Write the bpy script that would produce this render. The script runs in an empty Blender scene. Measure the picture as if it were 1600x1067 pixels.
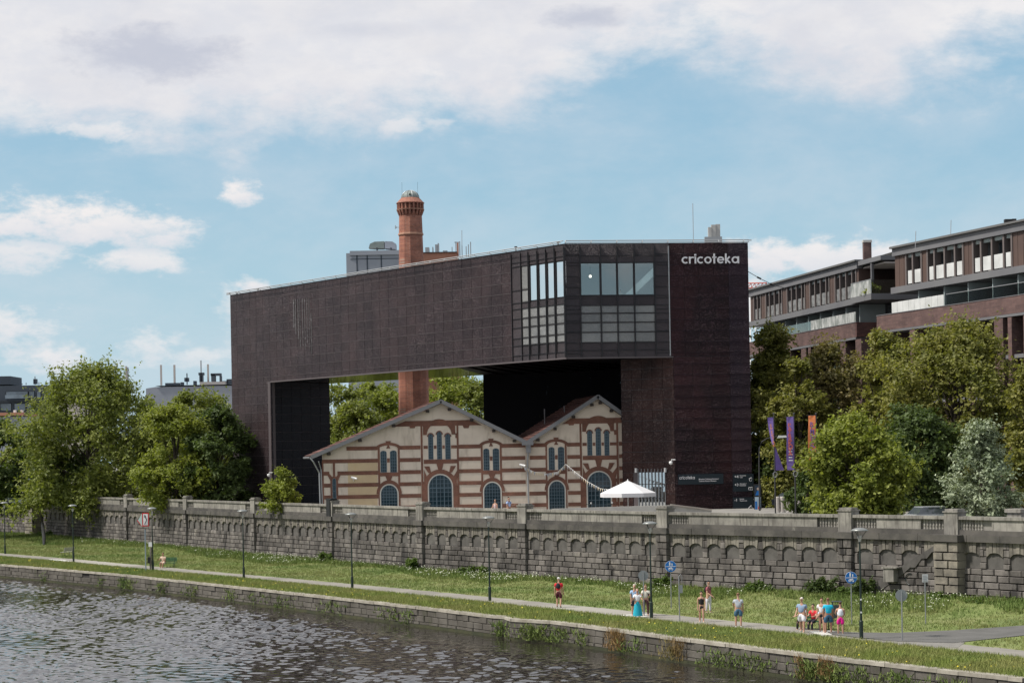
import bpy, math, random
import numpy as np
from mathutils import Vector, Matrix
rnd = random.Random(7)
rng = np.random.default_rng(11)
PI = math.pi
SC = bpy.context.scene
COL = SC.collection

# ---------------------------------------------------------------- camera
F = 3111.1            # focal length in pixels of the 1600 px wide photograph (70 mm lens)
ROLL = math.radians(1.05)
HZ = 712.0            # the horizon's height in the photograph
CZ = 9.6              # camera height above the riverside path
cam_d = bpy.data.cameras.new('camera')
cam_d.lens = 70.0; cam_d.sensor_width = 36.0; cam_d.sensor_fit = 'HORIZONTAL'
cam_d.shift_y = (HZ - 533.5) / 1600.0
cam_d.clip_start = 1.0; cam_d.clip_end = 9000.0
cam = bpy.data.objects.new('camera', cam_d); COL.objects.link(cam)
cam.matrix_world = Matrix.Translation((0, 0, CZ)) @ Matrix.Rotation(PI/2, 4, 'X') @ Matrix.Rotation(-ROLL, 4, 'Z')
SC.camera = cam

# ---------------------------------------------------------------- light
SUN_EL, SUN_AZ = math.radians(54), math.radians(-100)     # azimuth from +Y (view direction), clockwise
sun_d = bpy.data.lights.new('sun', 'SUN'); sun_d.energy = 4.2; sun_d.angle = math.radians(6.0); sun_d.color = (1.0, .95, .87)
sun = bpy.data.objects.new('sun', sun_d); COL.objects.link(sun)
sd = Vector((math.sin(SUN_AZ)*math.cos(SUN_EL), math.cos(SUN_AZ)*math.cos(SUN_EL), math.sin(SUN_EL)))
sun.rotation_euler = (-sd).to_track_quat('-Z', 'Y').to_euler()

SC.view_settings.view_transform = 'Standard'; SC.view_settings.look = 'None'
SC.view_settings.exposure = 0.30; SC.view_settings.gamma = 1.0
SC.view_settings.use_curve_mapping = False

class NT:
    """small helper to write node trees"""
    def __init__(s, nt): s.nt = nt; s.n = nt.nodes; s.l = nt.links
    def new(s, t, **kw):
        n = s.n.new(t)
        for k, v in kw.items(): setattr(n, k, v)
        return n
    def put(s, sock, v):
        if isinstance(v, bpy.types.NodeSocket): s.l.new(v, sock)
        elif v is not None: sock.default_value = v
    def m(s, op, a, b=None, c=None, clamp=False):
        n = s.new('ShaderNodeMath', operation=op); n.use_clamp = clamp
        s.put(n.inputs[0], a); s.put(n.inputs[1], b)
        if c is not None: s.put(n.inputs[2], c)
        return n.outputs[0]
    def vm(s, op, a, b=None):
        n = s.new('ShaderNodeVectorMath', operation=op); s.put(n.inputs[0], a)
        if b is not None: s.put(n.inputs[1], b)
        return n.outputs[0]
    def mr(s, v, a, b, c=0.0, d=1.0, smooth=True):
        n = s.new('ShaderNodeMapRange'); n.interpolation_type = 'SMOOTHSTEP' if smooth else 'LINEAR'
        for i, x in enumerate((v, a, b, c, d)): s.put(n.inputs[i], x)
        return n.outputs[0]
    def noise(s, vec, scale, detail=3.0, rough=.55, dist=0.0):
        n = s.new('ShaderNodeTexNoise'); s.put(n.inputs['Vector'], vec)
        n.inputs['Scale'].default_value = scale; n.inputs['Detail'].default_value = detail
        n.inputs['Roughness'].default_value = rough; n.inputs['Distortion'].default_value = dist
        return n.outputs[0]
    def mix(s, f, a, b, mode='MIX'):
        n = s.new('ShaderNodeMix', data_type='RGBA', blend_type=mode)
        s.put(n.inputs[0], f); s.put(n.inputs[6], a); s.put(n.inputs[7], b)
        return n.outputs[2]
    def comb(s, x, y, z):
        n = s.new('ShaderNodeCombineXYZ')
        for i, v in enumerate((x, y, z)): s.put(n.inputs[i], v)
        return n.outputs[0]
def c4(c): return (c[0], c[1], c[2], 1.0)

def build_world():
    w = bpy.data.worlds.new('World'); SC.world = w; w.use_nodes = True
    t = NT(w.node_tree); t.n.clear()
    out = t.new('ShaderNodeOutputWorld'); bg = t.new('ShaderNodeBackground'); bg.inputs[1].default_value = 0.1
    sky = t.new('ShaderNodeTexSky'); sky.sky_type = 'NISHITA'; sky.sun_disc = False
    sky.sun_elevation = SUN_EL; sky.sun_rotation = SUN_AZ % (2*PI)
    sky.air_density = 1.0; sky.dust_density = 1.2; sky.ozone_density = 1.4; sky.altitude = 200
    tc = t.new('ShaderNodeTexCoord'); d = tc.outputs['Generated']
    sep = t.new('ShaderNodeSeparateXYZ'); t.l.new(d, sep.inputs[0])
    x, y, z = sep.outputs
    az = t.m('MULTIPLY', t.m('ARCTAN2', x, y), 180/PI)          # degrees right of the view direction
    el = t.m('MULTIPLY', t.m('ARCSINE', z), 180/PI)             # degrees above the horizon
    vec = t.comb(az, t.m('MULTIPLY', el, 1.9), 0.0)
    n1 = t.noise(vec, .16, 8.0, .60, .25)
    n2 = t.noise(vec, .55, 7.0, .62, .15)
    n3 = t.noise(t.vm('ADD', vec, (31.0, 7.0, 2.0)), .085, 6.0, .55, .3)
    n4 = t.noise(t.vm('ADD', vec, (3.0, 47.0, 2.0)), 1.5, 6.0, .65, .2)
    # the high bank of cloud: starts near 9 degrees, lower on the left
    wedge = t.m('MULTIPLY', t.mr(t.m('ABSOLUTE', t.m('SUBTRACT', az, 5.2)), 1.0, 6.0, 1.0, 0.0), 1.15)
    edge = t.m('ADD', t.m('ADD', t.m('MULTIPLY', az, .045), 9.35), wedge)
    nb = t.m('SUBTRACT', t.m('ADD', t.m('MULTIPLY', n1, 3.4), t.m('MULTIPLY', n2, 1.3)), 2.35)
    bank = t.mr(t.m('ADD', t.m('SUBTRACT', el, edge), t.m('MULTIPLY', nb, 1.5)), -.35, 1.6)
    zen = t.mr(t.m('ADD', n3, t.m('MULTIPLY', n2, .25)), .50, .74, .55, 1.0)
    bank = t.m('MULTIPLY', bank, t.mr(el, 17, 40, 1.0, zen))
    # cumulus puffs: (azimuth, elevation, half width, half height, weight)
    puffs = [(55,350,150,42,1.0),(200,355,115,36,.95),(200,410,90,28,.85),(30,395,100,38,.8),(384,307,34,23,1.0),(620,196,42,11,.62),(690,190,30,6,.4),
             (1200,400,75,40,1.0),(1290,400,95,32,.95),(1390,395,90,22,.9),(1180,470,90,50,.9),(15,515,75,48,.85),(85,562,52,36,.85),
             (396,446,34,20,1.0),(380,480,40,45,.7),(235,545,60,32,.65),(290,560,60,18,.6),(130,205,75,14,.7),(1560,420,110,28,.45)]
    cum = None; low = None
    warp = t.m('SUBTRACT', t.m('ADD', t.m('MULTIPLY', n2, 1.9), t.m('MULTIPLY', n4, .9)), 1.4)
    def sky_deg(px_, py_, rx_, ry_, wt):
        du, dv = px_-800, HZ-py_; c_, s_ = math.cos(ROLL), math.sin(ROLL); a, b = du*c_+dv*s_, -du*s_+dv*c_
        az_ = math.degrees(math.atan2(a, F)); el_ = math.degrees(math.atan2(b, math.hypot(a, F))); return az_, el_, rx_*.0184, ry_*.0184, wt
    for a0, e0, ra, re, wt in [sky_deg(*q) for q in puffs]:
        dx = t.m('DIVIDE', t.m('SUBTRACT', az, a0), ra); dy = t.m('DIVIDE', t.m('SUBTRACT', el, e0), re)
        r2 = t.m('SQRT', t.m('ADD', t.m('MULTIPLY', dx, dx), t.m('MULTIPLY', dy, dy)))
        v = t.m('ADD', t.m('SUBTRACT', 1.0, r2), t.m('MULTIPLY', warp, 1.7))
        v = t.m('MULTIPLY', t.mr(v, -.15, .85), wt)
        cum = v if cum is None else t.m('MAXIMUM', cum, v)
        s_ = t.m('MULTIPLY', t.mr(t.m('SUBTRACT', t.m('MULTIPLY', dy, -1.0), t.m('MULTIPLY', warp, .8)), -.7, .9), v)
        low = s_ if low is None else t.m('MAXIMUM', low, s_)
    # scattered cumulus all round the horizon outside the view
    side = t.mr(t.m('ABSOLUTE', az), 16.0, 22.0)
    sc = t.m('MULTIPLY', t.mr(t.m('ADD', t.m('MULTIPLY', n3, .6), t.m('MULTIPLY', n1, .55)), .58, .70), side)
    cum = t.m('MAXIMUM', cum, sc)
    veil = t.m('MULTIPLY', t.mr(t.m('ADD', n1, t.m('MULTIPLY', n2, .3)), .45, .95), .42)   # thin high haze across the blue
    # sky colour: Nishita, a little paler and more cyan as in the photograph
    skyc = t.mix(1.0, sky.outputs[0], (1.0, .98, .93, 1), 'MULTIPLY')
    hz = t.mr(el, -1.0, 8.5, 1.0, 0.0)
    skyc = t.mix(t.m('MULTIPLY', hz, .85), skyc, (5.5, 6.2, 6.7, 1))
    skyc = t.mix(.5, skyc, (2.7, 5.0, 6.5, 1))
    white = t.mix(t.mr(n2, .35, .7), (6.3, 6.3, 6.65, 1), (7.3, 7.1, 7.1, 1))
    grey = (4.3, 4.5, 5.3, 1)
    shade = t.mr(t.m('ADD', n1, t.m('MULTIPLY', n2, .35)), .58, .86)
    gp = None
    for a0, e0, ra, re, wt in [(-10.0, 11.4, 3.2, 1.0, 1.0), (2.3, 12.35, 1.6, .45, .95), (-4.0, 12.1, 2.8, .35, .4), (14.8, 12.6, .9, .25, .5)]:
        dx = t.m('DIVIDE', t.m('SUBTRACT', az, a0), ra); dy = t.m('DIVIDE', t.m('SUBTRACT', el, e0), re)
        r2 = t.m('SQRT', t.m('ADD', t.m('MULTIPLY', dx, dx), t.m('MULTIPLY', dy, dy)))
        v = t.m('MULTIPLY', t.mr(t.m('ADD', t.m('SUBTRACT', 1.0, r2), t.m('MULTIPLY', warp, .9)), -.1, .8), wt)
        gp = v if gp is None else t.m('MAXIMUM', gp, v)
    far_shade = t.m('MULTIPLY', shade, t.mr(el, 13.5, 20, .35, 1.0))
    bankc = t.mix(t.m('MULTIPLY', t.m('MAXIMUM', gp, far_shade), .82), white, grey)
    cumc = t.mix(t.m('MULTIPLY', low, .62), (7.5, 7.15, 7.05, 1), (5.0, 5.4, 6.2, 1))
    c = t.mix(veil, skyc, (5.6, 6.0, 6.5, 1))
    c = t.mix(t.m('MULTIPLY', cum, .93), c, cumc)
    c = t.mix(t.m('MULTIPLY', bank, .94), c, bankc)
    c = t.mix(t.mr(el, -2.5, -.3, 1.0, 0.0), c, (2.5, 2.5, 2.4, 1))
    t.l.new(c, bg.inputs[0]); t.l.new(bg.outputs[0], out.inputs[0])
build_world()

# ---------------------------------------------------------------- pixel -> world (for reading positions off the photograph)
def ab(x, y):
    du = x - 800; dv = HZ - y
    return du*math.cos(ROLL) + dv*math.sin(ROLL), -du*math.sin(ROLL) + dv*math.cos(ROLL)
def atY(x, y, Y):
    a, b = ab(x, y); return Vector((a*Y/F, Y, CZ + b*Y/F))
def atZ(x, y, z):
    a, b = ab(x, y); Y = (z - CZ)*F/b; return Vector((a*Y/F, Y, z))
def on_plane(x, y, P, Q):
    """hit the vertical plane through plan points P, Q: metres along P->Q, height"""
    a, b = ab(x, y); k = a/F
    dx, dy = Q[0]-P[0], Q[1]-P[1]; L = math.hypot(dx, dy); dx /= L; dy /= L
    u = (k*P[1] - P[0]) / (dx - k*dy)
    Y = P[1] + u*dy
    return u, CZ + b*Y/F

# ---------------------------------------------------------------- mesh helpers
ORG = {}
class MB:
    def __init__(s): s.v = []; s.f = []
    def poly(s, pts):
        i = len(s.v); s.v += [tuple(p) for p in pts]; s.f.append(tuple(range(i, i+len(pts)))); return s
    def hexa(s, p):      # 8 points: bottom 4 (ccw), top 4
        i = len(s.v); s.v += [tuple(q) for q in p]
        for q in ((3,2,1,0),(4,5,6,7),(0,1,5,4),(1,2,6,5),(2,3,7,6),(3,0,4,7)): s.f.append(tuple(i+k for k in q))
        return s
    def box(s, x0, x1, y0, y1, z0, z1):
        return s.hexa([(x0,y0,z0),(x1,y0,z0),(x1,y1,z0),(x0,y1,z0),(x0,y0,z1),(x1,y0,z1),(x1,y1,z1),(x0,y1,z1)])
    def prism(s, pts, d):   # polygon (list of Vector) pushed along d; pts ordered so that the normal faces away from d
        n = len(pts); i = len(s.v); d = Vector(d)
        s.v += [tuple(p) for p in pts] + [tuple(Vector(p)+d) for p in pts]
        s.f.append(tuple(range(i, i+n))); s.f.append(tuple(range(i+2*n-1, i+n-1, -1)))
        for k in range(n): s.f.append((i+k, i+n+k, i+n+(k+1) % n, i+(k+1) % n))
        return s
    def tube(s, pts, r, n=6, caps=True):
        pts = [Vector(p) for p in pts]; m = len(pts); i0 = len(s.v)
        rr = r if isinstance(r, (list, tuple)) else [r]*m
        for k, p in enumerate(pts):
            t = (pts[min(k+1, m-1)] - pts[max(k-1, 0)]).normalized()
            a = Vector((0,0,1)) if abs(t.z) < .9 else Vector((1,0,0))
            u = t.cross(a).normalized(); v = t.cross(u)
            for j in range(n):
                an = 2*PI*j/n; s.v.append(tuple(p + (u*math.cos(an) + v*math.sin(an))*rr[k]))
        for k in range(m-1):
            for j in range(n):
                a = i0+k*n+j; b = i0+k*n+(j+1) % n; s.f.append((a, a+n, b+n, b))
        if caps:
            s.f.append(tuple(i0+j for j in range(n))); s.f.append(tuple(i0+(m-1)*n+n-1-j for j in range(n)))
        return s
    def lathe(s, cx, cy, prof, n=16, ph=0.0):
        i0 = len(s.v)
        for r, z in prof:
            for j in range(n):
                an = ph+2*PI*j/n; s.v.append((cx+r*math.cos(an), cy+r*math.sin(an), z))
        for k in range(len(prof)-1):
            for j in range(n):
                a = i0+k*n+j; b = i0+k*n+(j+1) % n; s.f.append((a, b, b+n, a+n))
        s.f.append(tuple(i0+n-1-j for j in range(n))); s.f.append(tuple(i0+(len(prof)-1)*n+j for j in range(n)))
        return s
    def slab(s, P, Q, u0, u1, z0, z1, n0, n1):
        """box on the vertical plane P->Q (plan points): u along, n outwards (to the right-hand side normal facing the river/camera)"""
        dx, dy = Q[0]-P[0], Q[1]-P[1]; L = math.hypot(dx, dy); dx /= L; dy /= L
        nx, ny = dy, -dx
        def p(u, n, z): return (P[0]+dx*u+nx*n, P[1]+dy*u+ny*n, z)
        return s.hexa([p(u0,n1,z0),p(u1,n1,z0),p(u1,n0,z0),p(u0,n0,z0),p(u0,n1,z1),p(u1,n1,z1),p(u1,n0,z1),p(u0,n0,z1)])
    def mesh(s, name, org=(0,0,0)):
        me = bpy.data.meshes.new(name)
        v = s.v if tuple(org) == (0,0,0) else [(a-org[0], b-org[1], c-org[2]) for a, b, c in s.v]
        me.from_pydata(v, [], s.f); me.update(); return me
def frame_of(P, Q):
    dx, dy = Q[0]-P[0], Q[1]-P[1]; L = math.hypot(dx, dy)
    return dx/L, dy/L, dy/L, -dx/L, L
def tag(o, label=None, cat=None, group=None, kind=None):
    if label: o['label'] = label
    if cat: o['category'] = cat
    if group: o['group'] = group
    if kind: o['kind'] = kind
    return o
def thing(name, label, cat, loc=(0,0,0), group=None, rz=0.0):
    o = bpy.data.objects.new(name, None); o.empty_display_size = .3; COL.objects.link(o)
    o.location = loc; o.rotation_euler = (0, 0, rz); ORG[o] = Vector(loc)
    return tag(o, label, cat, group)
def setm(me, m):
    me.materials.clear()
    if m: me.materials.append(m)
def obj(name, mb, m, parent=None, local=False, smooth=False, label=None, kind=None):
    """one mesh object; vertices in world coordinates unless local"""
    org = (0,0,0) if (parent is None or local) else tuple(ORG[parent])
    me = mb.mesh(name, org) if isinstance(mb, MB) else mb
    setm(me, m)
    if smooth: me.polygons.foreach_set('use_smooth', [True]*len(me.polygons))
    o = bpy.data.objects.new(name, me); COL.objects.link(o)
    if parent is not None: o.parent = parent; ORG[o] = ORG[parent]
    else: ORG[o] = Vector((0,0,0))
    if label: o['label'] = label
    if kind: o['kind'] = kind
    return o
def inst(name, me, parent, M, kind=None):
    """object sharing mesh data, world matrix M"""
    o = bpy.data.objects.new(name, me); COL.objects.link(o)
    o.parent = parent
    loc, rot, sca = M.decompose()
    o.location = loc - ORG[parent]; o.rotation_mode = 'QUATERNION'; o.rotation_quaternion = rot; o.scale = sca
    return o
def copy_tree(o, loc=None, rz=None):
    def rec(a, par):
        c = a.copy(); COL.objects.link(c); c.parent = par
        for ch in a.children: rec(ch, c)
        return c
    r = rec(o, o.parent)
    if loc is not None: r.location = loc
    if rz is not None: r.rotation_euler = (0, 0, rz)
    return r
def np_mesh(name, V, Fq, m=None):
    """V (n,3) ; Fq (k, c) faces all with c corners"""
    me = bpy.data.meshes.new(name); k, c = Fq.shape
    me.vertices.add(len(V)); me.vertices.foreach_set('co', np.ascontiguousarray(V, dtype=np.float32).ravel())
    me.loops.add(k*c); me.loops.foreach_set('vertex_index', np.ascontiguousarray(Fq, dtype=np.int32).ravel())
    me.polygons.add(k); me.polygons.foreach_set('loop_start', np.arange(0, k*c, c, dtype=np.int32))
    me.polygons.foreach_set('loop_total', np.full(k, c, dtype=np.int32))
    me.update(calc_edges=True); me.shade_flat()
    if m: me.materials.append(m)
    return me

# ---------------------------------------------------------------- materials
def material(name, col, rough=.8, metal=0.0, col2=None, nscale=2.0, var=0.0, bump=0.0, bscale=8.0, spec=.4, stretch=None,
             stain=None, island=0.0, brick=None, detail=4.0, pale=None):
    """world-position noise between col and col2; island = brightness change from piece to piece; stain=(colour, scale, lo, hi, vertical)"""
    m = bpy.data.materials.new(name); m.use_nodes = True
    t = NT(m.node_tree); bs = t.n['Principled BSDF']
    bs.inputs['Roughness'].default_value = rough; bs.inputs['Metallic'].default_value = metal
    bs.inputs['Specular IOR Level'].default_value = spec
    geo = t.new('ShaderNodeNewGeometry'); pos = geo.outputs['Position']
    c = c4(col)
    if col2 is not None:
        p = t.vm('MULTIPLY', pos, stretch) if stretch else pos
        c = t.mix(t.mr(t.noise(p, nscale, detail, .6), .32, .68), c, c4(col2))
    if stain:
        sc, ss, lo, hi, vert = stain
        p = t.vm('MULTIPLY', pos, (1, 1, vert))
        c = t.mix(t.mr(t.noise(p, ss, 4.0, .65), lo, hi), c, c4(sc))
    if pale:
        c = t.mix(t.mr(t.noise(t.vm('ADD', pos, (17.0, 5.0, 3.0)), .38, 5.0, .7), .58, .72), c, c4(pale))
    if island > 0:
        oi = t.new('ShaderNodeObjectInfo')
        r = t.m('FRACT', t.m('ADD', oi.outputs['Random'], geo.outputs['Random Per Island']))
        k = t.mr(r, 0, 1, 1-island, 1+island, smooth=False)
        c = t.mix(1.0, c, t.comb(k, k, k), 'MULTIPLY')
    t.put(bs.inputs['Base Color'], c)
    if bump:
        b = t.new('ShaderNodeBump'); b.inputs['Strength'].default_value = bump; b.inputs['Distance'].default_value = .03
        t.l.new(t.noise(pos, bscale, 4.0, .6), b.inputs['Height']); t.l.new(b.outputs[0], bs.inputs['Normal'])
    return m
M = {}
M['stone'] = material('river_stone', (.165,.150,.137), .92, col2=(.085,.076,.070), nscale=.55, island=.32, bump=.8, bscale=6,
                      stain=((.036,.033,.031), .9, .48, .70, .35), pale=(.235,.212,.185))
M['stone_light'] = material('pale_stone', (.235,.21,.17), .92, col2=(.13,.118,.10), nscale=1.4, island=.22, bump=.6, bscale=7,
                      stain=((.06,.055,.05), 1.1, .58, .85, .5))
M['mortar'] = material('dark_joint', (.036,.032,.030), .95, col2=(.024,.022,.02), nscale=1.5)
M['niche'] = material('grey_render', (.115,.108,.10), .95, col2=(.075,.07,.065), nscale=1.2, stain=((.04,.038,.036), 1.6, .55, .8, .5), island=.12)
M['concrete'] = material('old_concrete', (.27,.255,.225), .92, col2=(.165,.155,.14), nscale=.9, bump=.3, bscale=9, island=.08,
                      stain=((.085,.078,.068), 5.0, .46, .72, .10))
M['cornice'] = material('dark_ledge', (.10,.092,.082), .93, col2=(.055,.052,.048), nscale=.8, bump=.4, bscale=6, island=.12,
                      stain=((.2,.19,.165), 1.2, .66, .8, .5))
M['quay'] = material('quay_stone', (.115,.105,.090), .9, col2=(.065,.058,.048), nscale=.5, island=.08, bump=.7, bscale=6,
                      stain=((.05,.055,.025), 1.0, .55, .8, .6))
M['quay_cap'] = material('quay_coping', (.34,.315,.265), .9, col2=(.23,.21,.17), nscale=1.2, island=.12, bump=.3)
M['algae'] = material('waterline_algae', (.028,.032,.014), .8, col2=(.05,.05,.02), nscale=1.0)
M['path'] = material('worn_asphalt', (.21,.20,.18), .95, col2=(.16,.152,.138), nscale=1.2, bump=.2, bscale=25)
M['path_old'] = material('dark_asphalt', (.115,.112,.106), .95, col2=(.09,.088,.082), nscale=.8, bump=.2, bscale=25)
M['pave'] = material('promenade_paving', (.26,.25,.23), .9, col2=(.2,.19,.18), nscale=.6)
M['paint_white'] = material('road_paint', (.62,.61,.58), .8, col2=(.36,.35,.33), nscale=2.5)
M['dark_metal'] = material('dark_green_metal', (.022,.028,.026), .5, .3)
M['grey_metal'] = material('galvanised_steel', (.30,.31,.32), .45, .6)
M['black'] = material('black_plastic', (.012,.012,.013), .6)
M['white'] = material('white_coating', (.78,.78,.77), .6)

# ---------------------------------------------------------------- plan lines of the river bank, read off the photograph
def line(pts, z, pre=(), post=()):
    return list(pre) + [tuple(atZ(x, y, z)[:2]) for x, y in pts] + list(post)
def hit(poly, k):
    """where the ray X = k*Y meets a plan polyline"""
    for (x0, y0), (x1, y1) in zip(poly, poly[1:]):
        f0 = x0 - k*y0; f1 = x1 - k*y1
        if f0*f1 <= 0 and f0 != f1:
            s = f0/(f0-f1); return x0+(x1-x0)*s, y0+(y1-y0)*s
    return None
ZS = 4.3      # street level
ZW = -1.22    # water level
PIERX = [-190, 55, 198, 291, 397, 518, 658, 818, 1037, 1323, 1489]
wall_px = [(0,773.6),(56,773.8),(198,777.6),(291,780.4),(397,784),(518,787.5),(658,791.8),(818,795.0),(1037,799.5),(1323,803.5),(1489,806),(1600,808.7)]
WALL = line(wall_px, 5.4, pre=[(-215,500),(-106,330)], post=[(41,101),(57,84)])
QUAY = line([(0,883),(180,898),(360,917),(540,937),(700,955.5),(770,964)], -.05, pre=[(-150,324)]) 
QUAY += [tuple(atZ(790,965.5,-.05)[:2])] + line([(800,969),(860,972.5),(960,985),(1060,999),(1270,1026),(1430,1045),(1600,1063)], -.05, post=[(32.5,56),(40,44)])
PN = line([(0,869),(113,879),(237,891),(379,903),(549,920),(763,941),(1014,968),(1200,986),(1342,1000),(1450,1012),(1600,1028)], 0, pre=[(-162,370)], post=[(34,66),(44,52)])
PF = line([(0,864),(113,873),(379,897),(549,912),(763,932),(900,946),(1014,957),(1200,975),(1270,982),(1342,989),(1450,1001),(1600,1016)], 0, pre=[(-165,378)], post=[(36,69),(46,55)])
K0, K1 = -.40, .50
def zbank(k, s):
    """ground height between the path's far edge (s=0) and the wall foot (s=1)"""
    r = min(max((k-.10)/.16, 0), 1)
    s = max(0, (s-.55)/.45); return s*s*(3-2*s)*(.12 + .42*r)
def build_ground():
    ks = np.linspace(K0, K1, 220)
    # grassed bank: quay edge -> path -> wall foot
    rows = []
    for k in ks:
        q, a, b, w = hit(QUAY, k), hit(PN, k), hit(PF, k), hit(WALL, k)
        r = []
        for s in np.linspace(0, 1, 5): r.append((q[0]+(a[0]-q[0])*s, q[1]+(a[1]-q[1])*s + (.12 if s == 0 else 0), -.05 + .05*s + .10*math.sin(s*PI)))
        for s in np.linspace(0, 1, 13)[0:]: r.append((b[0]+(w[0]-b[0])*s, b[1]+(w[1]+.3-b[1])*s, zbank(k, s)))
        rows.append(r)
    m = MB()
    n = len(rows[0])
    m.v = [p for r in rows for p in r]
    for i in range(len(rows)-1):
        for j in range(n-1): m.f.append((i*n+j, (i+1)*n+j, (i+1)*n+j+1, i*n+j+1))
    g = obj('river_bank_ground', m, M['soil'], smooth=True); tag(g, kind='structure')
    # path strip
    p = MB(); ks0 = ks; ks = np.linspace(K0, K1, 900)
    for i in range(len(ks)-1):
        a0, a1, b0, b1 = hit(PN, ks[i]), hit(PN, ks[i+1]), hit(PF, ks[i]), hit(PF, ks[i+1])
        wob = lambda q, s_: (q[0], q[1]+s_*.16*math.sin(q[0]*2.3+math.sin(q[0]*.9+s_)*2)+.08*math.sin(q[0]*6.1+s_)); a0, a1, b0, b1 = wob(a0, 1), wob(a1, 1), wob(b0, -1), wob(b1, -1)
        p.poly([(a0[0],a0[1],.008),(a1[0],a1[1],.008),(b1[0],b1[1],.008),(b0[0],b0[1],.008)])
    ks = ks0
    tag(obj('riverside_path', p, M['path_mix']), kind='structure')
    # branch road at the right, rising towards the wall side
    e = [atZ(x, y, .03+.0*x) for x, y in [(1290,985.5),(1345,987.5),(1400,988),(1490,984),(1600,976.5),(1760,964)]]
    f = [atZ(x, y, .03) for x, y in [(1300,990.5),(1345,996),(1400,1001),(1490,1003.5),(1600,992),(1760,976)]]
    b = MB()
    for i in range(len(e)-1): b.poly([f[i], f[i+1], e[i+1], e[i]])
    tag(obj('branch_road', b, M['path_old']), kind='structure')
    j = MB()
    g1 = [atZ(x, y, .016) for x, y in [(1345,999.5),(1450,1009.5),(1497,1010.5),(1508,1003),(1420,1000.5)]]
    j.poly(g1); tag(obj('road_joint_pavement', j, M['path']), kind='structure')
    # street level behind the wall, reaching the horizon, and the river
    s = MB()
    back = [hit(WALL, k) for k in ks]
    for i in range(len(ks)-1):
        (x0,y0),(x1,y1) = back[i], back[i+1]
        s.poly([(x0,y0+.3,ZS),(x1,y1+.3,ZS),(x1*14,y1*14,ZS) if True else None,(x0*14,y0*14,ZS)])
    tag(obj('street_ground', s, M['pave']), kind='structure')
    w = MB(); w.poly([(-3000,-1500,ZW),(3000,-1500,ZW),(3000,3000,ZW),(-3000,3000,ZW)])
    # the open river beyond the rippled patch, with a hole for it
    w = MB(); k0, k1, b0, b1 = -.36, .34, 70, 216; z_ = ZW+.004
    in_ = [(k0*b0,b0),(k1*b0,b0),(k1*b1,b1),(k0*b1,b1)]; out_ = [(-3000,-1500),(3000,-1500),(3000,3000),(-3000,3000)]
    for i in range(4): w.poly([(*out_[i],z_),(*out_[(i+1)%4],z_),(*in_[(i+1)%4],z_),(*in_[i],z_)])
    wave_patch(k0, k1, b0, b1, 560, 580)
    tag(obj('river_water', w, M['water']), kind='structure')
    bed = MB(); bed.poly([(-3000,-1500,ZW-4),(3000,-1500,ZW-4),(3000,3000,ZW-4),(-3000,3000,ZW-4)])
    tag(obj('river_bed_ground', bed, M['mortar']), kind='structure')
    # painted marks on the path
    for pts, lab in [([(237,895),(262,892.5),(318,896.5),(300,898)], None), ([(75,873),(100,874),(112,877),(88,877)], None),
                ([(968,960.5),(1000,958),(1022,961),(998,964)], None), ([(1262,986),(1300,984.5),(1318,990),(1283,992)], None)]:
        q = MB(); q.poly([atZ(x, y, .014) for x, y in reversed(pts)]); tag(obj('path_marking', q, M['paint_white']), kind='structure')
def water_material():
    m = bpy.data.materials.new('river_water'); m.use_nodes = True; t = NT(m.node_tree); bs = t.n['Principled BSDF']
    bs.inputs['Base Color'].default_value = (.022,.019,.016,1); bs.inputs['Roughness'].default_value = .07
    bs.inputs['Specular IOR Level'].default_value = .5; bs.inputs['IOR'].default_value = 2.0
    pos = t.new('ShaderNodeNewGeometry').outputs['Position']
    h = t.noise(t.vm('MULTIPLY', pos, (.7, 1.0, 1.0)), 3.2, 3.0, .6, .4)
    b = t.new('ShaderNodeBump'); b.inputs['Strength'].default_value = .3; b.inputs['Distance'].default_value = .012
    t.l.new(h, b.inputs['Height']); t.l.new(b.outputs[0], bs.inputs['Normal'])
    return m
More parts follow.
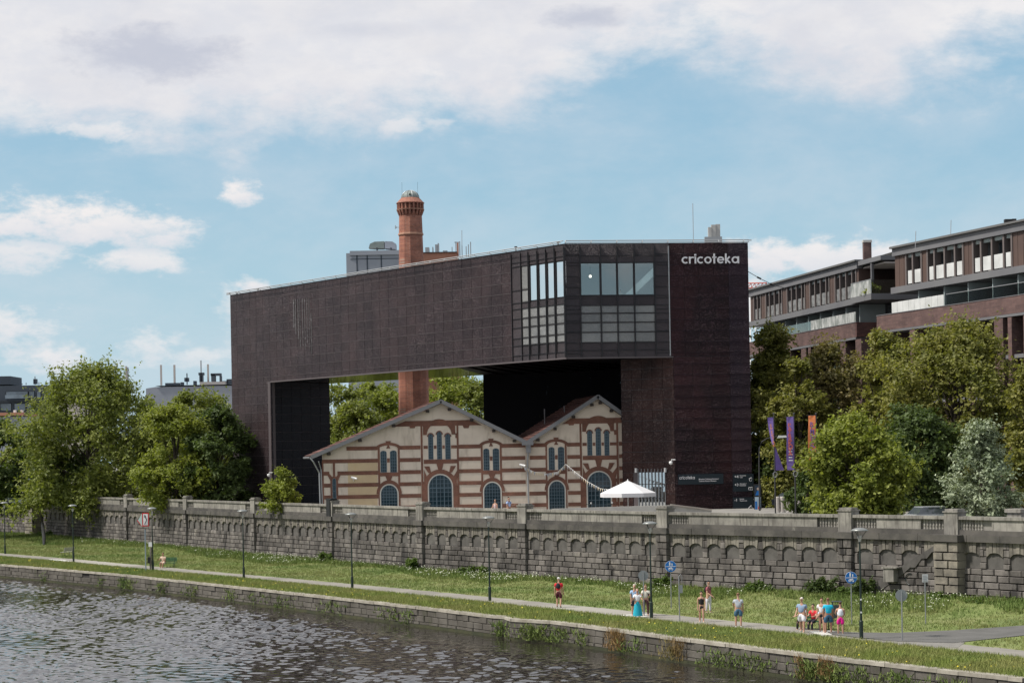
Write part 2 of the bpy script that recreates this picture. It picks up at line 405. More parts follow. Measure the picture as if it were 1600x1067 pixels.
def wave_patch(k0, k1, y0, y1, nk, ny):
    """wind ripples on the part of the river in view, as real geometry, dying out at the patch's border"""
    r = np.random.default_rng(21)
    ks = np.linspace(k0, k1, nk); ys = np.exp(np.linspace(math.log(y0), math.log(y1), ny)); K, Y = np.meshgrid(ks, ys); X = K*Y
    Z = np.zeros_like(X)
    n = 90; lam = np.exp(r.uniform(math.log(.32), math.log(1.4), n)); th = r.normal(math.radians(72), .75, n); ph = r.uniform(0, 2*PI, n)
    for l, a, q in zip(lam, th, ph):
        k = 2*PI/l; warp = .9*np.sin(X*.13+Y*.05+q)+.7*np.sin(Y*.11-X*.07+2*q)
        w = k*(X*math.cos(a)+Y*math.sin(a))+q+warp; s = np.sin(w)
        Z += (WAVE_SLOPE/math.sqrt(n))*l/(2*PI)*1.414*(s+.3*np.cos(2*w))
    calm = .74+.30*np.sin(X*.07+Y*.05+1.0+np.sin(Y*.06))+.18*np.sin(X*.23-Y*.11)+.15*np.sin(X*.5+Y*.31)
    yq = np.array([hit(QUAY, float(kk))[1] for kk in ks])[None,:]; dq = np.clip((yq-Y-3)/19.0, 0, 1); sm = dq*dq*(3-2*dq)
    side = np.clip((K+.16)/.10, 0, 1); calm = calm*(1-side*(1-(.16+.84*sm)))
    e = np.minimum(np.minimum(K-k0, k1-K)*Y, np.minimum(Y-y0, y1-Y)); Z *= np.clip(e/3, 0, 1)*np.clip(calm, .3, 1.4)
    V = np.column_stack([X.ravel(), Y.ravel(), (ZW+.004+Z).ravel()]); ny_, nx_ = X.shape
    I = (np.arange(ny_-1)[:,None]*nx_+np.arange(nx_-1)[None,:]).ravel()
    me = np_mesh('river_water', V, np.column_stack([I, I+1, I+nx_+1, I+nx_]), M['water'])
    me.polygons.foreach_set('use_smooth', np.ones(len(I), bool)); me.update()
    o = bpy.data.objects.new('river_water_ripples', me); COL.objects.link(o); o['kind'] = 'structure'; ORG[o] = Vector((0,0,0))
WAVE_SLOPE = .31
M['water'] = water_material()
def soil_material():
    return material('mown_grass_soil', (.14,.185,.048), .95, col2=(.185,.195,.075), nscale=.25, stain=((.075,.11,.026), .12, .5, .7, 1), detail=6)
M['soil'] = soil_material()
M['path_mix'] = material('riverside_asphalt', (.24,.225,.195), .95, col2=(.18,.168,.148), nscale=.3, bump=.2, bscale=25,
                         stain=((.29,.275,.24), .02, .45, .55, 1))
build_ground()
# ================================================================ stone pieces shared by the embankment wall and the quay
def stone_variants():
    out = []
    r = random.Random(3)
    for k in range(4):
        c = .05
        j = lambda a: a + r.uniform(-.018, .018)
        v = [(0,0,0),(1,0,0),(1,0,1),(0,0,1)]
        v += [(0.0+.008,.72,.01),(1-.008,.72,.01),(1-.008,.72,.99),(.008,.72,.99)]
        v += [(j(c),j(1),j(c*1.6)),(j(1-c),j(1),j(c*1.6)),(j(1-c),j(1),j(1-c*1.6)),(j(c),j(1),j(1-c*1.6))]
        f = []
        for a in (0, 4):
            for q in range(4): f.append((a+q, a+4+q, a+4+(q+1) % 4, a+(q+1) % 4))
        f.append((8,11,10,9))
        out.append((np.array(v, dtype=float), f))
    return out
STONEV = stone_variants()
def shared_stone_meshes(m):
    res = []
    for v, f in STONEV:
        me = bpy.data.meshes.new('stone'); me.from_pydata([tuple(a) for a in v], [], f); me.update(); setm(me, m); res.append(me)
    return res
def rec_matrix(rc):
    P, Q, u0, u1, z0, z1, n0, n1 = rc[:8]
    dx, dy, nx, ny, L = frame_of(P, Q)
    o = Vector((P[0]+dx*u1+nx*n0, P[1]+dy*u1+ny*n0, z0))
    return Matrix(((-dx*(u1-u0), nx*(n1-n0), 0, o.x), (-dy*(u1-u0), ny*(n1-n0), 0, o.y), (0, 0, z1-z0, o.z), (0,0,0,1)))
def pxsize(rc):
    P, Q, u0, u1, z0, z1, n0, n1 = rc[:8]
    dx, dy, nx, ny, L = frame_of(P, Q); um = (u0+u1)/2
    X, Y = P[0]+dx*um, P[1]+dy*um
    if abs(X/Y) > .262: return 0
    facing = abs(nx*X+ny*Y)/math.hypot(X, Y)
    return (u1-u0)*facing*(z1-z0)*F*F/Y/Y
def place_pieces(recs, name, mat, parent, limit, stuff_name, SV=None):
    """the largest ones in view as parts of their own, the rest joined"""
    SV = SV or STONEV
    recs = sorted(recs, key=pxsize, reverse=True)
    mes = shared_stone_meshes(mat)
    for i, rc in enumerate(recs[:limit]): inst(name, mes[i % 4], parent, rec_matrix(rc))
    V = []; Fq = []; n = 0; nv_ = len(SV[0][0])
    for i, rc in enumerate(recs[limit:]):
        v, f = SV[i % 4]; mt = np.array(rec_matrix(rc))
        V.append(v @ mt[:3,:3].T + mt[:3,3] - np.array(ORG[parent])); Fq += [[a+n for a in q] for q in f]; n += nv_
    if V:
        me = np_mesh(stuff_name, np.vstack(V), np.array(Fq), mat)
        o = bpy.data.objects.new(stuff_name, me); COL.objects.link(o); o.parent = parent; ORG[o] = ORG[parent]; o['kind'] = 'stuff'

# ================================================================ the embankment wall
ZN0, ZNS, ZNC, ZV = 2.25, 2.93, 3.24, 3.85
def build_wall():
    w = thing('embankment_wall', 'long grey stone embankment wall with arched niches and a parapet above the grass bank', 'wall', (0, 150, 0))
    recs = []; core = MB(); vous = MB(); rr = random.Random(5)
    unders = MB()
    rows = [-.25,.17,.6,1.03,1.45,1.86,2.25]
    pier_i = [i for i in range(len(WALL)) if i not in (2, 13)]
    pts = WALL
    bays = []
    for a, b in zip(pier_i, pier_i[1:]):
        P, Q = pts[a], pts[b]
        if a < 2 and b > 2: pass
        bays.append((P, Q, b))
    for bi, (P, Q, b) in enumerate(bays):
        L = frame_of(P, Q)[4]
        if L > 45: sub = int(round(L/19.0)); 
        else: sub = 1
        for si in range(sub):
            U0, U1 = L*si/sub, L*(si+1)/sub; LL = U1-U0
            core.slab(P, Q, U0-.02, U1+.02, -.6, 4.28, -.9, -.13)
            # coursed ashlar below the niches
            for ri in range(6):
                u = U0+.6; z0, z1 = rows[ri], rows[ri+1]
                while u < U1-.6:
                    ln = rr.uniform(.75, 1.55); e = min(u+ln, U1-.6)
                    if U1-.6-e < .4: e = U1-.6
                    recs.append((P, Q, u+.018, e-.018, z0+.02, z1-.02, -.14, .05+.018*(5-ri)+rr.uniform(-.03,.035)))
                    u = e
            n = max(3, round((LL-1.24)/1.85)); a0 = U0+.62; pitch = (LL-1.24)/n
            for k in range(n):
                uc = a0+pitch*(k+.5); hw = pitch*.36
                # niche panel: one grey rendered sheet set back under its arch
                m = MB(); arc = []
                for q in range(9):
                    th = PI*q/8; arc.append((uc+hw*math.cos(th), ZNS+(ZNC-ZNS)*math.sin(th)))
                dx, dy, nx, ny, _ = frame_of(P, Q)
                def p3(u_, z_, n_): return Vector((P[0]+dx*u_+nx*n_, P[1]+dy*u_+ny*n_, z_))
                m.prism([p3(uc-hw, ZN0, -.07), p3(uc+hw, ZN0, -.07)] + [p3(u_, z_, -.07) for u_, z_ in arc], (-nx*.07, -ny*.07, 0))
                if si == 0 or sub == 1: obj('niche_panel', m, M['niche'], w)
                # voussoirs
                nv = 5
                for q in range(nv):
                    ua = uc-hw+2*hw*q/nv+.008; ub = uc-hw+2*hw*(q+1)/nv-.008
                    za = ZNS+(ZNC-ZNS)*math.sqrt(max(0, 1-((ua-uc)/hw)**2)); zb = ZNS+(ZNC-ZNS)*math.sqrt(max(0, 1-((ub-uc)/hw)**2))
                    zt = ZV-rr.choice((0, 0, .13, .2)); n1 = .05+rr.uniform(-.02,.05); lean = (q-2)*.03
                    i = len(vous.v)
                    vous.hexa([p3(ua,za,n1),p3(ub,zb,n1),p3(ub,zb,-.14),p3(ua,za,-.14),p3(ua+lean,zt,n1),p3(ub+lean,zt,n1),p3(ub+lean,zt,-.14),p3(ua+lean,zt,-.14)])
                    if zt < ZV-.05:
                        vous.hexa([p3(ua+lean,zt+.015,n1-.02),p3(ub+lean,zt+.015,n1-.02),p3(ub+lean,zt+.015,-.14),p3(ua+lean,zt+.015,-.14),p3(ua+lean,ZV,n1-.02),p3(ub+lean,ZV,n1-.02),p3(ub+lean,ZV,-.14),p3(ua+lean,ZV,-.14)])
                # the stones between two niches
                ua, ub = uc+hw, uc+pitch-hw
                if k == n-1: ub = uc+pitch*.5
                zs = [ZN0, ZN0+rr.uniform(.3,.4), ZNS+rr.uniform(-.03,.06), 3.4+rr.uniform(-.1,.1), ZV]
                for z0, z1 in zip(zs, zs[1:]):
                    if z1 > 3.3 and rr.random() < .7:
                        mid = (ua+ub)/2+rr.uniform(-.05,.05)
                        recs.append((P,Q,ua+.008,mid-.008,z0+.01,z1-.01,-.14,.04+rr.uniform(-.02,.05))); recs.append((P,Q,mid+.008,ub-.008,z0+.01,z1-.01,-.14,.04+rr.uniform(-.02,.05)))
                    else: recs.append((P,Q,ua+.008,ub-.008,z0+.01,z1-.01,-.14,.045+rr.uniform(-.02,.05)))
            recs.append((P,Q,U0+.6,a0+pitch*.14,ZN0,ZNS,-.14,.05)); recs.append((P,Q,U0+.6,a0+pitch*.14,ZNS,ZV,-.14,.05))
            # ledge blocks, plinth, parapet panel, coping
            u = U0
            while u < U1-.01:
                e = min(u+rr.uniform(1.3,1.7), U1)
                if U1-e < .6: e = U1
                j = rr.uniform(-.02,.02)
                obj('ledge_block', MB().slab(P,Q,u+.006,e-.006,ZV+.005,4.27,-.5,.26+j), M['cornice'], w)
                u = e
            obj('parapet_plinth', MB().slab(P,Q,U0+.5,U1-.5,4.275,4.56,-.35,.10), M['cornice'], w)
            # balusters beside the piers, panel between them
            bl = 1.9
            if b == 14: bl = 2.6
            k = 0
            for side in (0, 1):
                for q in range(8):
                    uu = (U0+.62+.24*q) if side == 0 else (U1-.62-.24*q)
                    if q*.24 > bl: continue
                    v = BAL if (si == 0) else None
                    if v is not None:
                        dx, dy, nx, ny, _ = frame_of(P, Q)
                        o = bpy.data.objects.new('baluster', BAL); COL.objects.link(o); o.parent = w
                        o.location = Vector((P[0]+dx*uu-nx*.12, P[1]+dy*uu-ny*.12, 4.56)) - ORG[w]; o.rotation_euler = (0,0,math.atan2(dy,dx))
            for c0, c1 in ((U0+.5,U0+.62+bl),(U1-.62-bl,U1-.5)): obj('baluster_backing', MB().slab(P,Q,c0,c1,4.561,5.202,-.28,-.14), M['concrete'], w)
            obj('parapet_panel', MB().slab(P,Q,U0+.62+bl,U1-.62-bl,4.562,5.2,-.28,.03), M['concrete'], w)
            obj('coping', MB().slab(P,Q,U0+.5,U1-.5,5.203,5.4,-.36,.13), M['concrete'], w)
    obj('wall_core', core, M['mortar'], w)
    # piers
    for i in pier_i[1:]:
        P = WALL[i-1]; Q = WALL[i]; R = WALL[min(i+1, len(WALL)-1)]
        dx, dy = R[0]-P[0], R[1]-P[1]; L = math.hypot(dx, dy); dx /= L; dy /= L
        A = (Q[0]-dx*5, Q[1]-dy*5); B = (Q[0]+dx*5, Q[1]+dy*5)      # pier centre at u = 5
        big = i in (3, 12); hw = 1.0 if i == 12 else (.6 if not big else 1.5); dep = .75 if i == 12 else (.3 if not big else 1.5)
        cu = 5.0 if i != 3 else 6.1
        zz = -.3; k = 0
        while zz < ZV-.05:
            h = .44 if not big else .5; z1 = min(zz+h, ZV)
            if ZV-z1 < .2: z1 = ZV
            mid = cu+(.2 if k % 2 else -.2)*hw
            for a_, b_ in ((cu-hw, mid), (mid, cu+hw)):
                (prec if not big else brec).append((A,B,a_+.01,b_-.01,zz+.01,z1-.01,-.14,dep+rr.uniform(-.03,.04)))
            if big:   # the return faces
                core2.slab(A,B,cu-hw+.06,cu+hw-.06,zz,z1,-.5,dep-.12)
            zz = z1; k += 1
        if big: obj('ledge_block', MB().slab(A,B,cu-hw-.1,cu+hw+.1,ZV+.003,4.272,-.5,dep+.12), M['cornice'], w)
        else: obj('ledge_block', MB().slab(A,B,cu-.72,cu+.72,ZV+.002,4.273,-.5,.42), M['cornice'], w)
        pw = .56
        obj('parapet_pier', MB().slab(A,B,5-pw,5+pw,4.275,5.62,-.55,.22), M['concrete'], w)
        obj('pier_cap', MB().slab(A,B,5-pw-.06,5+pw+.06,5.622,5.70,-.62,.28).slab(A,B,5-pw+.04,5+pw-.04,5.702,5.84,-.5,.16), M['concrete'], w)
        if i == 12:   # a second, farther pier of the stair head behind the parapet
            a2 = atZ(1553, 797, 5.8); PA = (Q[0]+dx*4, Q[1]+dy*4)
            obj('parapet_pier', MB().slab(A,B,8.3,9.4,4.275,5.62,-1.9,-1.1), M['concrete'], w)
            obj('pier_cap', MB().slab(A,B,8.2,9.5,5.622,5.85,-2.0,-1.0), M['concrete'], w)
        if i == 7:    # black plastic sheath on one pier
            obj('black_sheath', MB().slab(A,B,4.5,5.3,4.1,5.95,.225,.33).slab(A,B,4.45,5.62,5.8,5.95,-.3,.34), M['black'], w)
    obj('buttress_core', core2, M['mortar'], w)
    place_pieces(prec+recs, 'stone', M['stone'], w, 290, 'remaining_stones')
    place_pieces(brec, 'pale_stone', M['stone_light'], w, 90, 'remaining_pale_stones')
    obj('arch_stones', vous, M['stone_voussoir'], w, kind='stuff')
    # scar of a removed stair, its landing block and an iron ring, low on the wall near the right
    P, Q = WALL[11], WALL[12]; dx, dy, nx, ny, L = frame_of(P, Q)
    def pl(x, y, n_): u, z = on_plane(x, y, P, Q); return Vector((P[0]+dx*u+nx*n_, P[1]+dy*u+ny*n_, z))
    m = MB(); m.prism([pl(x,y,.13) for x, y in [(1362,914),(1376,923),(1412,897),(1424,886),(1432,886),(1442,872),(1450,872),(1458,862),(1470,860),(1473,845)]], (-nx*.14, -ny*.14, 0))
    obj('stair_scar', m, M['niche'], w)
    m = MB(); m.prism([pl(x,y,.55) for x, y in [(1389,886),(1389,908),(1405,908),(1405,888)]], (-nx*.5, -ny*.5, 0)); obj('landing_block', m, M['concrete'], w)
    m = MB(); m.prism([pl(x,y,.62) for x, y in [(1387,884),(1387,887),(1411,887),(1411,885)]], (-nx*.55, -ny*.55, 0)); obj('landing_slab', m, M['concrete'], w)
    m = MB(); c = pl(1424, 904, .12); R_ = .36
    m.tube([c+Vector((dx*R_*math.cos(a), dy*R_*math.cos(a), R_*math.sin(a)))+Vector((nx,ny,0))*.02 for a in np.linspace(1.2, 4.6, 14)], .03, 5)
    obj('iron_ring', m, M['dark_metal'], w)
    # drain pipe on the round buttress at the left
    P, Q = WALL[3], WALL[4]; dx, dy, nx, ny, L = frame_of(P, Q)
    obj('drain_pipe', MB().tube([atZ(81,817,2.2)+Vector((nx,ny,0))*1.2, atZ(84,840,.6)+Vector((nx,ny,0))*1.2, atZ(84,851,0)+Vector((nx,ny,0))*1.2], [.2,.22,.12], 7), M['black'], w)
prec = []; brec = []; core2 = MB()
def baluster_mesh():
    m = MB(); m.lathe(0, 0, [(.08,0),(.08,.07),(.055,.1),(.085,.24),(.06,.38),(.045,.5),(.075,.56),(.08,.64)], 8)
    me = m.mesh('baluster'); setm(me, M['concrete']); return me
BAL = baluster_mesh()
M['stone_voussoir'] = material('arch_stone', (.20,.182,.152), .92, col2=(.115,.105,.09), nscale=.8, island=.24, bump=.7, bscale=7,
                      stain=((.045,.04,.036), 1.0, .52, .74, .5), pale=(.27,.24,.195))
build_wall()

# ================================================================ the quay
def build_quay():
    w = thing('quay_wall', 'low weathered quay wall of stone blocks with a pale coping at the waterline', 'wall', (0, 110, -1.4))
    rr = random.Random(9); recs = []; core = MB(); alg = MB()
    for i in range(len(QUAY)-1):
        P, Q = QUAY[i], QUAY[i+1]; L = frame_of(P, Q)[4]
        if L < .05: continue
        core.slab(P, Q, -.01, L+.01, ZW-1.5, -.12, -.6, -.06)
        u = 0; k = 0
        while u < L-.01:
            e = min(u+rr.uniform(1.2,1.9), L)
            if L-e < .5: e = L
            j = rr.uniform(-.01,.01)
            obj('coping_stone', MB().slab(P,Q,u+.008,e-.008,-.10+j,.065+j,-.5,.08+rr.uniform(-.01,.03)), M['quay_cap'], w) if (abs(P[0]/P[1]) < .3 and abs(Q[0]/Q[1]) < .3) else core.slab(P,Q,u,e,-.1,.065,-.5,.08)
            u = e
        for z0, z1 in ((-.50,-.11),(-.88,-.503),(-1.05,-.883)):
            u = 0
            while u < L-.01:
                e = min(u+rr.uniform(.7,1.5), L)
                if L-e < .3: e = L
                if rr.random() > .012: recs.append((P,Q,u+.007,e-.007,z0+.005,z1-.005,-.08,.03+rr.uniform(-.03,.05)+(.03 if z0 < -.9 else 0)))
                u = e
        alg.slab(P, Q, -.02, L+.02, ZW-1.2, -1.055, -.4, .14)
    obj('wall_core', core, M['mortar'], w); obj('waterline_ledge', alg, M['algae'], w)
    place_pieces(recs, 'stone', M['quay'], w, 280, 'remaining_stones')
build_quay()
# ================================================================ the museum: dark metal-clad bridge over the old building
def skin_material(name, base, base2, fleck, fl_amt, rough=.42, metal=.35, scale=11.0, gs=.22):
    m = bpy.data.materials.new(name); m.use_nodes = True; t = NT(m.node_tree); bs = t.n['Principled BSDF']
    geo = t.new('ShaderNodeNewGeometry'); pos = geo.outputs['Position']
    c = t.mix(t.mr(t.noise(pos, gs, 4.0, .6), .35, .65), c4(base), c4(base2))
    vo = t.new('ShaderNodeTexVoronoi'); vo.feature = 'F1'; vo.inputs['Scale'].default_value = scale; t.l.new(pos, vo.inputs['Vector'])
    sep = t.new('ShaderNodeSeparateColor'); t.l.new(vo.outputs['Color'], sep.inputs[0])
    f = t.m('MULTIPLY', t.mr(sep.outputs[0], .72, .95), t.mr(t.noise(pos, .35, 3.0, .6), .3, .7, .35, 1.0))
    c = t.mix(t.m('MULTIPLY', f, fl_amt), c, c4(fleck))
    oi = t.new('ShaderNodeObjectInfo')
    r = t.m('FRACT', t.m('ADD', oi.outputs['Random'], geo.outputs['Random Per Island']))
    k = t.mr(r, 0, 1, .86, 1.14, smooth=False); c = t.mix(1.0, c, t.comb(k, k, k), 'MULTIPLY')
    t.l.new(c, bs.inputs['Base Color']); bs.inputs['Roughness'].default_value = rough; bs.inputs['Metallic'].default_value = metal; bs.inputs['Specular IOR Level'].default_value = .22
    b = t.new('ShaderNodeBump'); b.inputs['Strength'].default_value = .9; b.inputs['Distance'].default_value = .03
    t.l.new(t.m('ADD', sep.outputs[1], t.noise(pos, 5.0, 3.0, .6)), b.inputs['Height']); t.l.new(b.outputs[0], bs.inputs['Normal'])
    return m
M['skin'] = skin_material('perforated_dark_steel', (.043,.028,.030), (.027,.019,.022), (.20,.16,.165), .5, scale=15.0)
M['skin_red'] = skin_material('perforated_red_brown_steel', (.032,.012,.014), (.015,.008,.010), (.085,.05,.06), .6)
M['skin_dark'] = skin_material('shaded_inner_steel', (.006,.006,.010), (.004,.004,.008), (.02,.018,.022), .3)  # inner faces: their shade is put into a near-black copy of the steel
M['skin_sunlit'] = skin_material('sunlit_brown_steel', (.050,.024,.021), (.026,.015,.015), (.17,.13,.12), .55)  # tower's left-facing side: sunlight is put into a paler brown
M['mesh'] = skin_material('fine_grey_mesh', (.064,.053,.057), (.046,.040,.045), (.09,.085,.09), .35, scale=22)
M['mesh_window'] = skin_material('mesh_over_glazing', (.25,.25,.245), (.19,.195,.20), (.34,.34,.33), .6, scale=18)
M['backing'] = material('panel_frame_steel', (.095,.080,.083), .6, .1)  # paler than the skin: light caught on panel edges is in this colour
M['mullion'] = material('black_mullion', (.022,.021,.024), .45, .3)
M['soffit'] = material('polished_soffit', (.22,.20,.19), .10, .95)
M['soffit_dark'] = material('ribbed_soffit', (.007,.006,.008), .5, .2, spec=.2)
M['rail'] = material('roof_rail', (.33,.34,.35), .5, .5)
M['roof_felt'] = material('flat_roof', (.12,.12,.12), .9)
M['letters'] = material('white_letters', (.70,.69,.71), .5)
M['sign_board'] = material('dark_teal_board', (.010,.020,.028), .45)
def glass_material(name, tint=(.62,.70,.74), mixf=.5, rough=.02):
    """reflecting and partly see-through window glass"""
    m = bpy.data.materials.new(name); m.use_nodes = True; t = NT(m.node_tree); t.n.clear()
    out = t.new('ShaderNodeOutputMaterial'); g = t.new('ShaderNodeBsdfGlossy'); tr = t.new('ShaderNodeBsdfTransparent'); mx = t.new('ShaderNodeMixShader')
    g.inputs['Color'].default_value = c4(tint); g.inputs['Roughness'].default_value = rough; tr.inputs['Color'].default_value = (.82,.88,.88,1)
    mx.inputs[0].default_value = mixf; t.l.new(tr.outputs[0], mx.inputs[1]); t.l.new(g.outputs[0], mx.inputs[2]); t.l.new(mx.outputs[0], out.inputs[0])
    return m
M['glass_clear'] = glass_material('cafe_glass', (.95,.93,.92), .17)
M['glass_sky'] = glass_material('sky_reflecting_glass', (.90,.88,.88), .9)
M['room'] = material('pale_interior', (.5,.52,.52), .9)
M['brace'] = material('painted_brace', (.85,.88,.87), .7)

ZT, ZB = 29.1, 18.56
def pt2(x, y, z): v = atZ(x, y, z); return (v.x, v.y)
P1 = pt2(360, 461, ZT); P3 = pt2(883, 380.5, ZT); P4 = pt2(1168.5, 379, ZT)
def lerp2(A, B, t): return (A[0]+(B[0]-A[0])*t, A[1]+(B[1]-A[1])*t)
PC = pt2(593, 424, ZT)                               # the slight crease in the long side
LB = (-21.4, 234.6); CB = (-2.96, 219.8); P5 = (21.2, 202.0); P1B = (-27.2, 241.6)
def lettering(text, mb_place, h, depth):
    """hand drawn geometric letters; returns a list of MB in local (x right, z up) space with total width"""
    out = []; x = 0.0; t = h*.205; R = h*.5
    def ring(cx, a0, a1, m, r=None, n=22):
        r = r or R; ro, ri = r, r-t
        for k in range(n):
            p, q = a0+(a1-a0)*k/n, a0+(a1-a0)*(k+1)/n
            m.hexa([(cx+ri*math.cos(p),-depth,R+ri*math.sin(p)),(cx+ro*math.cos(p),-depth,R+ro*math.sin(p)),(cx+ro*math.cos(p),0,R+ro*math.sin(p)),(cx+ri*math.cos(p),0,R+ri*math.sin(p)),
                    (cx+ri*math.cos(q),-depth,R+ri*math.sin(q)),(cx+ro*math.cos(q),-depth,R+ro*math.sin(q)),(cx+ro*math.cos(q),0,R+ro*math.sin(q)),(cx+ri*math.cos(q),0,R+ri*math.sin(q))])
    def bar(m, xa, xb, za, zb): m.box(xa, xb, -depth-.001, .001, za, zb)
    def diag(m, xa, za, xb, zb):
        v = Vector((xb-xa, 0, zb-za)).normalized(); n_ = Vector((-v.z, 0, v.x))*t*.52
        A, B = Vector((xa,0,za)), Vector((xb,0,zb)); d = Vector((0,-depth,0))
        m.hexa([A-n_+d, B-n_+d, B-n_, A-n_, A+n_+d, B+n_+d, B+n_, A+n_])
    gap = h*.13
    for ch in text:
        m = MB()
        if ch == 'c': ring(x+R, math.radians(48), math.radians(312), m); w = R*1.78
        elif ch == 'o': ring(x+R, 0, 2*PI, m); w = 2*R
        elif ch == 'e':
            ring(x+R, 0, math.radians(318), m); bar(m, x+t*.5, x+2*R-t*.15, R-t*.42, R+t*.42); w = 2*R
        elif ch == 'a': ring(x+R, 0, 2*PI, m); bar(m, x+2*R-t*.8, x+2*R+t*.2, 0, h); w = 2*R+t*.2
        elif ch == 'r':
            bar(m, x, x+t, 0, h); ring(x+R*.98, math.radians(60), math.radians(150), m, n=8); w = R*1.25+t*.3
        elif ch == 'i': bar(m, x, x+t, 0, h); m.lathe(0,0,[(0.001,0)],3) if False else None; bar(m, x-.02*h, x+t+.02*h, h*1.13, h*1.36); w = t
        elif ch == 't': bar(m, x+t*.75, x+t*1.75, 0, h*1.42); bar(m, x, x+t*2.7, h*.80, h*.98); w = t*2.7
        elif ch == 'k':
            bar(m, x, x+t, 0, h*1.42); diag(m, x+t*.6, h*.45, x+h*.62, h*.97); diag(m, x+t*1.1, h*.5, x+h*.70, h*.05); w = h*.78
        out.append(m); x += w+gap*(.75 if ch in 'rt' else 1.0)
    return out, x-gap
def text_mesh(s, size, depth=.02, bold=False):
    cu = bpy.data.curves.new('lettering', 'FONT'); cu.body = s; cu.size = size; cu.extrude = depth; cu.resolution_u = 2
    if bold: cu.offset = size*.018
    o = bpy.data.objects.new('lettering_tmp', cu); COL.objects.link(o)
    dg = bpy.context.evaluated_depsgraph_get(); me = bpy.data.meshes.new_from_object(o.evaluated_get(dg))
    bpy.data.objects.remove(o); bpy.data.curves.remove(cu); me.name = 'lettering'
    return me
def put_text(s, size, P, Q, u, z, n, mat, parent, name='lettering', bold=False, rot=0.0):
    dx, dy, nx, ny, L = frame_of(P, Q)
    me = text_mesh(s, size, .015, bold); setm(me, mat)
    o = bpy.data.objects.new(name, me); COL.objects.link(o); o.parent = parent; ORG[o] = ORG[parent]
    R_ = Matrix(((dx, 0, nx), (dy, 0, ny), (0, 1, 0)))      # text x -> along, y -> up, z -> outwards
    if rot: R_ = R_ @ Matrix.Rotation(rot, 3, 'Z')
    o.rotation_mode = 'QUATERNION'; o.rotation_quaternion = R_.to_quaternion()
    o.location = Vector((P[0]+dx*u+nx*n, P[1]+dy*u+ny*n, z)) - ORG[parent]
    return o
PV = []
for k_ in range(4):
    r_ = random.Random(40+k_); j_ = lambda a: a + r_.uniform(-.0015, .0015)
    v_ = [(0,0,0),(1,0,0),(1,0,1),(0,0,1),(j_(.004),1+r_.uniform(-.1,.1),j_(.006)),(j_(.996),1+r_.uniform(-.1,.1),j_(.006)),(j_(.996),1+r_.uniform(-.1,.1),j_(.994)),(j_(.004),1+r_.uniform(-.1,.1),j_(.994))]
    PV.append((np.array(v_, dtype=float), [(0,4,5,1),(1,5,6,2),(2,6,7,3),(3,7,4,0),(4,7,6,5)]))
def shared_panel_meshes(m):
    res = []
    for v, f in PV:
        me = bpy.data.meshes.new('cladding_panel'); me.from_pydata([tuple(a) for a in v], [], f); me.update(); setm(me, m); res.append(me)
    return res
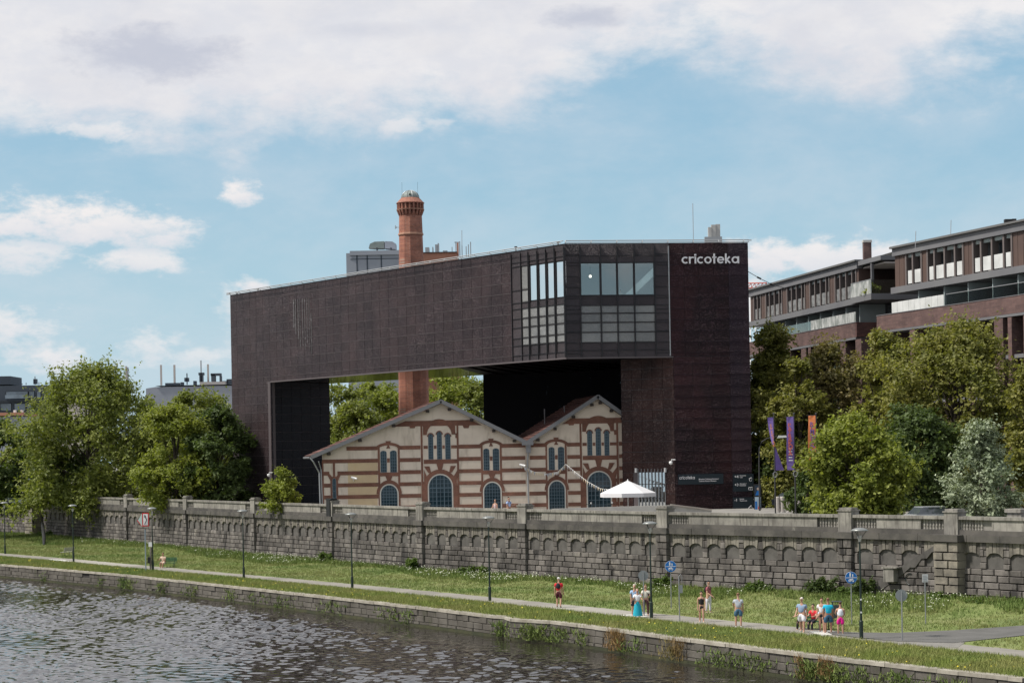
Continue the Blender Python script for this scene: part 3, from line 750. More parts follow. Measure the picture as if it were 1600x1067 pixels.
def build_museum():
    b = thing('museum_building', 'dark brown metal clad building bridging over the striped brick house', 'building', (0, 200, ZS))
    recs = {'skin': [], 'skin_red': [], 'skin_dark': [], 'skin_sunlit': [], 'mesh': []}
    def panelize(P, Q, u0, u1, z0, z1, pw, ph, key, n=.0, hole=None, zref=ZT):
        cols = max(1, round((u1-u0)/pw)); w_ = (u1-u0)/cols
        k = int(math.ceil((zref-z1)/ph - 1e-6))
        edges = [z1] + [zref-ph*i for i in range(0, 60) if z0+.12 < zref-ph*i < z1-.12] + [z0]
        for i in range(cols):
            for za, zb in zip(edges[1:], edges):
                ua, ub = u0+w_*i, u0+w_*(i+1)
                if hole and any(h[0]-.05 <= (ua+ub)/2 <= h[1]+.05 and h[2]-.05 <= (za+zb)/2 <= h[3]+.05 for h in hole): continue
                recs[key].append((P, Q, ua+.012, ub-.012, za+.022, zb-.022, n, n+.045))
    core = MB()
    dl = frame_of(P1, P3)[4]
    U_ = lambda x: on_plane(x, 470, P3, P4)[0]; tw_u = on_plane(1052, 560, P3, P4)[0]
    # ---- long side, with its crease
    LA = frame_of(P1, PC)[4]; LC = frame_of(PC, P3)[4]
    leg_u, _ = on_plane(424, 640, P1, PC)
    glz_u, _ = on_plane(801, 480, PC, P3)
    core.slab(P1, PC, .0, leg_u, ZS-.2, ZT, -.5, -.01)
    core.slab(P1, PC, leg_u, LA, ZB, ZT, -.5, -.01)
    core.slab(PC, P3, 0, glz_u, ZB, ZT, -.5, -.01)
    panelize(P1, PC, 0, leg_u, ZS, ZT, 1.6, 1.0, 'skin')
    panelize(P1, PC, leg_u, LA, ZB, ZT, 1.6, 1.0, 'skin')
    panelize(PC, P3, 0, glz_u, ZB, ZT, 1.6, 1.0, 'skin')
    for P_, Q_, a_, c_, z0_ in ((P1, PC, 0, LA, ZB), (P1, PC, 0, leg_u, ZS), (PC, P3, 0, glz_u, ZB), (P3, P4, U_(1046), frame_of(P3,P4)[4], ZS)):  # added strips stand for light caught along the panel joints
        q_ = 1
        while ZT-1.0*q_ > z0_+.3:
            zz_ = ZT-(1.0 if P_ is not P3 else 1.02)*q_
            if not (z0_ == ZS and P_ is P1 and zz_ > ZB) and not (P_ is P3 and zz_ < ZB and a_ < tw_u): obj('lit_joint_strip', MB().slab(P_, Q_, a_+.01, c_-.01, zz_-.017, zz_+.017, .047, .07), M['backing' if P_ is not P3 else 'skin_mid'], b)
            elif P_ is P3: obj('lit_joint_strip', MB().slab(P_, Q_, tw_u, c_-.01, zz_-.014, zz_+.014, .047, .06), M['skin_mid'], b)
            q_ += 1
    # vertical slot windows glimpsed behind the skin
    for x0, x1, y0, y1 in [(459,461,468,512),(462,464,468,522),(466,468,467,530),(469,471,467,545),(473,475,466,540),(476.5,478.5,466,546),(480,482,465,536),(483.5,485.5,465,548),(486.5,488.5,489,553)]:
        ua, z1 = on_plane(x0, y0, P1, PC); ub, z0 = on_plane(x1, y1, P1, PC)
        obj('slot_window', MB().slab(P1, PC, ua, ub, z0, z1, .072, .085), M['mesh_slot'], b)
    # ---- glazed corner, left part
    def U(x, y, P, Q): return on_plane(x, y, P, Q)[0]
    def Zf(x, y, P, Q): return on_plane(x, y, P, Q)[1]
    zt_ = ZT; wt = Zf(850,411,PC,P3); wb = Zf(850,469,PC,P3); lt = Zf(850,478.5,PC,P3); lb = Zf(850,537,PC,P3)
    w0, w1 = U(829,440,PC,P3), U(882,440,PC,P3); l0 = U(815,440,PC,P3)
    holes = [(w0, w1, wb, wt)]
    cols = [glz_u, U(815,440,PC,P3), U(826.5,440,PC,P3), U(840.5,440,PC,P3), U(854,440,PC,P3), U(867.5,440,PC,P3), U(882.5,440,PC,P3), LC]
    rowz = sorted([ZB, ZT, 27.95, wt, 25.3, 24.2, wb+.0, lt+.0, 21.75, 20.75, lb, 18.56+.55, 22.6 if abs(lt-22.6) > .3 else lt+.4])
    rowz = sorted(set(round(z, 3) for z in rowz))
    rz = [rowz[0]]
    for z in rowz[1:]:
        if z-rz[-1] > .3: rz.append(z)
    lowp = []; room = MB()
    for i in range(len(cols)-1):
        for za, zb in zip(rz, rz[1:]):
            zm = (za+zb)/2; um = (cols[i]+cols[i+1])/2
            if w0-.1 < um < w1+.1 and wb-.05 < zm < wt+.05: continue
            if um > l0 and um < w1+.1 and ((lb-.05 < zm < lt+.05) or (um < w0+.2 and wb < zm < wt)): lowp.append((PC,P3,cols[i]+.12,cols[i+1]-.12,za+.05,zb-.05,0,.05)); 
            else: recs['mesh'].append((PC,P3,cols[i]+.02,cols[i+1]-.02,za+.02,zb-.02,0,.05))
    win_cols = [c for c in cols if w0-.3 < c < w1+.3]
    for a_, c_ in zip(win_cols, win_cols[1:]):
        wd = obj('window', MB().slab(PC,P3,a_+.10,c_-.10,wb+.05,wt-.05,-.06,.0), M['mullion'], b)
        obj('pane', MB().slab(PC,P3,a_+.2,c_-.16,wb+.12,wt-.12,.004,.03), M['glass_sky'], wd)
    core.slab(PC, P3, glz_u, LC, ZB, wb-.02, -.5, -.02); core.slab(PC, P3, glz_u, LC, wt+.02, ZT, -.5, -.02)
    core.slab(PC, P3, glz_u, w0-.1, wb-.02, wt+.02, -.5, -.021); core.slab(PC, P3, w1+.1, LC, wb-.02, wt+.02, -.5, -.021)
    core.slab(PC, P3, w0, w1, wb, wt, -.5, -.1)
    for c in cols[:-1]:
        obj('mullion', MB().slab(PC,P3,c-.03,c+.03,ZB+.05,ZT-.3,.052,.15), M['mullion'], b)
        if w0-.3 < c < w1+.3: obj('mullion', MB().slab(PC,P3,c+.15,c+.19,ZB+.5,ZT-.6,.052,.15), M['mullion'], b)
    for z in rz[1:-1]:
        segs = [(glz_u, LC)] if not (wb < z < wt) else [(glz_u, w0), (w1, LC)]
        for s0, s1 in segs: obj('transom', MB().slab(PC,P3,s0,s1,z-.022,z+.022,.055,.12), M['mullion'], b)
    # ---- front face
    gz1 = U(1046, 470, P3, P4); LF = frame_of(P3, P4)[4]; tw = U(1052, 560, P3, P4)
    fx = [U(x, 500, P3, P4) for x in (883, 907.5, 939.5, 965.5, 992, 1024, 1046)]
    ft, fb = Zf(965,410,P3,P4), Zf(965,462,P3,P4); gt, gb = Zf(965,477,P3,P4), Zf(965,535,P3,P4)
    rz2 = [ZB, Zf(960,547,P3,P4), gb, gb+.95, gb+1.85, gb+2.7, gt, fb, ft, 27.95, ZT]
    rz2 = sorted(rz2)
    side_rows = [ZT-1.02*i for i in range(11)]+[ZB]
    low2 = []
    for i in range(6):
        inner = 1 <= i <= 4
        zs = rz2 if inner else sorted(side_rows)
        for za, zb in zip(zs, zs[1:]):
            if zb-za < .1: continue
            zm = (za+zb)/2
            if inner and fb < zm < ft: continue
            if inner and gb < zm < gt: low2.append((P3,P4,fx[i]+.05,fx[i+1]-.05,za+.04,zb-.04,0,.05))
            else: recs['mesh'].append((P3,P4,fx[i]+.02,fx[i+1]-.02,za+.02,zb-.02,0,.05))
    for i in range(1, 5):
        wd = obj('window', MB().slab(P3,P4,fx[i]+.03,fx[i+1]-.03,fb+.01,fb+.09,-.1,.04).slab(P3,P4,fx[i]+.03,fx[i+1]-.03,ft-.09,ft-.01,-.1,.04)
                 .slab(P3,P4,fx[i]+.03,fx[i]+.10,fb+.09,ft-.09,-.1,.04).slab(P3,P4,fx[i+1]-.10,fx[i+1]-.03,fb+.09,ft-.09,-.1,.04), M['mullion'], b)
        obj('pane', MB().slab(P3,P4,fx[i]+.10,fx[i+1]-.10,fb+.09,ft-.09,-.03,-.01), M['glass_clear'], wd)
    for c in fx: obj('mullion', MB().slab(P3,P4,c-.045,c+.045,ZB+.05,ZT-.3,.052,.17), M['mullion'] if c != fx[-1] else M['rail'], b)
    for z in rz2[1:-1]:
        obj('transom', MB().slab(P3,P4,fx[0],fx[6],z-.02,z+.02,.056,.12), M['mullion'], b)
    for z in side_rows[1:-1]:
        obj('transom', MB().slab(P3,P4,fx[0],fx[1],z-.016,z+.016,.057,.10), M['mullion'], b)
        obj('transom', MB().slab(P3,P4,fx[5],fx[6],z-.016,z+.016,.057,.10), M['mullion'], b)
    # walls round the cafe opening
    core.slab(P3,P4,0,LF,ft+.0,ZT,-.5,-.02); core.slab(P3,P4,0,LF,ZB,fb,-.5,-.02)
    core.slab(P3,P4,0,fx[1],fb,ft,-.5,-.021); core.slab(P3,P4,fx[5],LF,fb,ft,-.5,-.021)
    core.slab(P3,P4,tw,LF,ZS-.2,ZB,-.5,-.02)
    # the cafe room behind the four panes
    rm = MB(); rm.slab(P3,P4,fx[1]-1,fx[5]+1,fb-.9,fb-.7,-7,-.5).slab(P3,P4,fx[1]-1,fx[5]+1,ft+.1,ft+.3,-7,-.5).slab(P3,P4,fx[1]-1,fx[5]+1,fb-.7,ft+.1,-7.2,-7.0)
    rm.slab(P3,P4,fx[1]-1.2,fx[1]-1,fb-.7,ft+.1,-7,-.5).slab(P3,P4,fx[5]+1,fx[5]+1.2,fb-.7,ft+.1,-7,-.5)
    obj('cafe_room', rm, M['room'], b)
    A = on_plane(983, 463, P3, P4); B = on_plane(1024, 423, P3, P4)
    dx, dy, nx, ny, _ = frame_of(P3, P4)
    def pf(u, z, n_): return Vector((P3[0]+dx*u+nx*n_, P3[1]+dy*u+ny*n_, z))
    k_ = .42
    obj('diagonal_brace', MB().prism([pf(A[0]-k_-.7,A[1]-.55,-.12),pf(A[0]+k_-.7,A[1]-.55,-.12),pf(B[0]+k_+.35,B[1]+.35,-.12),pf(B[0]-k_+.35,B[1]+.35,-.12)], (-nx*.3,-ny*.3,0)), M['brace'], b)
    lampm = bpy.data.materials.new('lit_lamp'); lampm.use_nodes = True; q = lampm.node_tree.nodes['Principled BSDF']; q.inputs['Emission Color'].default_value = (1,.85,.7,1); q.inputs['Emission Strength'].default_value = 3
    lp = on_plane(925.6, 430, P3, P4)
    pl_ = pf(lp[0], lp[1], -1.2)
    pd = obj('pendant_lamp', MB().lathe(pl_.x, pl_.y, [(.02,pl_.z-.13),(.11,pl_.z-.08),(.13,pl_.z),(.1,pl_.z+.09),(.02,pl_.z+.13)], 10), lampm, b)
    obj('lamp_cord', MB().tube([pl_+Vector((0,0,.12)), pl_+Vector((0,0,2.0))], .012, 4), M['mullion'], pd)
    # ---- tower front
    for s0, s1, z0, z1, key in [(gz1, U(1141,600,P3,P4), ZB, ZT, 'skin_red'), (tw, U(1141,600,P3,P4), ZS, ZB-.01, 'skin_red'), (U(1141,600,P3,P4), LF, ZS, ZT, 'skin_mid')]:
        recs.setdefault(key, [])
        panelize(P3, P4, s0, s1, z0, z1, 1.55, 1.02, key)
    # ---- side faces of the legs and the rest of the shell
    Ab = pt2(1052, 555, ZB); Bb = (10.55, 189.9); Db = (13.2, 207.5)
    TW = lerp2(P3, P4, tw/LF); LEG = lerp2(P1, PC, leg_u/LA)
    def face(P, Q, z0, z1, key, pw=1.55, ph=1.02, off=.0, th=.5):
        L = frame_of(P, Q)[4]; core.slab(P, Q, 0, L, z0, z1, -th, -.01); panelize(P, Q, 0, L, z0, z1, pw, ph, key)
    eg0 = on_plane(998, 740, Bb, TW); eg1 = on_plane(1040, 740, Bb, TW); ezt = on_plane(1018, 733, Bb, TW)[1]
    Lb = frame_of(Bb, TW)[4]
    core.slab(Bb, TW, 0, Lb, ZS-.2, ZB, -.5, -.012)
    panelize(Bb, TW, 0, Lb, ZS, ZB-.02, 1.35, .98, 'skin_sunlit', hole=[(eg0[0], eg1[0], ZS, ezt)], zref=ZB)
    # entrance glazing with steel bars in front, reflecting the striped house
    wd = obj('entrance_glazing', MB().slab(Bb,TW,eg0[0],eg1[0],ZS,ezt,-.006,.02), M['glass_entr'], b)
    for k in range(9):
        uu = eg0[0]+(eg1[0]-eg0[0])*k/8
        obj('glazing_bar', MB().slab(Bb,TW,uu-.02,uu+.02,ZS,ezt+.05,.03,.12), M['rail'], b)
    for zz in (ZS+1.1, ZS+2.4): obj('glazing_rail', MB().slab(Bb,TW,eg0[0],eg1[0],zz-.03,zz+.03,.025,.10), M['mullion'], b)
    for uu in (eg0[0]-.2, eg1[0]+.1): obj('wall_lamp', MB().slab(Bb,TW,uu-.08,uu+.08,ezt-.3,ezt+.12,.08,.25), M['white'], b)
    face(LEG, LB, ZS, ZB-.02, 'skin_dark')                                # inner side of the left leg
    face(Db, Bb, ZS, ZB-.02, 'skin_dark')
    core.slab(P4, P5, 0, frame_of(P4, P5)[4], ZS-.2, ZT-.02, -.5, -.03)
    core.slab(P5, CB, 0, frame_of(P5, CB)[4], ZB+.02, ZT-.02, -.5, -.03)
    core.slab(P5, lerp2(P5, CB, .3), 0, frame_of(P5, lerp2(P5, CB, .3))[4], ZS-.2, ZB, -.5, -.031)
    core.slab(CB, P1B, 0, frame_of(CB, P1B)[4], ZB+.02, ZT-.02, -.5, -.03)
    core.slab(P1B, P1, 0, frame_of(P1B, P1)[4], ZS-.2, ZT-.02, -.5, -.03)
    core.slab(LB, P1B, 0, frame_of(LB, P1B)[4], ZS-.2, ZB+.02, -.5, -.032)
    obj('shell', core, M['backing'], b)
    # perforated screen of the back leg: tiny holes let the trees through
    sc = MB(); Ls = frame_of(CB, Db)[4]; sc.slab(CB, Db, 0, Ls, ZS, ZB+.15, .05, .11)
    obj('perforated_screen', sc, M['screen'], b)
    # roof and underside
    ring = [P1, PC, P3, P4, P5, CB, P1B]
    r = MB(); r.prism([Vector((p[0], p[1], ZT-.35)) for p in ring], (0,0,-.3)); obj('roof', r, M['roof_felt'], b)
    ring2 = [P1, PC, P3, (TW[0], TW[1]), P4, P5, CB, P1B]
    s = MB(); s.prism([Vector((p[0], p[1], ZB)) for p in reversed([P1, PC, lerp2(PC, P3, .42), lerp2(CB, P5, .0), P1B])], (0,0,.2)); obj('soffit', s, M['soffit'], b)
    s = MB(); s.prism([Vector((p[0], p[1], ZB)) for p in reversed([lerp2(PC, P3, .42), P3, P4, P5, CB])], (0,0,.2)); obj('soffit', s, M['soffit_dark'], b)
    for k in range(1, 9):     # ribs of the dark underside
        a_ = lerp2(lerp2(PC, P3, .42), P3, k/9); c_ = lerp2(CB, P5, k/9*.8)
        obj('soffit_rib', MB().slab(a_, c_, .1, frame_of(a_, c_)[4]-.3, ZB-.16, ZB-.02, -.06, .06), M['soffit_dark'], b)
    # bottom edge trim
    obj('edge_trim', MB().slab(P1,PC,leg_u,LA,ZB-.12,ZB+.02,-.1,.1).slab(PC,P3,0,LC,ZB-.12,ZB+.02,-.1,.1).slab(P3,P4,0,tw,ZB-.12,ZB+.02,-.1,.1), M['backing'], b)
    # roof edge: rail on posts
    rl = MB()
    for P, Q in ((P1,PC),(PC,P3),(P3,P4)):
        dx, dy, nx, ny, L = frame_of(P, Q)
        def q3(u, n_, z): return Vector((P[0]+dx*u+nx*n_, P[1]+dy*u+ny*n_, z))
        rl.tube([q3(0,.25,ZT+.22), q3(L,.25,ZT+.22)], .05, 5); rl.tube([q3(0,.5,ZT+.02), q3(L,.5,ZT+.02)], .04, 4)
        k = 0
        while k*2.4 < L: rl.tube([q3(k*2.4,-.1,ZT-.05), q3(k*2.4,.25,ZT+.22), q3(k*2.4,.5,ZT+.02)], .035, 4); k += 1
    e = Vector((P4[0], P4[1], ZT+.12)); d_ = Vector(frame_of(P3,P4)[:2]).to_3d()
    rl.tube([e+Vector((0,0,.1)), e+d_*.35+Vector((0,0,.1))], .05, 4)
    e1 = Vector((P1[0], P1[1], ZT+.2)); rl.tube([e1, e1-d_*.45], .06, 4)
    obj('roof_rail', rl, M['rail'], b)
    for x, y in [(370,457.5),(403,451),(806,385.5),(872,378)]:
        p = atZ(x, y, ZT+.7); u_, z_ = on_plane(x, y, P1, P3)
        obj('vent_post', MB().tube([Vector((p.x,p.y,ZT-.2)), Vector((p.x,p.y,ZT+.6))], .06, 5).tube([Vector((p.x,p.y,ZT+.6)), Vector((p.x,p.y,ZT+.72))], .16, 6), M['mullion'], b)
    # antennas on the roof of the tower
    p = atY(1083.5, 378, 192); obj('lightning_rod', MB().tube([p-Vector((0,0,.6)), p+Vector((0,0,3.7))], .03, 4), M['rail'], b)
    for k, (x0, x1, yt, yb) in enumerate([(1107,1112,355,379),(1112,1119,351,381),(1119,1126,350,378)]):
        a_ = atY(x0, yb, 195); c_ = atY(x1, yt, 195)
        obj('antenna_cabinet', MB().box(a_.x, c_.x-.03, 195+.1*k, 195.5+.1*k, a_.z-1.0, c_.z), M['cab'], b)
    p = atY(1114, 378, 194.6); obj('antenna_bracket', MB().box(p.x-.8, p.x+.9, 194.6, 195, p.z-.1, p.z+.5), M['rail'], b)
    # pieces: the largest as panels of their own
    allr = [(k, r_) for k, v in recs.items() for r_ in v]
    allr.sort(key=lambda a: pxsize(a[1]), reverse=True)
    mes = {k: shared_panel_meshes(M[k]) for k in recs}
    for i, (k, r_) in enumerate(allr[:270]): inst('cladding_panel', mes[k][i % 4], b, rec_matrix(r_))
    for k in recs:
        rest = [r_ for kk, r_ in allr[270:] if kk == k]
        if rest: place_pieces(rest, 'cladding_panel', M[k], b, 0, 'further_cladding', PV)
    place_pieces(lowp+low2, 'mesh_window_panel', M['mesh_window'], b, 200, 'further_mesh')
    # ---- name in large letters near the top of the tower
    sg = thing('facade_lettering', 'large white lettering spelling cricoteka high on the dark tower', 'sign', tuple(atY(1065,413,185.6)))
    ms, tw_ = lettering('cricoteka', None, .66, .12)
    u0, z0 = on_plane(1064.5, 412.5, P3, P4); u1, _ = on_plane(1154, 412, P3, P4)
    dx, dy, nx, ny, _ = frame_of(P3, P4); s_ = (u1-u0)/tw_
    for ch, m in zip('cricoteka', ms):
        m.v = [(P3[0]+dx*(u0+x*s_)+nx*(.16-y), P3[1]+dy*(u0+x*s_)+ny*(.16-y), z0+z*.98) for x, y, z in m.v]
        obj('letter', m, M['letters'], sg)
    # ---- boards on the tower
    def board(x0, y0, x1, y1, label, n_=.13):
        ua, z1 = on_plane(x0, y0, P3, P4); ub, z0 = on_plane(x1, y1, P3, P4)
        t = thing('wall_sign', label, 'sign', (P3[0]+dx*ua, P3[1]+dy*ua, z0))
        obj('board', MB().slab(P3,P4,ua,ub,z0,z1,.08,n_), M['sign_board'], t)
        return t, ua, ub, z0, z1
    t, ua, ub, z0, z1 = board(1059, 741, 1130, 755.5, 'long dark board naming the museum above the white ramp')
    ms, tw_ = lettering('cricoteka', None, .2, .02); s_ = 1.45/tw_
    for m in ms:
        m.v = [(P3[0]+dx*(ua+.12+x*s_)+nx*(.135-y), P3[1]+dy*(ua+.12+x*s_)+ny*(.135-y), z1-.46+z*1.1) for x, y, z in m.v]
        obj('letter', m, M['letters'], t)
    put_text('Muzeum Tadeusza Kantora /', .165, P3, P4, ua+1.95, z1-.53, .135, M['letters'], t, bold=True)
    put_text('Tadeusz Kantor Museum', .165, P3, P4, ua+1.95, z1-.71, .135, M['letters'], t, bold=True)
    for (y0, y1, num, l1, l2, ic, lab) in [(740.5,753,'+4','Kawiarnia','Café','cup','dark direction board for floor plus four with a cup symbol'),
                                      (753.2,767,'+3','Wystawa /','Exhibition','frame','dark direction board for floor plus three with a frame symbol'),
                                      (777,796,'-1','Szatnia','Cloakroom','hanger','dark direction board for floor minus one with a hanger symbol')]:
        t, ua, ub, z0, z1 = board(1145, y0, 1177, y1, lab)
        put_text(num, .36, P3, P4, ua+.12, z1-.36, .135, M['letters'], t, bold=True)
        put_text(l1, .15, P3, P4, ua+.62, z1-.2, .135, M['letters'], t, bold=True); put_text(l2, .15, P3, P4, ua+.62, z1-.36, .135, M['letters'], t, bold=True)
        ic_ = MB(); cu = ub-.28; cz = z0+.24
        def q3(u, z): return Vector((P3[0]+dx*u+nx*.15, P3[1]+dy*u+ny*.15, z))
        if ic == 'cup': L_ = [(-.14,.12),(-.1,-.12),(.08,-.12),(.12,.12),(-.14,.12)]; L2 = [(.0,.12),(.06,.24)]
        elif ic == 'frame': L_ = [(-.18,.12),(-.18,-.12),(.18,-.12),(.18,.12),(-.18,.12)]; L2 = [(.02,.12),(.02,-.12)]
        else: L_ = [(-.2,-.08),(0,.1),(.2,-.08),(.14,-.16),(-.14,-.16),(-.2,-.08)]; L2 = [(0,.1),(.06,.2)]
        ic_.tube([q3(cu+a, cz+c) for a, c in L_], .022, 4); ic_.tube([q3(cu+a, cz+c) for a, c in L2], .022, 4)
        obj('symbol', ic_, M['letters'], t)
    # dome camera on an arm at the tower corner, another on the left leg
    for (x, y, X0, Y0, lab) in [(1047,722,1,TW,'white dome camera on a bracket beside the brown tower corner'), (418,730,-1,LEG,'small white camera on the dark left leg beside the young tree')]:
        base = Vector((Y0[0], Y0[1], CZ+(HZ-y-4.0)*Y0[1]/F)) + Vector((0,-.1,.2))
        t = thing('security_camera', lab, 'camera', tuple(base))
        obj('arm', MB().tube([base, base+Vector((-.35,-.1,0)), base+Vector((-.42,-.1,-.15))], .06, 6), M['white'], t)
        c = base+Vector((-.42,-.1,-.3)); obj('dome', MB().lathe(c.x, c.y, [(.16,c.z+.15),(.17,c.z),(.12,c.z-.12),(.02,c.z-.17)], 12), M['white'], t, smooth=True)
M['skin_mid'] = skin_material('perforated_edge_steel', (.034,.018,.024), (.022,.014,.021), (.13,.10,.12), .4, scale=14)
M['mesh_slot'] = skin_material('slot_glass_through_skin', (.125,.12,.12), (.07,.066,.068), (.36,.35,.35), .8, scale=7, rough=.4)
M['cab'] = material('antenna_grey', (.42,.41,.39), .7)
M['glass_entr'] = glass_material('entrance_glass', (.75,.78,.8), .9)
def screen_material():
    m = bpy.data.materials.new('perforated_black_screen'); m.use_nodes = True; t = NT(m.node_tree); bs = t.n['Principled BSDF']
    bs.inputs['Base Color'].default_value = (.003,.003,.005,1); bs.inputs['Roughness'].default_value = .8; bs.inputs['Specular IOR Level'].default_value = .1
    pos = t.new('ShaderNodeNewGeometry').outputs['Position']
    vo = t.new('ShaderNodeTexVoronoi'); vo.inputs['Scale'].default_value = 8.0; t.l.new(pos, vo.inputs['Vector'])
    sep = t.new('ShaderNodeSeparateColor'); t.l.new(vo.outputs['Color'], sep.inputs[0])
    patch = t.mr(t.noise(pos, .25, 3.0, .6), .44, .54)
    hole = t.m('MULTIPLY', t.m('MULTIPLY', t.m('GREATER_THAN', sep.outputs[0], .66), t.m('LESS_THAN', vo.outputs['Distance'], .24)), patch)
    t.l.new(t.m('SUBTRACT', 1.0, hole), bs.inputs['Alpha'])
    return m
M['screen'] = screen_material()
build_museum()
# ================================================================ the old striped power house under the bridge
M['plaster'] = material('cream_plaster', (.64,.555,.455), .9, col2=(.58,.50,.41), nscale=.8, stain=((.36,.30,.23), .9, .52, .80, .25), bump=.3, bscale=5)
M['plaster_warm'] = material('ochre_stained_plaster', (.56,.44,.27), .9, col2=(.50,.38,.24), nscale=.4, stain=((.56,.40,.20), .7, .5, .7, .3))
def brick_material(name, c1, c2, mort, scale=1.0, rowh=.075, bw=.25, vert=False):
    m = bpy.data.materials.new(name); m.use_nodes = True; t = NT(m.node_tree); bs = t.n['Principled BSDF']
    pos = t.new('ShaderNodeNewGeometry').outputs['Position']
    sep = t.new('ShaderNodeSeparateXYZ'); t.l.new(pos, sep.inputs[0])
    h = t.m('ADD', sep.outputs[0], t.m('MULTIPLY', sep.outputs[1], 1.0))
    br = t.new('ShaderNodeTexBrick'); t.l.new(t.comb(h, sep.outputs[2], 0.0), br.inputs['Vector'])
    br.inputs['Scale'].default_value = scale; br.inputs['Brick Width'].default_value = bw; br.inputs['Row Height'].default_value = rowh
    br.inputs['Mortar Size'].default_value = .012*scale; br.inputs['Color1'].default_value = c4(c1); br.inputs['Color2'].default_value = c4(c2); br.inputs['Mortar'].default_value = c4(mort)
    c = t.mix(1.0, br.outputs[0], t.mix(t.mr(t.noise(pos, .8, 5.0, .65), .3, .7), (.72,.70,.70,1), (1.15,1.12,1.1,1)), 'MULTIPLY')
    t.l.new(c, bs.inputs['Base Color']); bs.inputs['Roughness'].default_value = .88
    b = t.new('ShaderNodeBump'); b.inputs['Strength'].default_value = .5; b.inputs['Distance'].default_value = .02; t.l.new(br.outputs[1], b.inputs['Height']); b.invert = True
    t.l.new(b.outputs[0], bs.inputs['Normal'])
    return m
M['brick'] = brick_material('red_facade_brick', (.215,.078,.044), (.15,.052,.032), (.20,.13,.10))
M['brick_chimney'] = brick_material('chimney_brick', (.34,.135,.085), (.24,.09,.062), (.30,.22,.18), rowh=.16, bw=.5)
M['brick_dark'] = brick_material('brown_apartment_brick', (.135,.080,.072), (.095,.055,.052), (.11,.085,.08), rowh=.16, bw=.55)
M['roof_tile'] = material('red_brown_roof_tile', (.12,.048,.038), .8, col2=(.07,.033,.028), nscale=1.2, island=.3)
M['fascia'] = material('zinc_verge', (.17,.172,.18), .55, .3)
M['timber'] = material('dark_timber', (.03,.022,.018), .8)
M['win_frame'] = material('blue_grey_window_frame', (.075,.115,.145), .5)
M['white_trim'] = material('pale_window_reveal', (.52,.50,.45), .8)
M['dark_glass'] = glass_material('dark_window_glass', (.55,.62,.66), .42)
M['dark_room'] = material('unlit_room', (.012,.014,.016), .9)
YB = 192.0
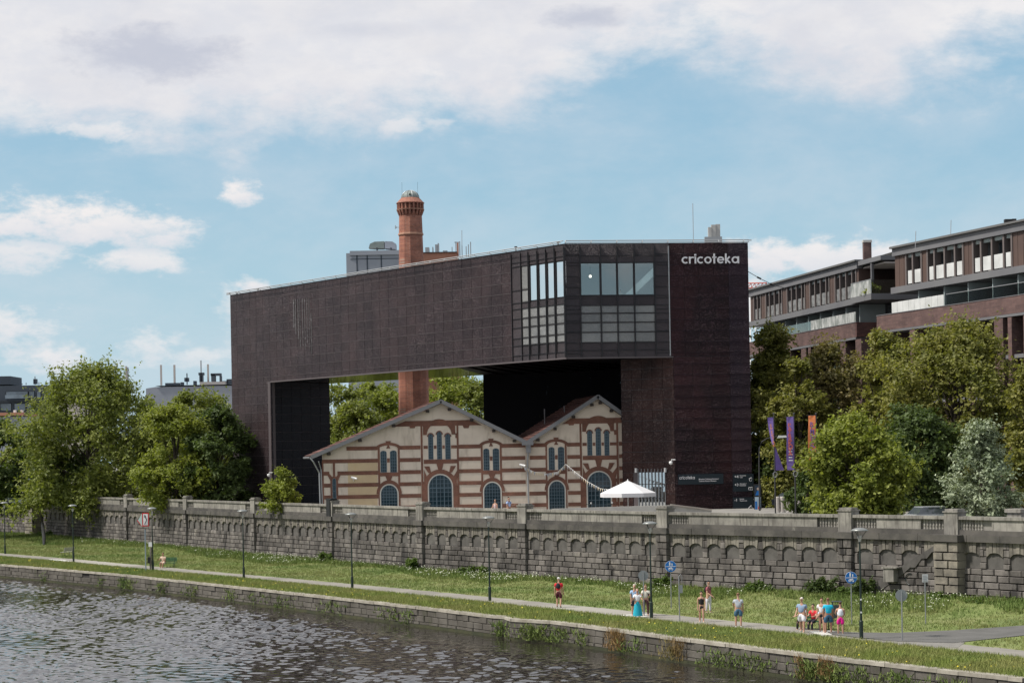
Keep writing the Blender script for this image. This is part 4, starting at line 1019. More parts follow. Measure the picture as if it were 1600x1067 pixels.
def build_power_house():
    b = thing('striped_brick_house', 'old cream and red brick striped building with two gables under the dark museum bridge', 'building', (-4, YB, ZS))
    A5 = lambda u, v: (470+u/4.444, 600+v/4.444)
    A6 = lambda u, v: (800+u/4.0, 600+v/4.0)
    def X(px, py=740): return atY(px, py, YB).x
    def XZ(p): v = atY(p[0], p[1], YB); return v.x, v.z
    BK = Vector((-1.75, 9.7, 0)); BKW = Vector((-.9, 9.8, 0))
    def P(x, z, n=0.0): return Vector((x, YB-n, z))
    def prism(pts, n0, n1, name, mat, parent=b, m=None):
        """outline (x, z) counter clockwise seen from the camera, from n0 out to n1"""
        m = m or MB(); m.prism([P(x, z, n1) for x, z in pts], (0, n1-n0, 0))
        return m if name is None else obj(name, m, mat, parent)
    # key points
    xl = XZ(A5(148, 520))[0]; zE = XZ(A5(130, 512))[1]-.15
    ax1, az1 = XZ((689.5, 625.5)); vx, vz = XZ((823, 690)); ax2, az2 = XZ((934, 618)); rx = 12.4
    sl2 = (az2-XZ((972, 645))[1])/(XZ((972, 645))[0]-ax2)
    rz_ = az2-sl2*(rx-ax2)
    xe_, ze_ = XZ((487, 713)); zE = ze_+(xl-xe_)/(ax1-xe_)*(az1-ze_)-.30
    prof = [(xl, ZS-.3), (rx, ZS-.3), (rx, rz_-.26), (ax2, az2-.3), (vx, vz-.28), (ax1, az1-.3), (xl, zE+.12)]
    m = MB(); m.prism([P(x, z, 0) for x, z in prof], BKW); obj('wall', m, M['plaster'], b)
    # stained patch of render at the left
    x0, z1 = XZ(A5(325, 550)); x1, z0 = XZ(A5(536, 835))
    for (u0, v0, u1, v1) in [(327,548,534,602),(327,632,534,685),(327,714,534,766),(327,797,534,845)]:
        xa, zb = XZ(A5(u0, v0)); xb, za = XZ(A5(u1, v1)); prism([(xa,za),(xb,za),(xb,zb),(xa,zb)], -.01, .006, 'render_patch', M['plaster_warm'])
    # ---- brick bands
    def band(p, q, h, name='brick_band', n=.035):
        """from pixel p to pixel q along the band's middle line at p; h in pixels"""
        xa, z = XZ(p); xb, _ = XZ(q); hh = h*YB/F/2
        prism([(xa, z-hh), (xb, z-hh), (xb, z+hh), (xa, z+hh)], -.01, n, name, M['brick'])
    def rect(A_, u0, v0, u1, v1, name='brick_strip', n=.04, mat=None, n0=-.01):
        um_, vm_ = (u0+u1)/2, (v0+v1)/2; zb = XZ(A_(um_, v0))[1]; za = XZ(A_(um_, v1))[1]; xa = XZ(A_(u0, vm_))[0]; xb = XZ(A_(u1, vm_))[0]
        prism([(xa,za),(xb,za),(xb,zb),(xa,zb)], n0, n, name, mat or M['brick'])
    zc = lambda A_, u, v: XZ(A_(u, v))[1]
    lv = {'T1': zc(A5, 700, 441), 'T2': zc(A5, 700, 527), 'T3': zc(A5, 700, 611), 'T4': zc(A5, 700, 694), 'T5': zc(A5, 700, 776), 'T6': zc(A5, 700, 856)}
    hb = .185
    rows = {}
    xo = XZ(A5(0, 700))[0]
    def hband(z, u0, u1, A_=A5):
        xa = XZ(A_(u0, 700 if A_ is A5 else 400))[0]; xb = XZ(A_(u1, 700 if A_ is A5 else 400))[0]
        prism([(xa, z-hb), (xb, z-hb), (xb, z+hb), (xa, z+hb)], -.01, .035, 'brick_band', M['brick'])
    seg = {'T1': [(322,538),(690,835),(1100,1253),(1397,1562)], 'T2': [(152,538),(690,835),(1100,1253),(1397,1562)],
           'T3': [(158,200),(256,538),(690,835),(1100,1253),(1397,1562)], 'T4': [(158,205),(256,538),(690,835),(850,872),(1070,1085),(1100,1253),(1397,1562)],
           'T5': [(158,205),(256,538),(690,835),(850,872),(1070,1085),(1100,1253),(1397,1562)], 'T6': [(158,205),(256,538),(690,835),(850,872),(1070,1085),(1100,1253),(1397,1562)]}
    for k, ss in seg.items():
        for u0, u1 in ss: hband(lv[k], u0, u1)
    seg6 = {'T1': [(115,212),(345,425)], 'T2': [(110,212),(345,425)], 'T3': [(108,212),(345,425)], 'T4': [(104,212),(345,425),(439,458),(634,655)],
            'T5': [(104,212),(345,425),(439,458),(634,655)], 'T6': [(104,212),(345,425),(439,458),(634,655)]}
    for k, ss in seg6.items():
        for u0, u1 in ss: hband(lv[k], u0, u1, A6)
        hband(lv[k], 668, 790, A6)
    # top bands under the gables
    for A_, v, (xL, zL), (xP, zP), (xR, zR) in ((A5, 271, (xl, zE-.1), (ax1, az1-.5), (vx, vz-.45)), (A6, 229, (vx, vz-.45), (ax2, az2-.5), (rx, rz_-.45))):
        z = XZ(A_(960 if A_ is A5 else 530, v))[1]; hh = .26
        f0 = lambda q: xL+(xP-xL)*(q-zL)/(zP-zL); f1 = lambda q: xR+(xP-xR)*(q-zR)/(zP-zR)
        prism([(f0(z-hh)+.05, z-hh), (f1(z-hh)-.05, z-hh), (f1(z+hh)-.05, z+hh), (f0(z+hh)+.05, z+hh)], -.01, .035, 'brick_band', M['brick'])
    # vertical strips
    for u in (836, 1086): rect(A5, u, 285, u+13, 880)
    for u in (426, 655): rect(A6, u, 242, u+12, 800)
    for u0, u1, v0 in ((538,551,432),(677,690,432),(1253,1266,415),(1385,1398,415)): rect(A5, u0, v0, u1, 880)
    for u0, u1, v0 in ((212,222,375),(333,344,375)): rect(A6, u0, v0, u1, 800)
    rect(A5, 150, 535, 160, 880)
    # ---- arches and windows
    def arcpts(xc, hw, zs, rise, n=12): return [(xc+hw*math.cos(PI*k/n), zs+rise*math.sin(PI*k/n)) for k in range(n+1)]
    def ring(xc, hw, zs, rise, t, name, mat, n0, n1, drop=0.0, rt=None):
        m = MB(); rt = t if rt is None else rt
        o = arcpts(xc, hw+t, zs, rise+rt, 14); i = arcpts(xc, hw, zs, rise, 14)
        for k in range(14):
            m.prism([P(*i[k], n1), P(*o[k], n1), P(*o[k+1], n1), P(*i[k+1], n1)], (0, n1-n0, 0))
        if drop:
            for s in (1, -1):
                xa, xb = sorted((xc+s*hw, xc+s*(hw+t))); m.prism([P(xa,zs-drop,n1),P(xb,zs-drop,n1),P(xb,zs-.001,n1),P(xa,zs-.001,n1)], (0, n1-n0, 0))
        return obj(name, m, mat, b)
    def window(A_, u0, v0, u1, v1, rise, nx_, nz_, frame_w=.07, sub=None, trim=False):
        """arched window between zoomed pixels, with glazing bars"""
        vm_ = (v0+min(v1, 860 if A_ is A5 else 780))/2; zt = XZ(A_((u0+u1)/2, v0))[1]; zb = XZ(A_((u0+u1)/2, v1))[1]; xa = XZ(A_(u0, vm_))[0]; xb = XZ(A_(u1, vm_))[0]; xc, hw = (xa+xb)/2, (xb-xa)/2; zs = zt-rise
        if trim: ring(xc, hw, zs, rise, .11, 'window_reveal', M['white_trim'], -.01, .05, drop=zs-zb)
        w = obj('window', prism([(xa,zb),(xb,zb)]+arcpts(xc, hw, zs, rise), -.005, .012, None, None), M['win_frame'], b)
        g = prism([(xa+frame_w,zb+frame_w),(xb-frame_w,zb+frame_w)]+arcpts(xc, hw-frame_w, zs, rise-frame_w*.6), .008, .02, None, None)
        obj('pane', g, M['dark_pane'], w)
        bars = MB()
        for k in range(1, nx_):
            x = xa+(xb-xa)*k/nx_; main = (sub and k in sub); r_ = .045 if main else .022
            zz = zs+(rise)*math.sqrt(max(0, 1-((x-xc)/hw)**2))
            bars.box(x-r_, x+r_, YB-.05, YB-.021, zb, zz-.02)
        for k in range(1, nz_):
            z = zb+(zt-zb)*k/nz_
            h2 = hw if z < zs else hw*math.sqrt(max(0, 1-((z-zs)/rise)**2))
            r_ = .045 if (sub and abs(z-zs) < (zt-zb)/nz_*.5) else .022
            bars.box(xc-h2+.03, xc+h2-.03, YB-.047, YB-.0215, z-r_, z+r_)
        obj('glazing_bars', bars, M['win_frame'], w)
        return xc, hw, zs, zb, zt
    def key(xc, z0, z1, w0, w1, lean=0.0):
        prism([(xc-w0, z0), (xc+w0, z0), (xc+w1+lean, z1), (xc-w1+lean, z1)], -.01, .06, 'keystone', M['brick'])
    for A_, uc, W2 in ((A5, 969, [(885,920,345,522),(945,980,330,522),(1003,1040,345,522)]), (A6, 539.5, [(470,501,290,446),(523,556,275,446),(577,608,290,446)])):
        info = [window(A_, u0, v0, u1, v1, .28, 3, 9) for u0, u1, v0, v1 in W2]
        xc = info[1][0]; zs = info[0][4]-.1; s = 1.0
        hw = info[2][0]+info[2][1]-xc+.12
        ring(xc, hw, zs, 1.15 if A_ is A5 else 1.15, .36, 'brick_arch', M['brick'], -.01, .06)
        # cream hood between arch and lights, small inner arches
        for i in info: ring(i[0], i[1], i[2], .28, .10, 'window_head', M['brick'], -.01, .045)
        for a_, c_ in ((info[0], info[1]), (info[1], info[2])):
            rect_ = None
        # block of brick above the arch
        zt1 = XZ(A_(uc, 262 if A_ is A5 else 222))[1]
        xw0 = XZ(A_(850 if A_ is A5 else 439, 300))[0]; xw1 = XZ(A_(1085 if A_ is A5 else 655, 300))[0]
        m = MB(); n_ = 14; ap = arcpts(xc, hw+.36, zs, 1.5, n_)
        for k in range(n_):
            (xa, za), (xb, zb2) = ap[k+1], ap[k]
            m.prism([P(xa,max(za, zs),.03),P(xb,max(zb2, zs),.03),P(xb,zt1,.03),P(xa,zt1,.03)], (0,.04,0))
        obj('brick_spandrel', m, M['brick'], b)
        for xa, xb in ((xw0, xc-hw-.36), (xc+hw+.36, xw1)):
            xa, xb = min(xa, xb), max(xa, xb)
            if xb-xa > .12:
                prism([(xa, zs+.55+.5), (xb, zs+.55+.5), (xb, zt1), (xa, zt1)], -.01, .031, 'brick_strip', M['brick'])
                prism([(xa, zs-.35), (xb, zs-.35), (xb, zs+.12), (xa, zs+.12)], -.01, .032, 'brick_strip', M['brick'])
        zsill = info[0][3]
        prism([(xw0, zsill-.42), (xw1, zsill-.42), (xw1, zsill-.02), (xw0, zsill-.02)], -.01, .045, 'brick_sill', M['brick'])
        # bands crossing between the column and the lights
        for z in (lv['T1'], lv['T2']):
            e = [(xw0, info[0][0]-info[0][1]-.05), (info[0][0]+info[0][1]+.05, info[1][0]-info[1][1]-.05), (info[1][0]+info[1][1]+.05, info[2][0]-info[2][1]-.05), (info[2][0]+info[2][1]+.05, xw1)]
            for xa, xb in e:
                if z-hb > zsill: prism([(xa,z-hb*.8),(xb,z-hb*.8),(xb,z+hb*.8),(xa,z+hb*.8)], -.01, .034, 'brick_band', M['brick'])
        # the big arched window below
        if A_ is A5: g = window(A5, 890, 630, 1050, 900, 1.15, 6, 9, sub=(2,4), trim=True)
        else: g = window(A6, 473, 548, 617, 812, 1.15, 6, 9, sub=(2,4), trim=True)
        ring(g[0], g[1]+.12, g[2], 1.15+.12, .42, 'brick_arch', M['brick'], -.01, .055, drop=g[2]-ZS)
        key(g[0], g[4]+.45, zsill-.40, .17, .34)
        key(g[0]-1.0, g[4]+.22, g[4]+.85, .14, .26, -.28); key(g[0]+1.0, g[4]+.22, g[4]+.85, .14, .26, .28)
        for s in (1, -1):      # diagonal flares from the column to the ring
            xe = xw1 if s > 0 else xw0
            p_ = [(g[0]+s*(g[1]+.45), g[2]+.35), (g[0]+s*(g[1]+.15), g[2]+.95), (xe, lv['T3']+hb), (xe, lv['T3']-hb*1.2)]
            if s > 0: p_ = [p_[0], p_[3], p_[2], p_[1]]
            prism(p_, -.01, .05, 'brick_flare', M['brick'])
    # pairs of lights over an arched window
    for A_, L, R_, low, pk in ((A5,(553,597,462,612),(620,667,460,614),(557,672,700,890),405), (A5,(1268,1310,447,598),(1333,1378,445,602),(1273,1388,683,890),388), (A6,(229,267,393,536),(287,327,391,536),(232,330,606,800),342)):
        i1 = window(A_, L[0], L[2], L[1], L[3], .2, 3, 7); i2 = window(A_, R_[0], R_[2], R_[1], R_[3], .2, 3, 7)
        xc = (i1[0]+i2[0])/2; hw = (i2[0]+i2[1]-i1[0]+i1[1])/2+.14
        zs = lv['T1']-.1; zp = XZ(A_(L[0], pk))[1]
        ring(xc, hw, zs, zp-zs-.28, .34, 'brick_arch', M['brick'], -.01, .055, rt=.26)
        prism([(xc-.18, zp-.1), (xc+.18, zp-.1), (xc+.26, zp+.12), (xc-.26, zp+.12)], -.01, .07, 'keystone', M['brick'])
        prism([(xc-.2, i1[4]+.22), (xc+.2, i1[4]+.22), (xc, i1[4]+.62)], -.01, .05, 'brick_lozenge', M['brick'])
        xa = xc-hw-.02; xb = xc+hw+.02; zb_ = i1[3]
        prism([(xa, zb_-.38), (xb, zb_-.38), (xb, zb_-.02), (xa, zb_-.02)], -.01, .045, 'brick_sill', M['brick'])
        for z in (lv['T2'],):
            for e0, e1 in ((i1[0]+i1[1]+.03, i2[0]-i2[1]-.03),): prism([(e0,z-.2),(e1,z-.2),(e1,z+.2),(e0,z+.2)], -.01, .033, 'brick_band', M['brick'])
        g = window(A_, low[0], low[2], low[1], low[3], .85, 6, 9, trim=True)
        ring(g[0], g[1]+.12, g[2], .97, .3, 'brick_arch', M['brick'], -.01, .052, rt=.36)
        key(g[0], g[4]+.42, zb_-.37, .16, .34)
    # slim window at the left
    g = window(A5, 221, 653, 246, 880, .25, 1, 5)
    ring(g[0], g[1]+.02, g[2], .27, .17, 'brick_arch', M['brick'], -.01, .05, drop=g[2]-ZS)
    key(g[0], g[4]+.2, lv['T2']-hb, .10, .10)
    for s in (1, -1):
        p_ = [(g[0]+s*.36, g[2]), (g[0]+s*.20, g[4]+.15), (g[0]+s*.62, lv['T3']+hb), (g[0]+s*.86, lv['T3']+hb), (g[0]+s*.62, lv['T3']-hb)]
        if s > 0: p_ = p_[::-1]
        prism(p_[::-1] if s > 0 else p_, -.01, .048, 'brick_flare', M['brick'])
    # brick stubs hanging under the gable band
    for A_, u, v in ((A5,775,290),(A5,1148,290),(A6,370,243)):
        xa, z = XZ(A_(u, v)); prism([(xa-.22,z-.22),(xa+.22,z-.22),(xa+.36,z+.1),(xa-.36,z+.1)], -.01, .05, 'brick_corbel', M['brick'])
    # ---- roofs: tiles in courses, verge boards, gutter
    ov = .75
    def roof(xe, ze, xr, zr, name):
        """slope from eave (xe, ze) up to ridge (xr, zr)"""
        n = 16; m = MB()
        nrm = Vector((-(zr-ze), 0, (xr-xe))).normalized()
        if nrm.z < 0: nrm = -nrm
        base = [P(xe,ze,ov), P(xr,zr,ov)]
        lo = base[0]-nrm*.02; hi = base[1]-nrm*.02
        m.hexa([lo-nrm*.2, lo-nrm*.2+BK+Vector((0,2*ov,0)), hi-nrm*.2+BK+Vector((0,2*ov,0)), hi-nrm*.2, lo, lo+BK+Vector((0,2*ov,0)), hi+BK+Vector((0,2*ov,0)), hi])
        r = obj('roof', m, M['timber'], b)
        for k in range(n):      # one course of tiles each, lapping the one below
            a_ = base[0].lerp(base[1], k/n); c_ = base[0].lerp(base[1], (k+1.12)/n if k < n-1 else 1)
            bk = BK+Vector((0,2*ov,0)); t_ = MB()
            t_.hexa([a_-nrm*.0, a_+bk, c_+bk-nrm*.0, c_, a_+nrm*.11, a_+bk+nrm*.11, c_+bk+nrm*.04, c_+nrm*.04])
            obj('tile_course', t_, M['roof_tile'], r)
        v = MB(); v.hexa([lo-nrm*.24+Vector((0,-.06,0)), hi-nrm*.24+Vector((0,-.06,0)), hi-nrm*.24+Vector((0,.08,0)), lo-nrm*.24+Vector((0,.08,0)), lo+nrm*.12+Vector((0,-.06,0)), hi+nrm*.12+Vector((0,-.06,0)), hi+nrm*.12+Vector((0,.08,0)), lo+nrm*.12+Vector((0,.08,0))])
        obj('verge_board', v, M['fascia'], b)
        for q in (.12,.36,.62,.88):  # purlin ends
            c = lo.lerp(hi, q)-nrm*.42; obj('purlin_end', MB().box(c.x-.16,c.x+.16,YB-ov+.02,YB,c.z-.13,c.z+.12), M['timber'], b)
    xe0, ze0 = XZ((487, 713)); 
    roof(xe0, ze0, ax1, az1, 'roof'); roof(vx-.02, vz, ax1, az1, 'roof'); roof(vx+.02, vz, ax2, az2, 'roof'); roof(rx, rz_, ax2, az2, 'roof')
    g0 = P(xe0-.1, ze0-.12, ov); obj('gutter', MB().tube([g0, g0+BK+Vector((0,2*ov,0))], .1, 6), M['fascia'], b)
    e = g0; x2 = XZ(A5(130, 600))[0]
    obj('downpipe', MB().tube([e, e+Vector((.3,0,-.35)), P(x2, ze0-1.6, .3), P(x2+.05, ZS, .3)], .075, 6), M['rail'], b)
    x3 = XZ(A5(142, 600))[0]
    obj('downpipe', MB().tube([P(x2+.0,ze0-.5,ov), P(x3, ze0-1.3, .15), P(x3+.1, ZS, .15)], .06, 6), M['rail'], b)
    hx, hz_ = XZ((823.5, 693))
    obj('rain_hopper', MB().box(hx-.5, hx+.6, YB-ov-.1, YB-.1, hz_-.15, hz_+.2).box(hx-.1, hx+.35, YB-ov-.05, YB-.1, hz_-.9, hz_-.151), M['fascia'], b)
    obj('downpipe', MB().tube([P(hx+.1,hz_-.9,.35), P(hx, hz_-1.7, .2), P(hx+.05, ZS, .2)], .085, 6), M['rail'], b)
    for px_, py_ in ((851,650),(882,645)):
        p = atY(px_, py_, YB+3); obj('snow_guard', MB().tube([p-Vector((0,0,.8)), p+Vector((0,0,.7))], .05, 4), M['fascia'], b)
    # cameras and the bunting line
    for px_, py_, lab in ((553,747,'small white camera on the ochre patch of the striped wall'),(816,727,'round white camera beside the downpipe in the valley of the two gables')):
        p = atY(px_, py_, YB-.3); t = thing('security_camera', lab, 'camera', tuple(p))
        obj('camera_body', MB().tube([p+Vector((-.25,0,.1)), p+Vector((.3,-.25,-.05))], .1, 8), M['white'], t); obj('arm', MB().tube([p+Vector((-.1,0,0)), p+Vector((-.05,.29,-.25))], .04, 5), M['white'], t)
    t = thing('bunting_line', 'string of small pale pennants hanging across the right gable towards the parasol', 'bunting', tuple(atY(820,731,YB-.5)))
    path = [(820,730),(835,737),(855,740),(872,737),(884,725)], [(884,725),(900,738),(918,752),(938,763),(958,765)]
    rr = random.Random(2); cord = MB()
    for seg_, yo in zip(path, ((.45,.45),(.45,9.0))):
        pts = [atY(x, y, YB-yo[0]-(yo[1]-yo[0])*i/4) for i, (x, y) in enumerate(seg_)]
        cord.tube(pts, .012, 3)
        for i in range(len(pts)-1):
            for q in range(6):
                p = pts[i].lerp(pts[i+1], q/6); d = (pts[i+1]-pts[i]).normalized()*.11
                m = MB(); m.prism([p-d, p+Vector((0,0,-.33))+d*rr.uniform(-.5,.5), p+d], (0,.01,0)); obj('pennant', m, M['bunt'][rr.randrange(3)], t)
    obj('cord', cord, M['white'], t)
M['dark_pane'] = material('dark_window_pane', (.008,.022,.032), .08, 0.0, spec=.4, col2=(.018,.042,.055), nscale=.35)
M['bunt'] = [material('pennant_'+n, c, .8) for n, c in (('white',(.6,.6,.58)),('grey',(.30,.31,.33)),('sand',(.5,.42,.3)))]
build_power_house()

# ================================================================ chimney
def build_chimney():
    Y = 240.0; c = atY(648, 700, Y); k = Y/F
    t = thing('brick_chimney', 'tall round red brick chimney stack with a domed observation cap behind the museum', 'chimney', (c.x, Y, ZS))
    n = 12; zz = lambda y, x=644: atY(x, y, Y).z
    cx = c.x+.0
    # the stack leans nowhere: radii from the photograph
    r0, r1 = 1.82, 1.40
    body = [(2.1,ZS),(2.0,ZS+3),(1.80,zz(600)),(1.50,zz(411)),(1.42,zz(368))]
    m = MB(); m.lathe(cx, Y, body, n); obj('shaft', m, M['brick_chimney'], t)
    m = MB(); m.lathe(cx, Y, [(1.52,zz(368)),(1.54,zz(367)),(1.50,zz(364.6))], n); obj('stone_ring', m, M['ring_tone'], t)
    m = MB(); m.lathe(cx, Y, [(1.44,zz(364.6)),(1.38,zz(340)),(1.38,zz(338))], n); obj('upper_shaft', m, M['brick_chimney'], t)
    m = MB(); m.lathe(cx, Y, [(1.30,zz(340)),(1.32,zz(318))], n); obj('gallery_core', m, M['brick_chimney'], t)
    for k_ in range(20):     # corbels and the small columns of the gallery
        a = 2*PI*k_/20; ca, sa = math.cos(a), math.sin(a)
        m = MB(); p = lambda r, o, z: (cx+r*ca-o*sa, Y+r*sa+o*ca, z)
        m.hexa([p(1.34,-.1,zz(337)),p(1.42,-.1,zz(337)),p(1.42,.1,zz(337)),p(1.34,.1,zz(337)),p(1.34,-.13,zz(329)),p(1.66,-.13,zz(329)),p(1.66,.13,zz(329)),p(1.34,.13,zz(329))])
        obj('corbel', m, M['brick_chimney'], t)
        m = MB(); m.hexa([p(1.4,-.09,zz(327.5)),p(1.62,-.09,zz(327.5)),p(1.62,.09,zz(327.5)),p(1.4,.09,zz(327.5)),p(1.4,-.09,zz(319)),p(1.62,-.09,zz(319)),p(1.62,.09,zz(319)),p(1.4,.09,zz(319))])
        obj('gallery_column', m, M['brick_chimney'], t)
    m = MB(); m.lathe(cx, Y, [(1.66,zz(329)),(1.70,zz(327.6))], 20); obj('gallery_floor', m, M['ring_tone'], t)
    m = MB(); m.lathe(cx, Y, [(1.62,zz(319)),(1.72,zz(318)),(1.66,zz(317)),(1.14,zz(310.2)),(1.12,zz(309.6))], 20); obj('gallery_roof', m, M['brick_chimney'], t)
    z0, z1 = zz(309.8), zz(297.8); R_ = 1.08
    m = MB(); m.lathe(cx, Y, [(R_*math.cos(a), z0+(z1-z0)*math.sin(a)) for a in np.linspace(0, PI/2-.03, 9)], 16); d = obj('dome', m, M['dome'], t)
    for k_ in range(10):
        a = 2*PI*k_/10; obj('dome_rib', MB().tube([Vector((cx+(R_+.01)*math.cos(q)*math.cos(a), Y+(R_+.01)*math.cos(q)*math.sin(a), z0+(z1-z0+.01)*math.sin(q))) for q in np.linspace(0, PI/2-.05, 7)], .035, 4), M['rail'], d)
    obj('dome_door', MB().box(cx-.1,cx+.12,Y-1.04,Y-.7,z0+.12,z0+.42), M['dark_metal'], d)
    for dx_ in (-.95,.93): obj('lightning_rod', MB().tube([(cx+dx_,Y-.2,z0-.3),(cx+dx_,Y-.2,z0+1.9)], .012, 4), M['dark_metal'], t)
    zb = zz(355); obj('antenna_arm', MB().tube([(cx-1.4,Y,zb),(cx-1.9,Y,zb)], .03, 4).tube([(cx-1.85,Y,zb-.2),(cx-1.85,Y,zb+.25)], .04, 4).tube([(cx-1.7,Y,zb-.1),(cx-1.7,Y,zb+.1)], .03, 4), M['rail'], t)
M['ring_tone'] = material('pale_brick_ring', (.36,.20,.14), .9)
M['dome'] = material('zinc_dome', (.22,.25,.235), .6, .1, col2=(.16,.19,.18), nscale=1.0)
build_chimney()

# ================================================================ background blocks
M['shed'] = material('grey_metal_siding', (.30,.32,.36), .7, col2=(.26,.28,.32), nscale=.1)
M['orange_wall'] = material('orange_render', (.42,.20,.13), .9, col2=(.36,.17,.12), nscale=.2)
M['slate'] = material('dark_slate_cladding', (.052,.066,.085), .7, col2=(.042,.054,.07), nscale=.1)
M['bg_glass'] = material('distant_glass', (.16,.20,.24), .15, spec=.8, col2=(.07,.09,.11), nscale=.3)
M['pale'] = material('pale_render', (.45,.41,.38), .9)
def blk(m, x0, x1, y0, y1, Y, d=14): a, c = atY(x0, y1, Y), atY(x1, y0, Y); return m.box(a.x, c.x, Y, Y+d, a.z, c.z)
def build_background():
    Y = 330
    t = thing('grey_shed_building', 'pale grey metal sided building with duct work on its roof left of the chimney', 'building', tuple(atY(600,700,Y)))
    obj('wall', blk(MB(), 547.5, 640, 394, 760, Y, 22), M['shed'], t); obj('parapet', blk(MB(), 546.5, 641, 390.5, 399, Y-.3, 23), M['shed'], t)
    for x in (558, 574, 596): obj('siding_joint', blk(MB(), x, x+.6, 399, 470, Y-.05, .1), M['slate'], t)
    obj('siding_joint', blk(MB(), 547.5, 640, 404, 404.7, Y-.05, .1), M['slate'], t)
    d = MB(); a = lambda x, y: atY(x, y, Y+3)
    d.prism([a(576,387.5), a(584,388), a(600,388), a(600,377), a(585,377.8), a(578,381)], (0,2.5,0)); obj('duct', d, M['dome'], t)
    d = MB(); d.prism([a(601,388), a(618.5,389.5), a(618.5,381), a(613,377.5), a(601,377)], (0,2.5,0)); obj('duct', d, M['shed'], t)
    for x in (588, 610): obj('duct_foot', blk(MB(), x, x+2, 387, 391, Y+3, 1), M['slate'], t)
    Y = 345
    t = thing('orange_building', 'orange rendered building with roof pipes and masts right of the chimney', 'building', tuple(atY(690,700,Y)))
    obj('wall', blk(MB(), 655, 713.5, 394.5, 760, Y, 22), M['orange_wall'], t); obj('parapet', blk(MB(), 655, 714, 393.2, 395, Y-.4, 23), M['slate'], t)
    for x, w, y0 in [(664.5,6,386.5),(680,3.5,382),(684,1.6,380),(692,7,391.5),(675.5,1.2,386)]: obj('roof_unit', blk(MB(), x, x+w, y0, 394, Y+2, 2), M['rail'], t)
    for x, y0 in [(706,386),(712,378),(718,377.5),(721.5,384),(728,385),(731.5,382),(735,378)]: obj('mast', blk(MB(), x, x+.9, y0, 402, Y+2, .3), M['rail'], t)
    obj('pipe', blk(MB(), 710, 718, 378, 379.2, Y+2, .3), M['rail'], t); obj('pipe', blk(MB(), 714, 716.5, 379.5, 402, Y+1.5, .6), M['orange_wall'], t)
    obj('mast', MB().tube([atY(721.8,385,Y+2), atY(721.6,360,Y+2)], .05, 4), M['rail'], t)
    # far left slate building
    Y = 420
    t = thing('dark_office_building', 'low dark slate office block with balconies beyond the big round tree', 'building', tuple(atY(50,700,Y)))
    obj('wall', blk(MB(), -60, 97, 601, 760, Y, 30), M['slate'], t); obj('roof_box', blk(MB(), -30, 16, 587.5, 601.5, Y+6, 10), M['slate'], t)
    obj('roof_box', blk(MB(), 96, 114, 594, 602, Y+4, 10), M['slate'], t)
    for x0, x1, y0, y1 in [(9,44,611,622),(45,54,611,622),(57,64,611,622),(70,92,610,617),(-50,-10,611,622),(0,18,630,642),(22,40,630,642),(42,60,630,642),(-40,-12,630,642),(63,90,629,636)]:
        w_ = obj('window', blk(MB(), x0, x1, y0, y1, Y-.12, .2), M['dark_room'], t); obj('pane', blk(MB(), x0+.8, x1-.8, y0+.6, y1-.6, Y-.2, .05), M['bg_glass'], w_)
    obj('balcony_rail', blk(MB(), 8, 44, 616.5, 622.8, Y-1.5, .1), M['bg_glass'], t)
    obj('slab_edge', blk(MB(), -60, 88, 624, 627, Y-1.6, 1.5), M['slate'], t)
    for x, y0 in [(54,588),(40,598),(60,597),(34,599)]: obj('mast', blk(MB(), x, x+.8, y0, 601, Y+3, .4), M['rail'], t)
    obj('roof_unit', blk(MB(), 52, 57, 592, 600, Y+3, 1), M['slate'], t)
    Y = 400
    t = thing('pale_gable_building', 'small pale building with red flat roof edge behind the big round tree', 'building', tuple(atY(110,700,Y)))
    obj('wall', blk(MB(), 95, 125, 603, 760, Y, 15), M['pale'], t); obj('roof', blk(MB(), 94, 126, 600, 603.5, Y-.5, 16), M['orange_wall'], t)
    Y = 330
    t = thing('low_red_roof_building', 'low building with salmon roof and white chimneys at the far left edge', 'building', tuple(atY(10,700,Y)))
    obj('wall', blk(MB(), -60, 34, 650, 770, Y, 15), M['shed'], t); obj('roof', blk(MB(), -62, 36, 644, 650.5, Y-.6, 16), M['orange_wall'], t)
    for x in (21, 32): obj('roof_vent', blk(MB(), x, x+2.4, 640.5, 645, Y+1, 1), M['white'], t)
    Y = 430
    t = thing('grey_hall_building', 'wide pale grey hall with masts and vents on its roof left of the museum', 'building', tuple(atY(300,700,Y)))
    m = MB(); m.prism([atY(x, y, Y) for x, y in [(228,760),(228,607),(243,604.5),(380,602),(380,760)]][::-1], (0,30,0)); obj('wall', m, M['shed'], t)
    obj('roof_edge', blk(MB(), 243, 380, 600, 602.8, Y-.3, 10), M['slate'], t)
    for x0, x1, y0 in [(250.5,252.6,570),(271.3,273.6,570),(324,326,569)]: obj('flue', blk(MB(), x0, x1, y0, 602, Y+5, .4), M['pale'], t)
    obj('roof_cabin', blk(MB(), 312, 352, 596, 603, Y+2, 5), M['pale'], t)
    obj('mast', blk(MB(), 313.6, 314.6, 563, 597, Y+4, .3), M['rail'], t); obj('mast', blk(MB(), 291.5,292.6,583,601, Y+4, .3), M['slate'], t)
    for x0, x1, y0, y1 in [(310,318,582,586),(311.5,316.5,586,597),(329,345,583,587),(330,336,585,596),(343,345.5,587,597),(302,306,595,602),(282,286,597,602),(345,356,595,598),(354,364,592,600),(288,294,590,596),(365,380,598,602),(258,280,598,602)]:
        obj('roof_unit', blk(MB(), x0, x1, y0, y1, Y+4, 1.5), M['slate'], t)
    t = thing('twin_mast', 'thin pair of pale flues showing above the big round tree', 'mast', tuple(atY(198,700,Y)))
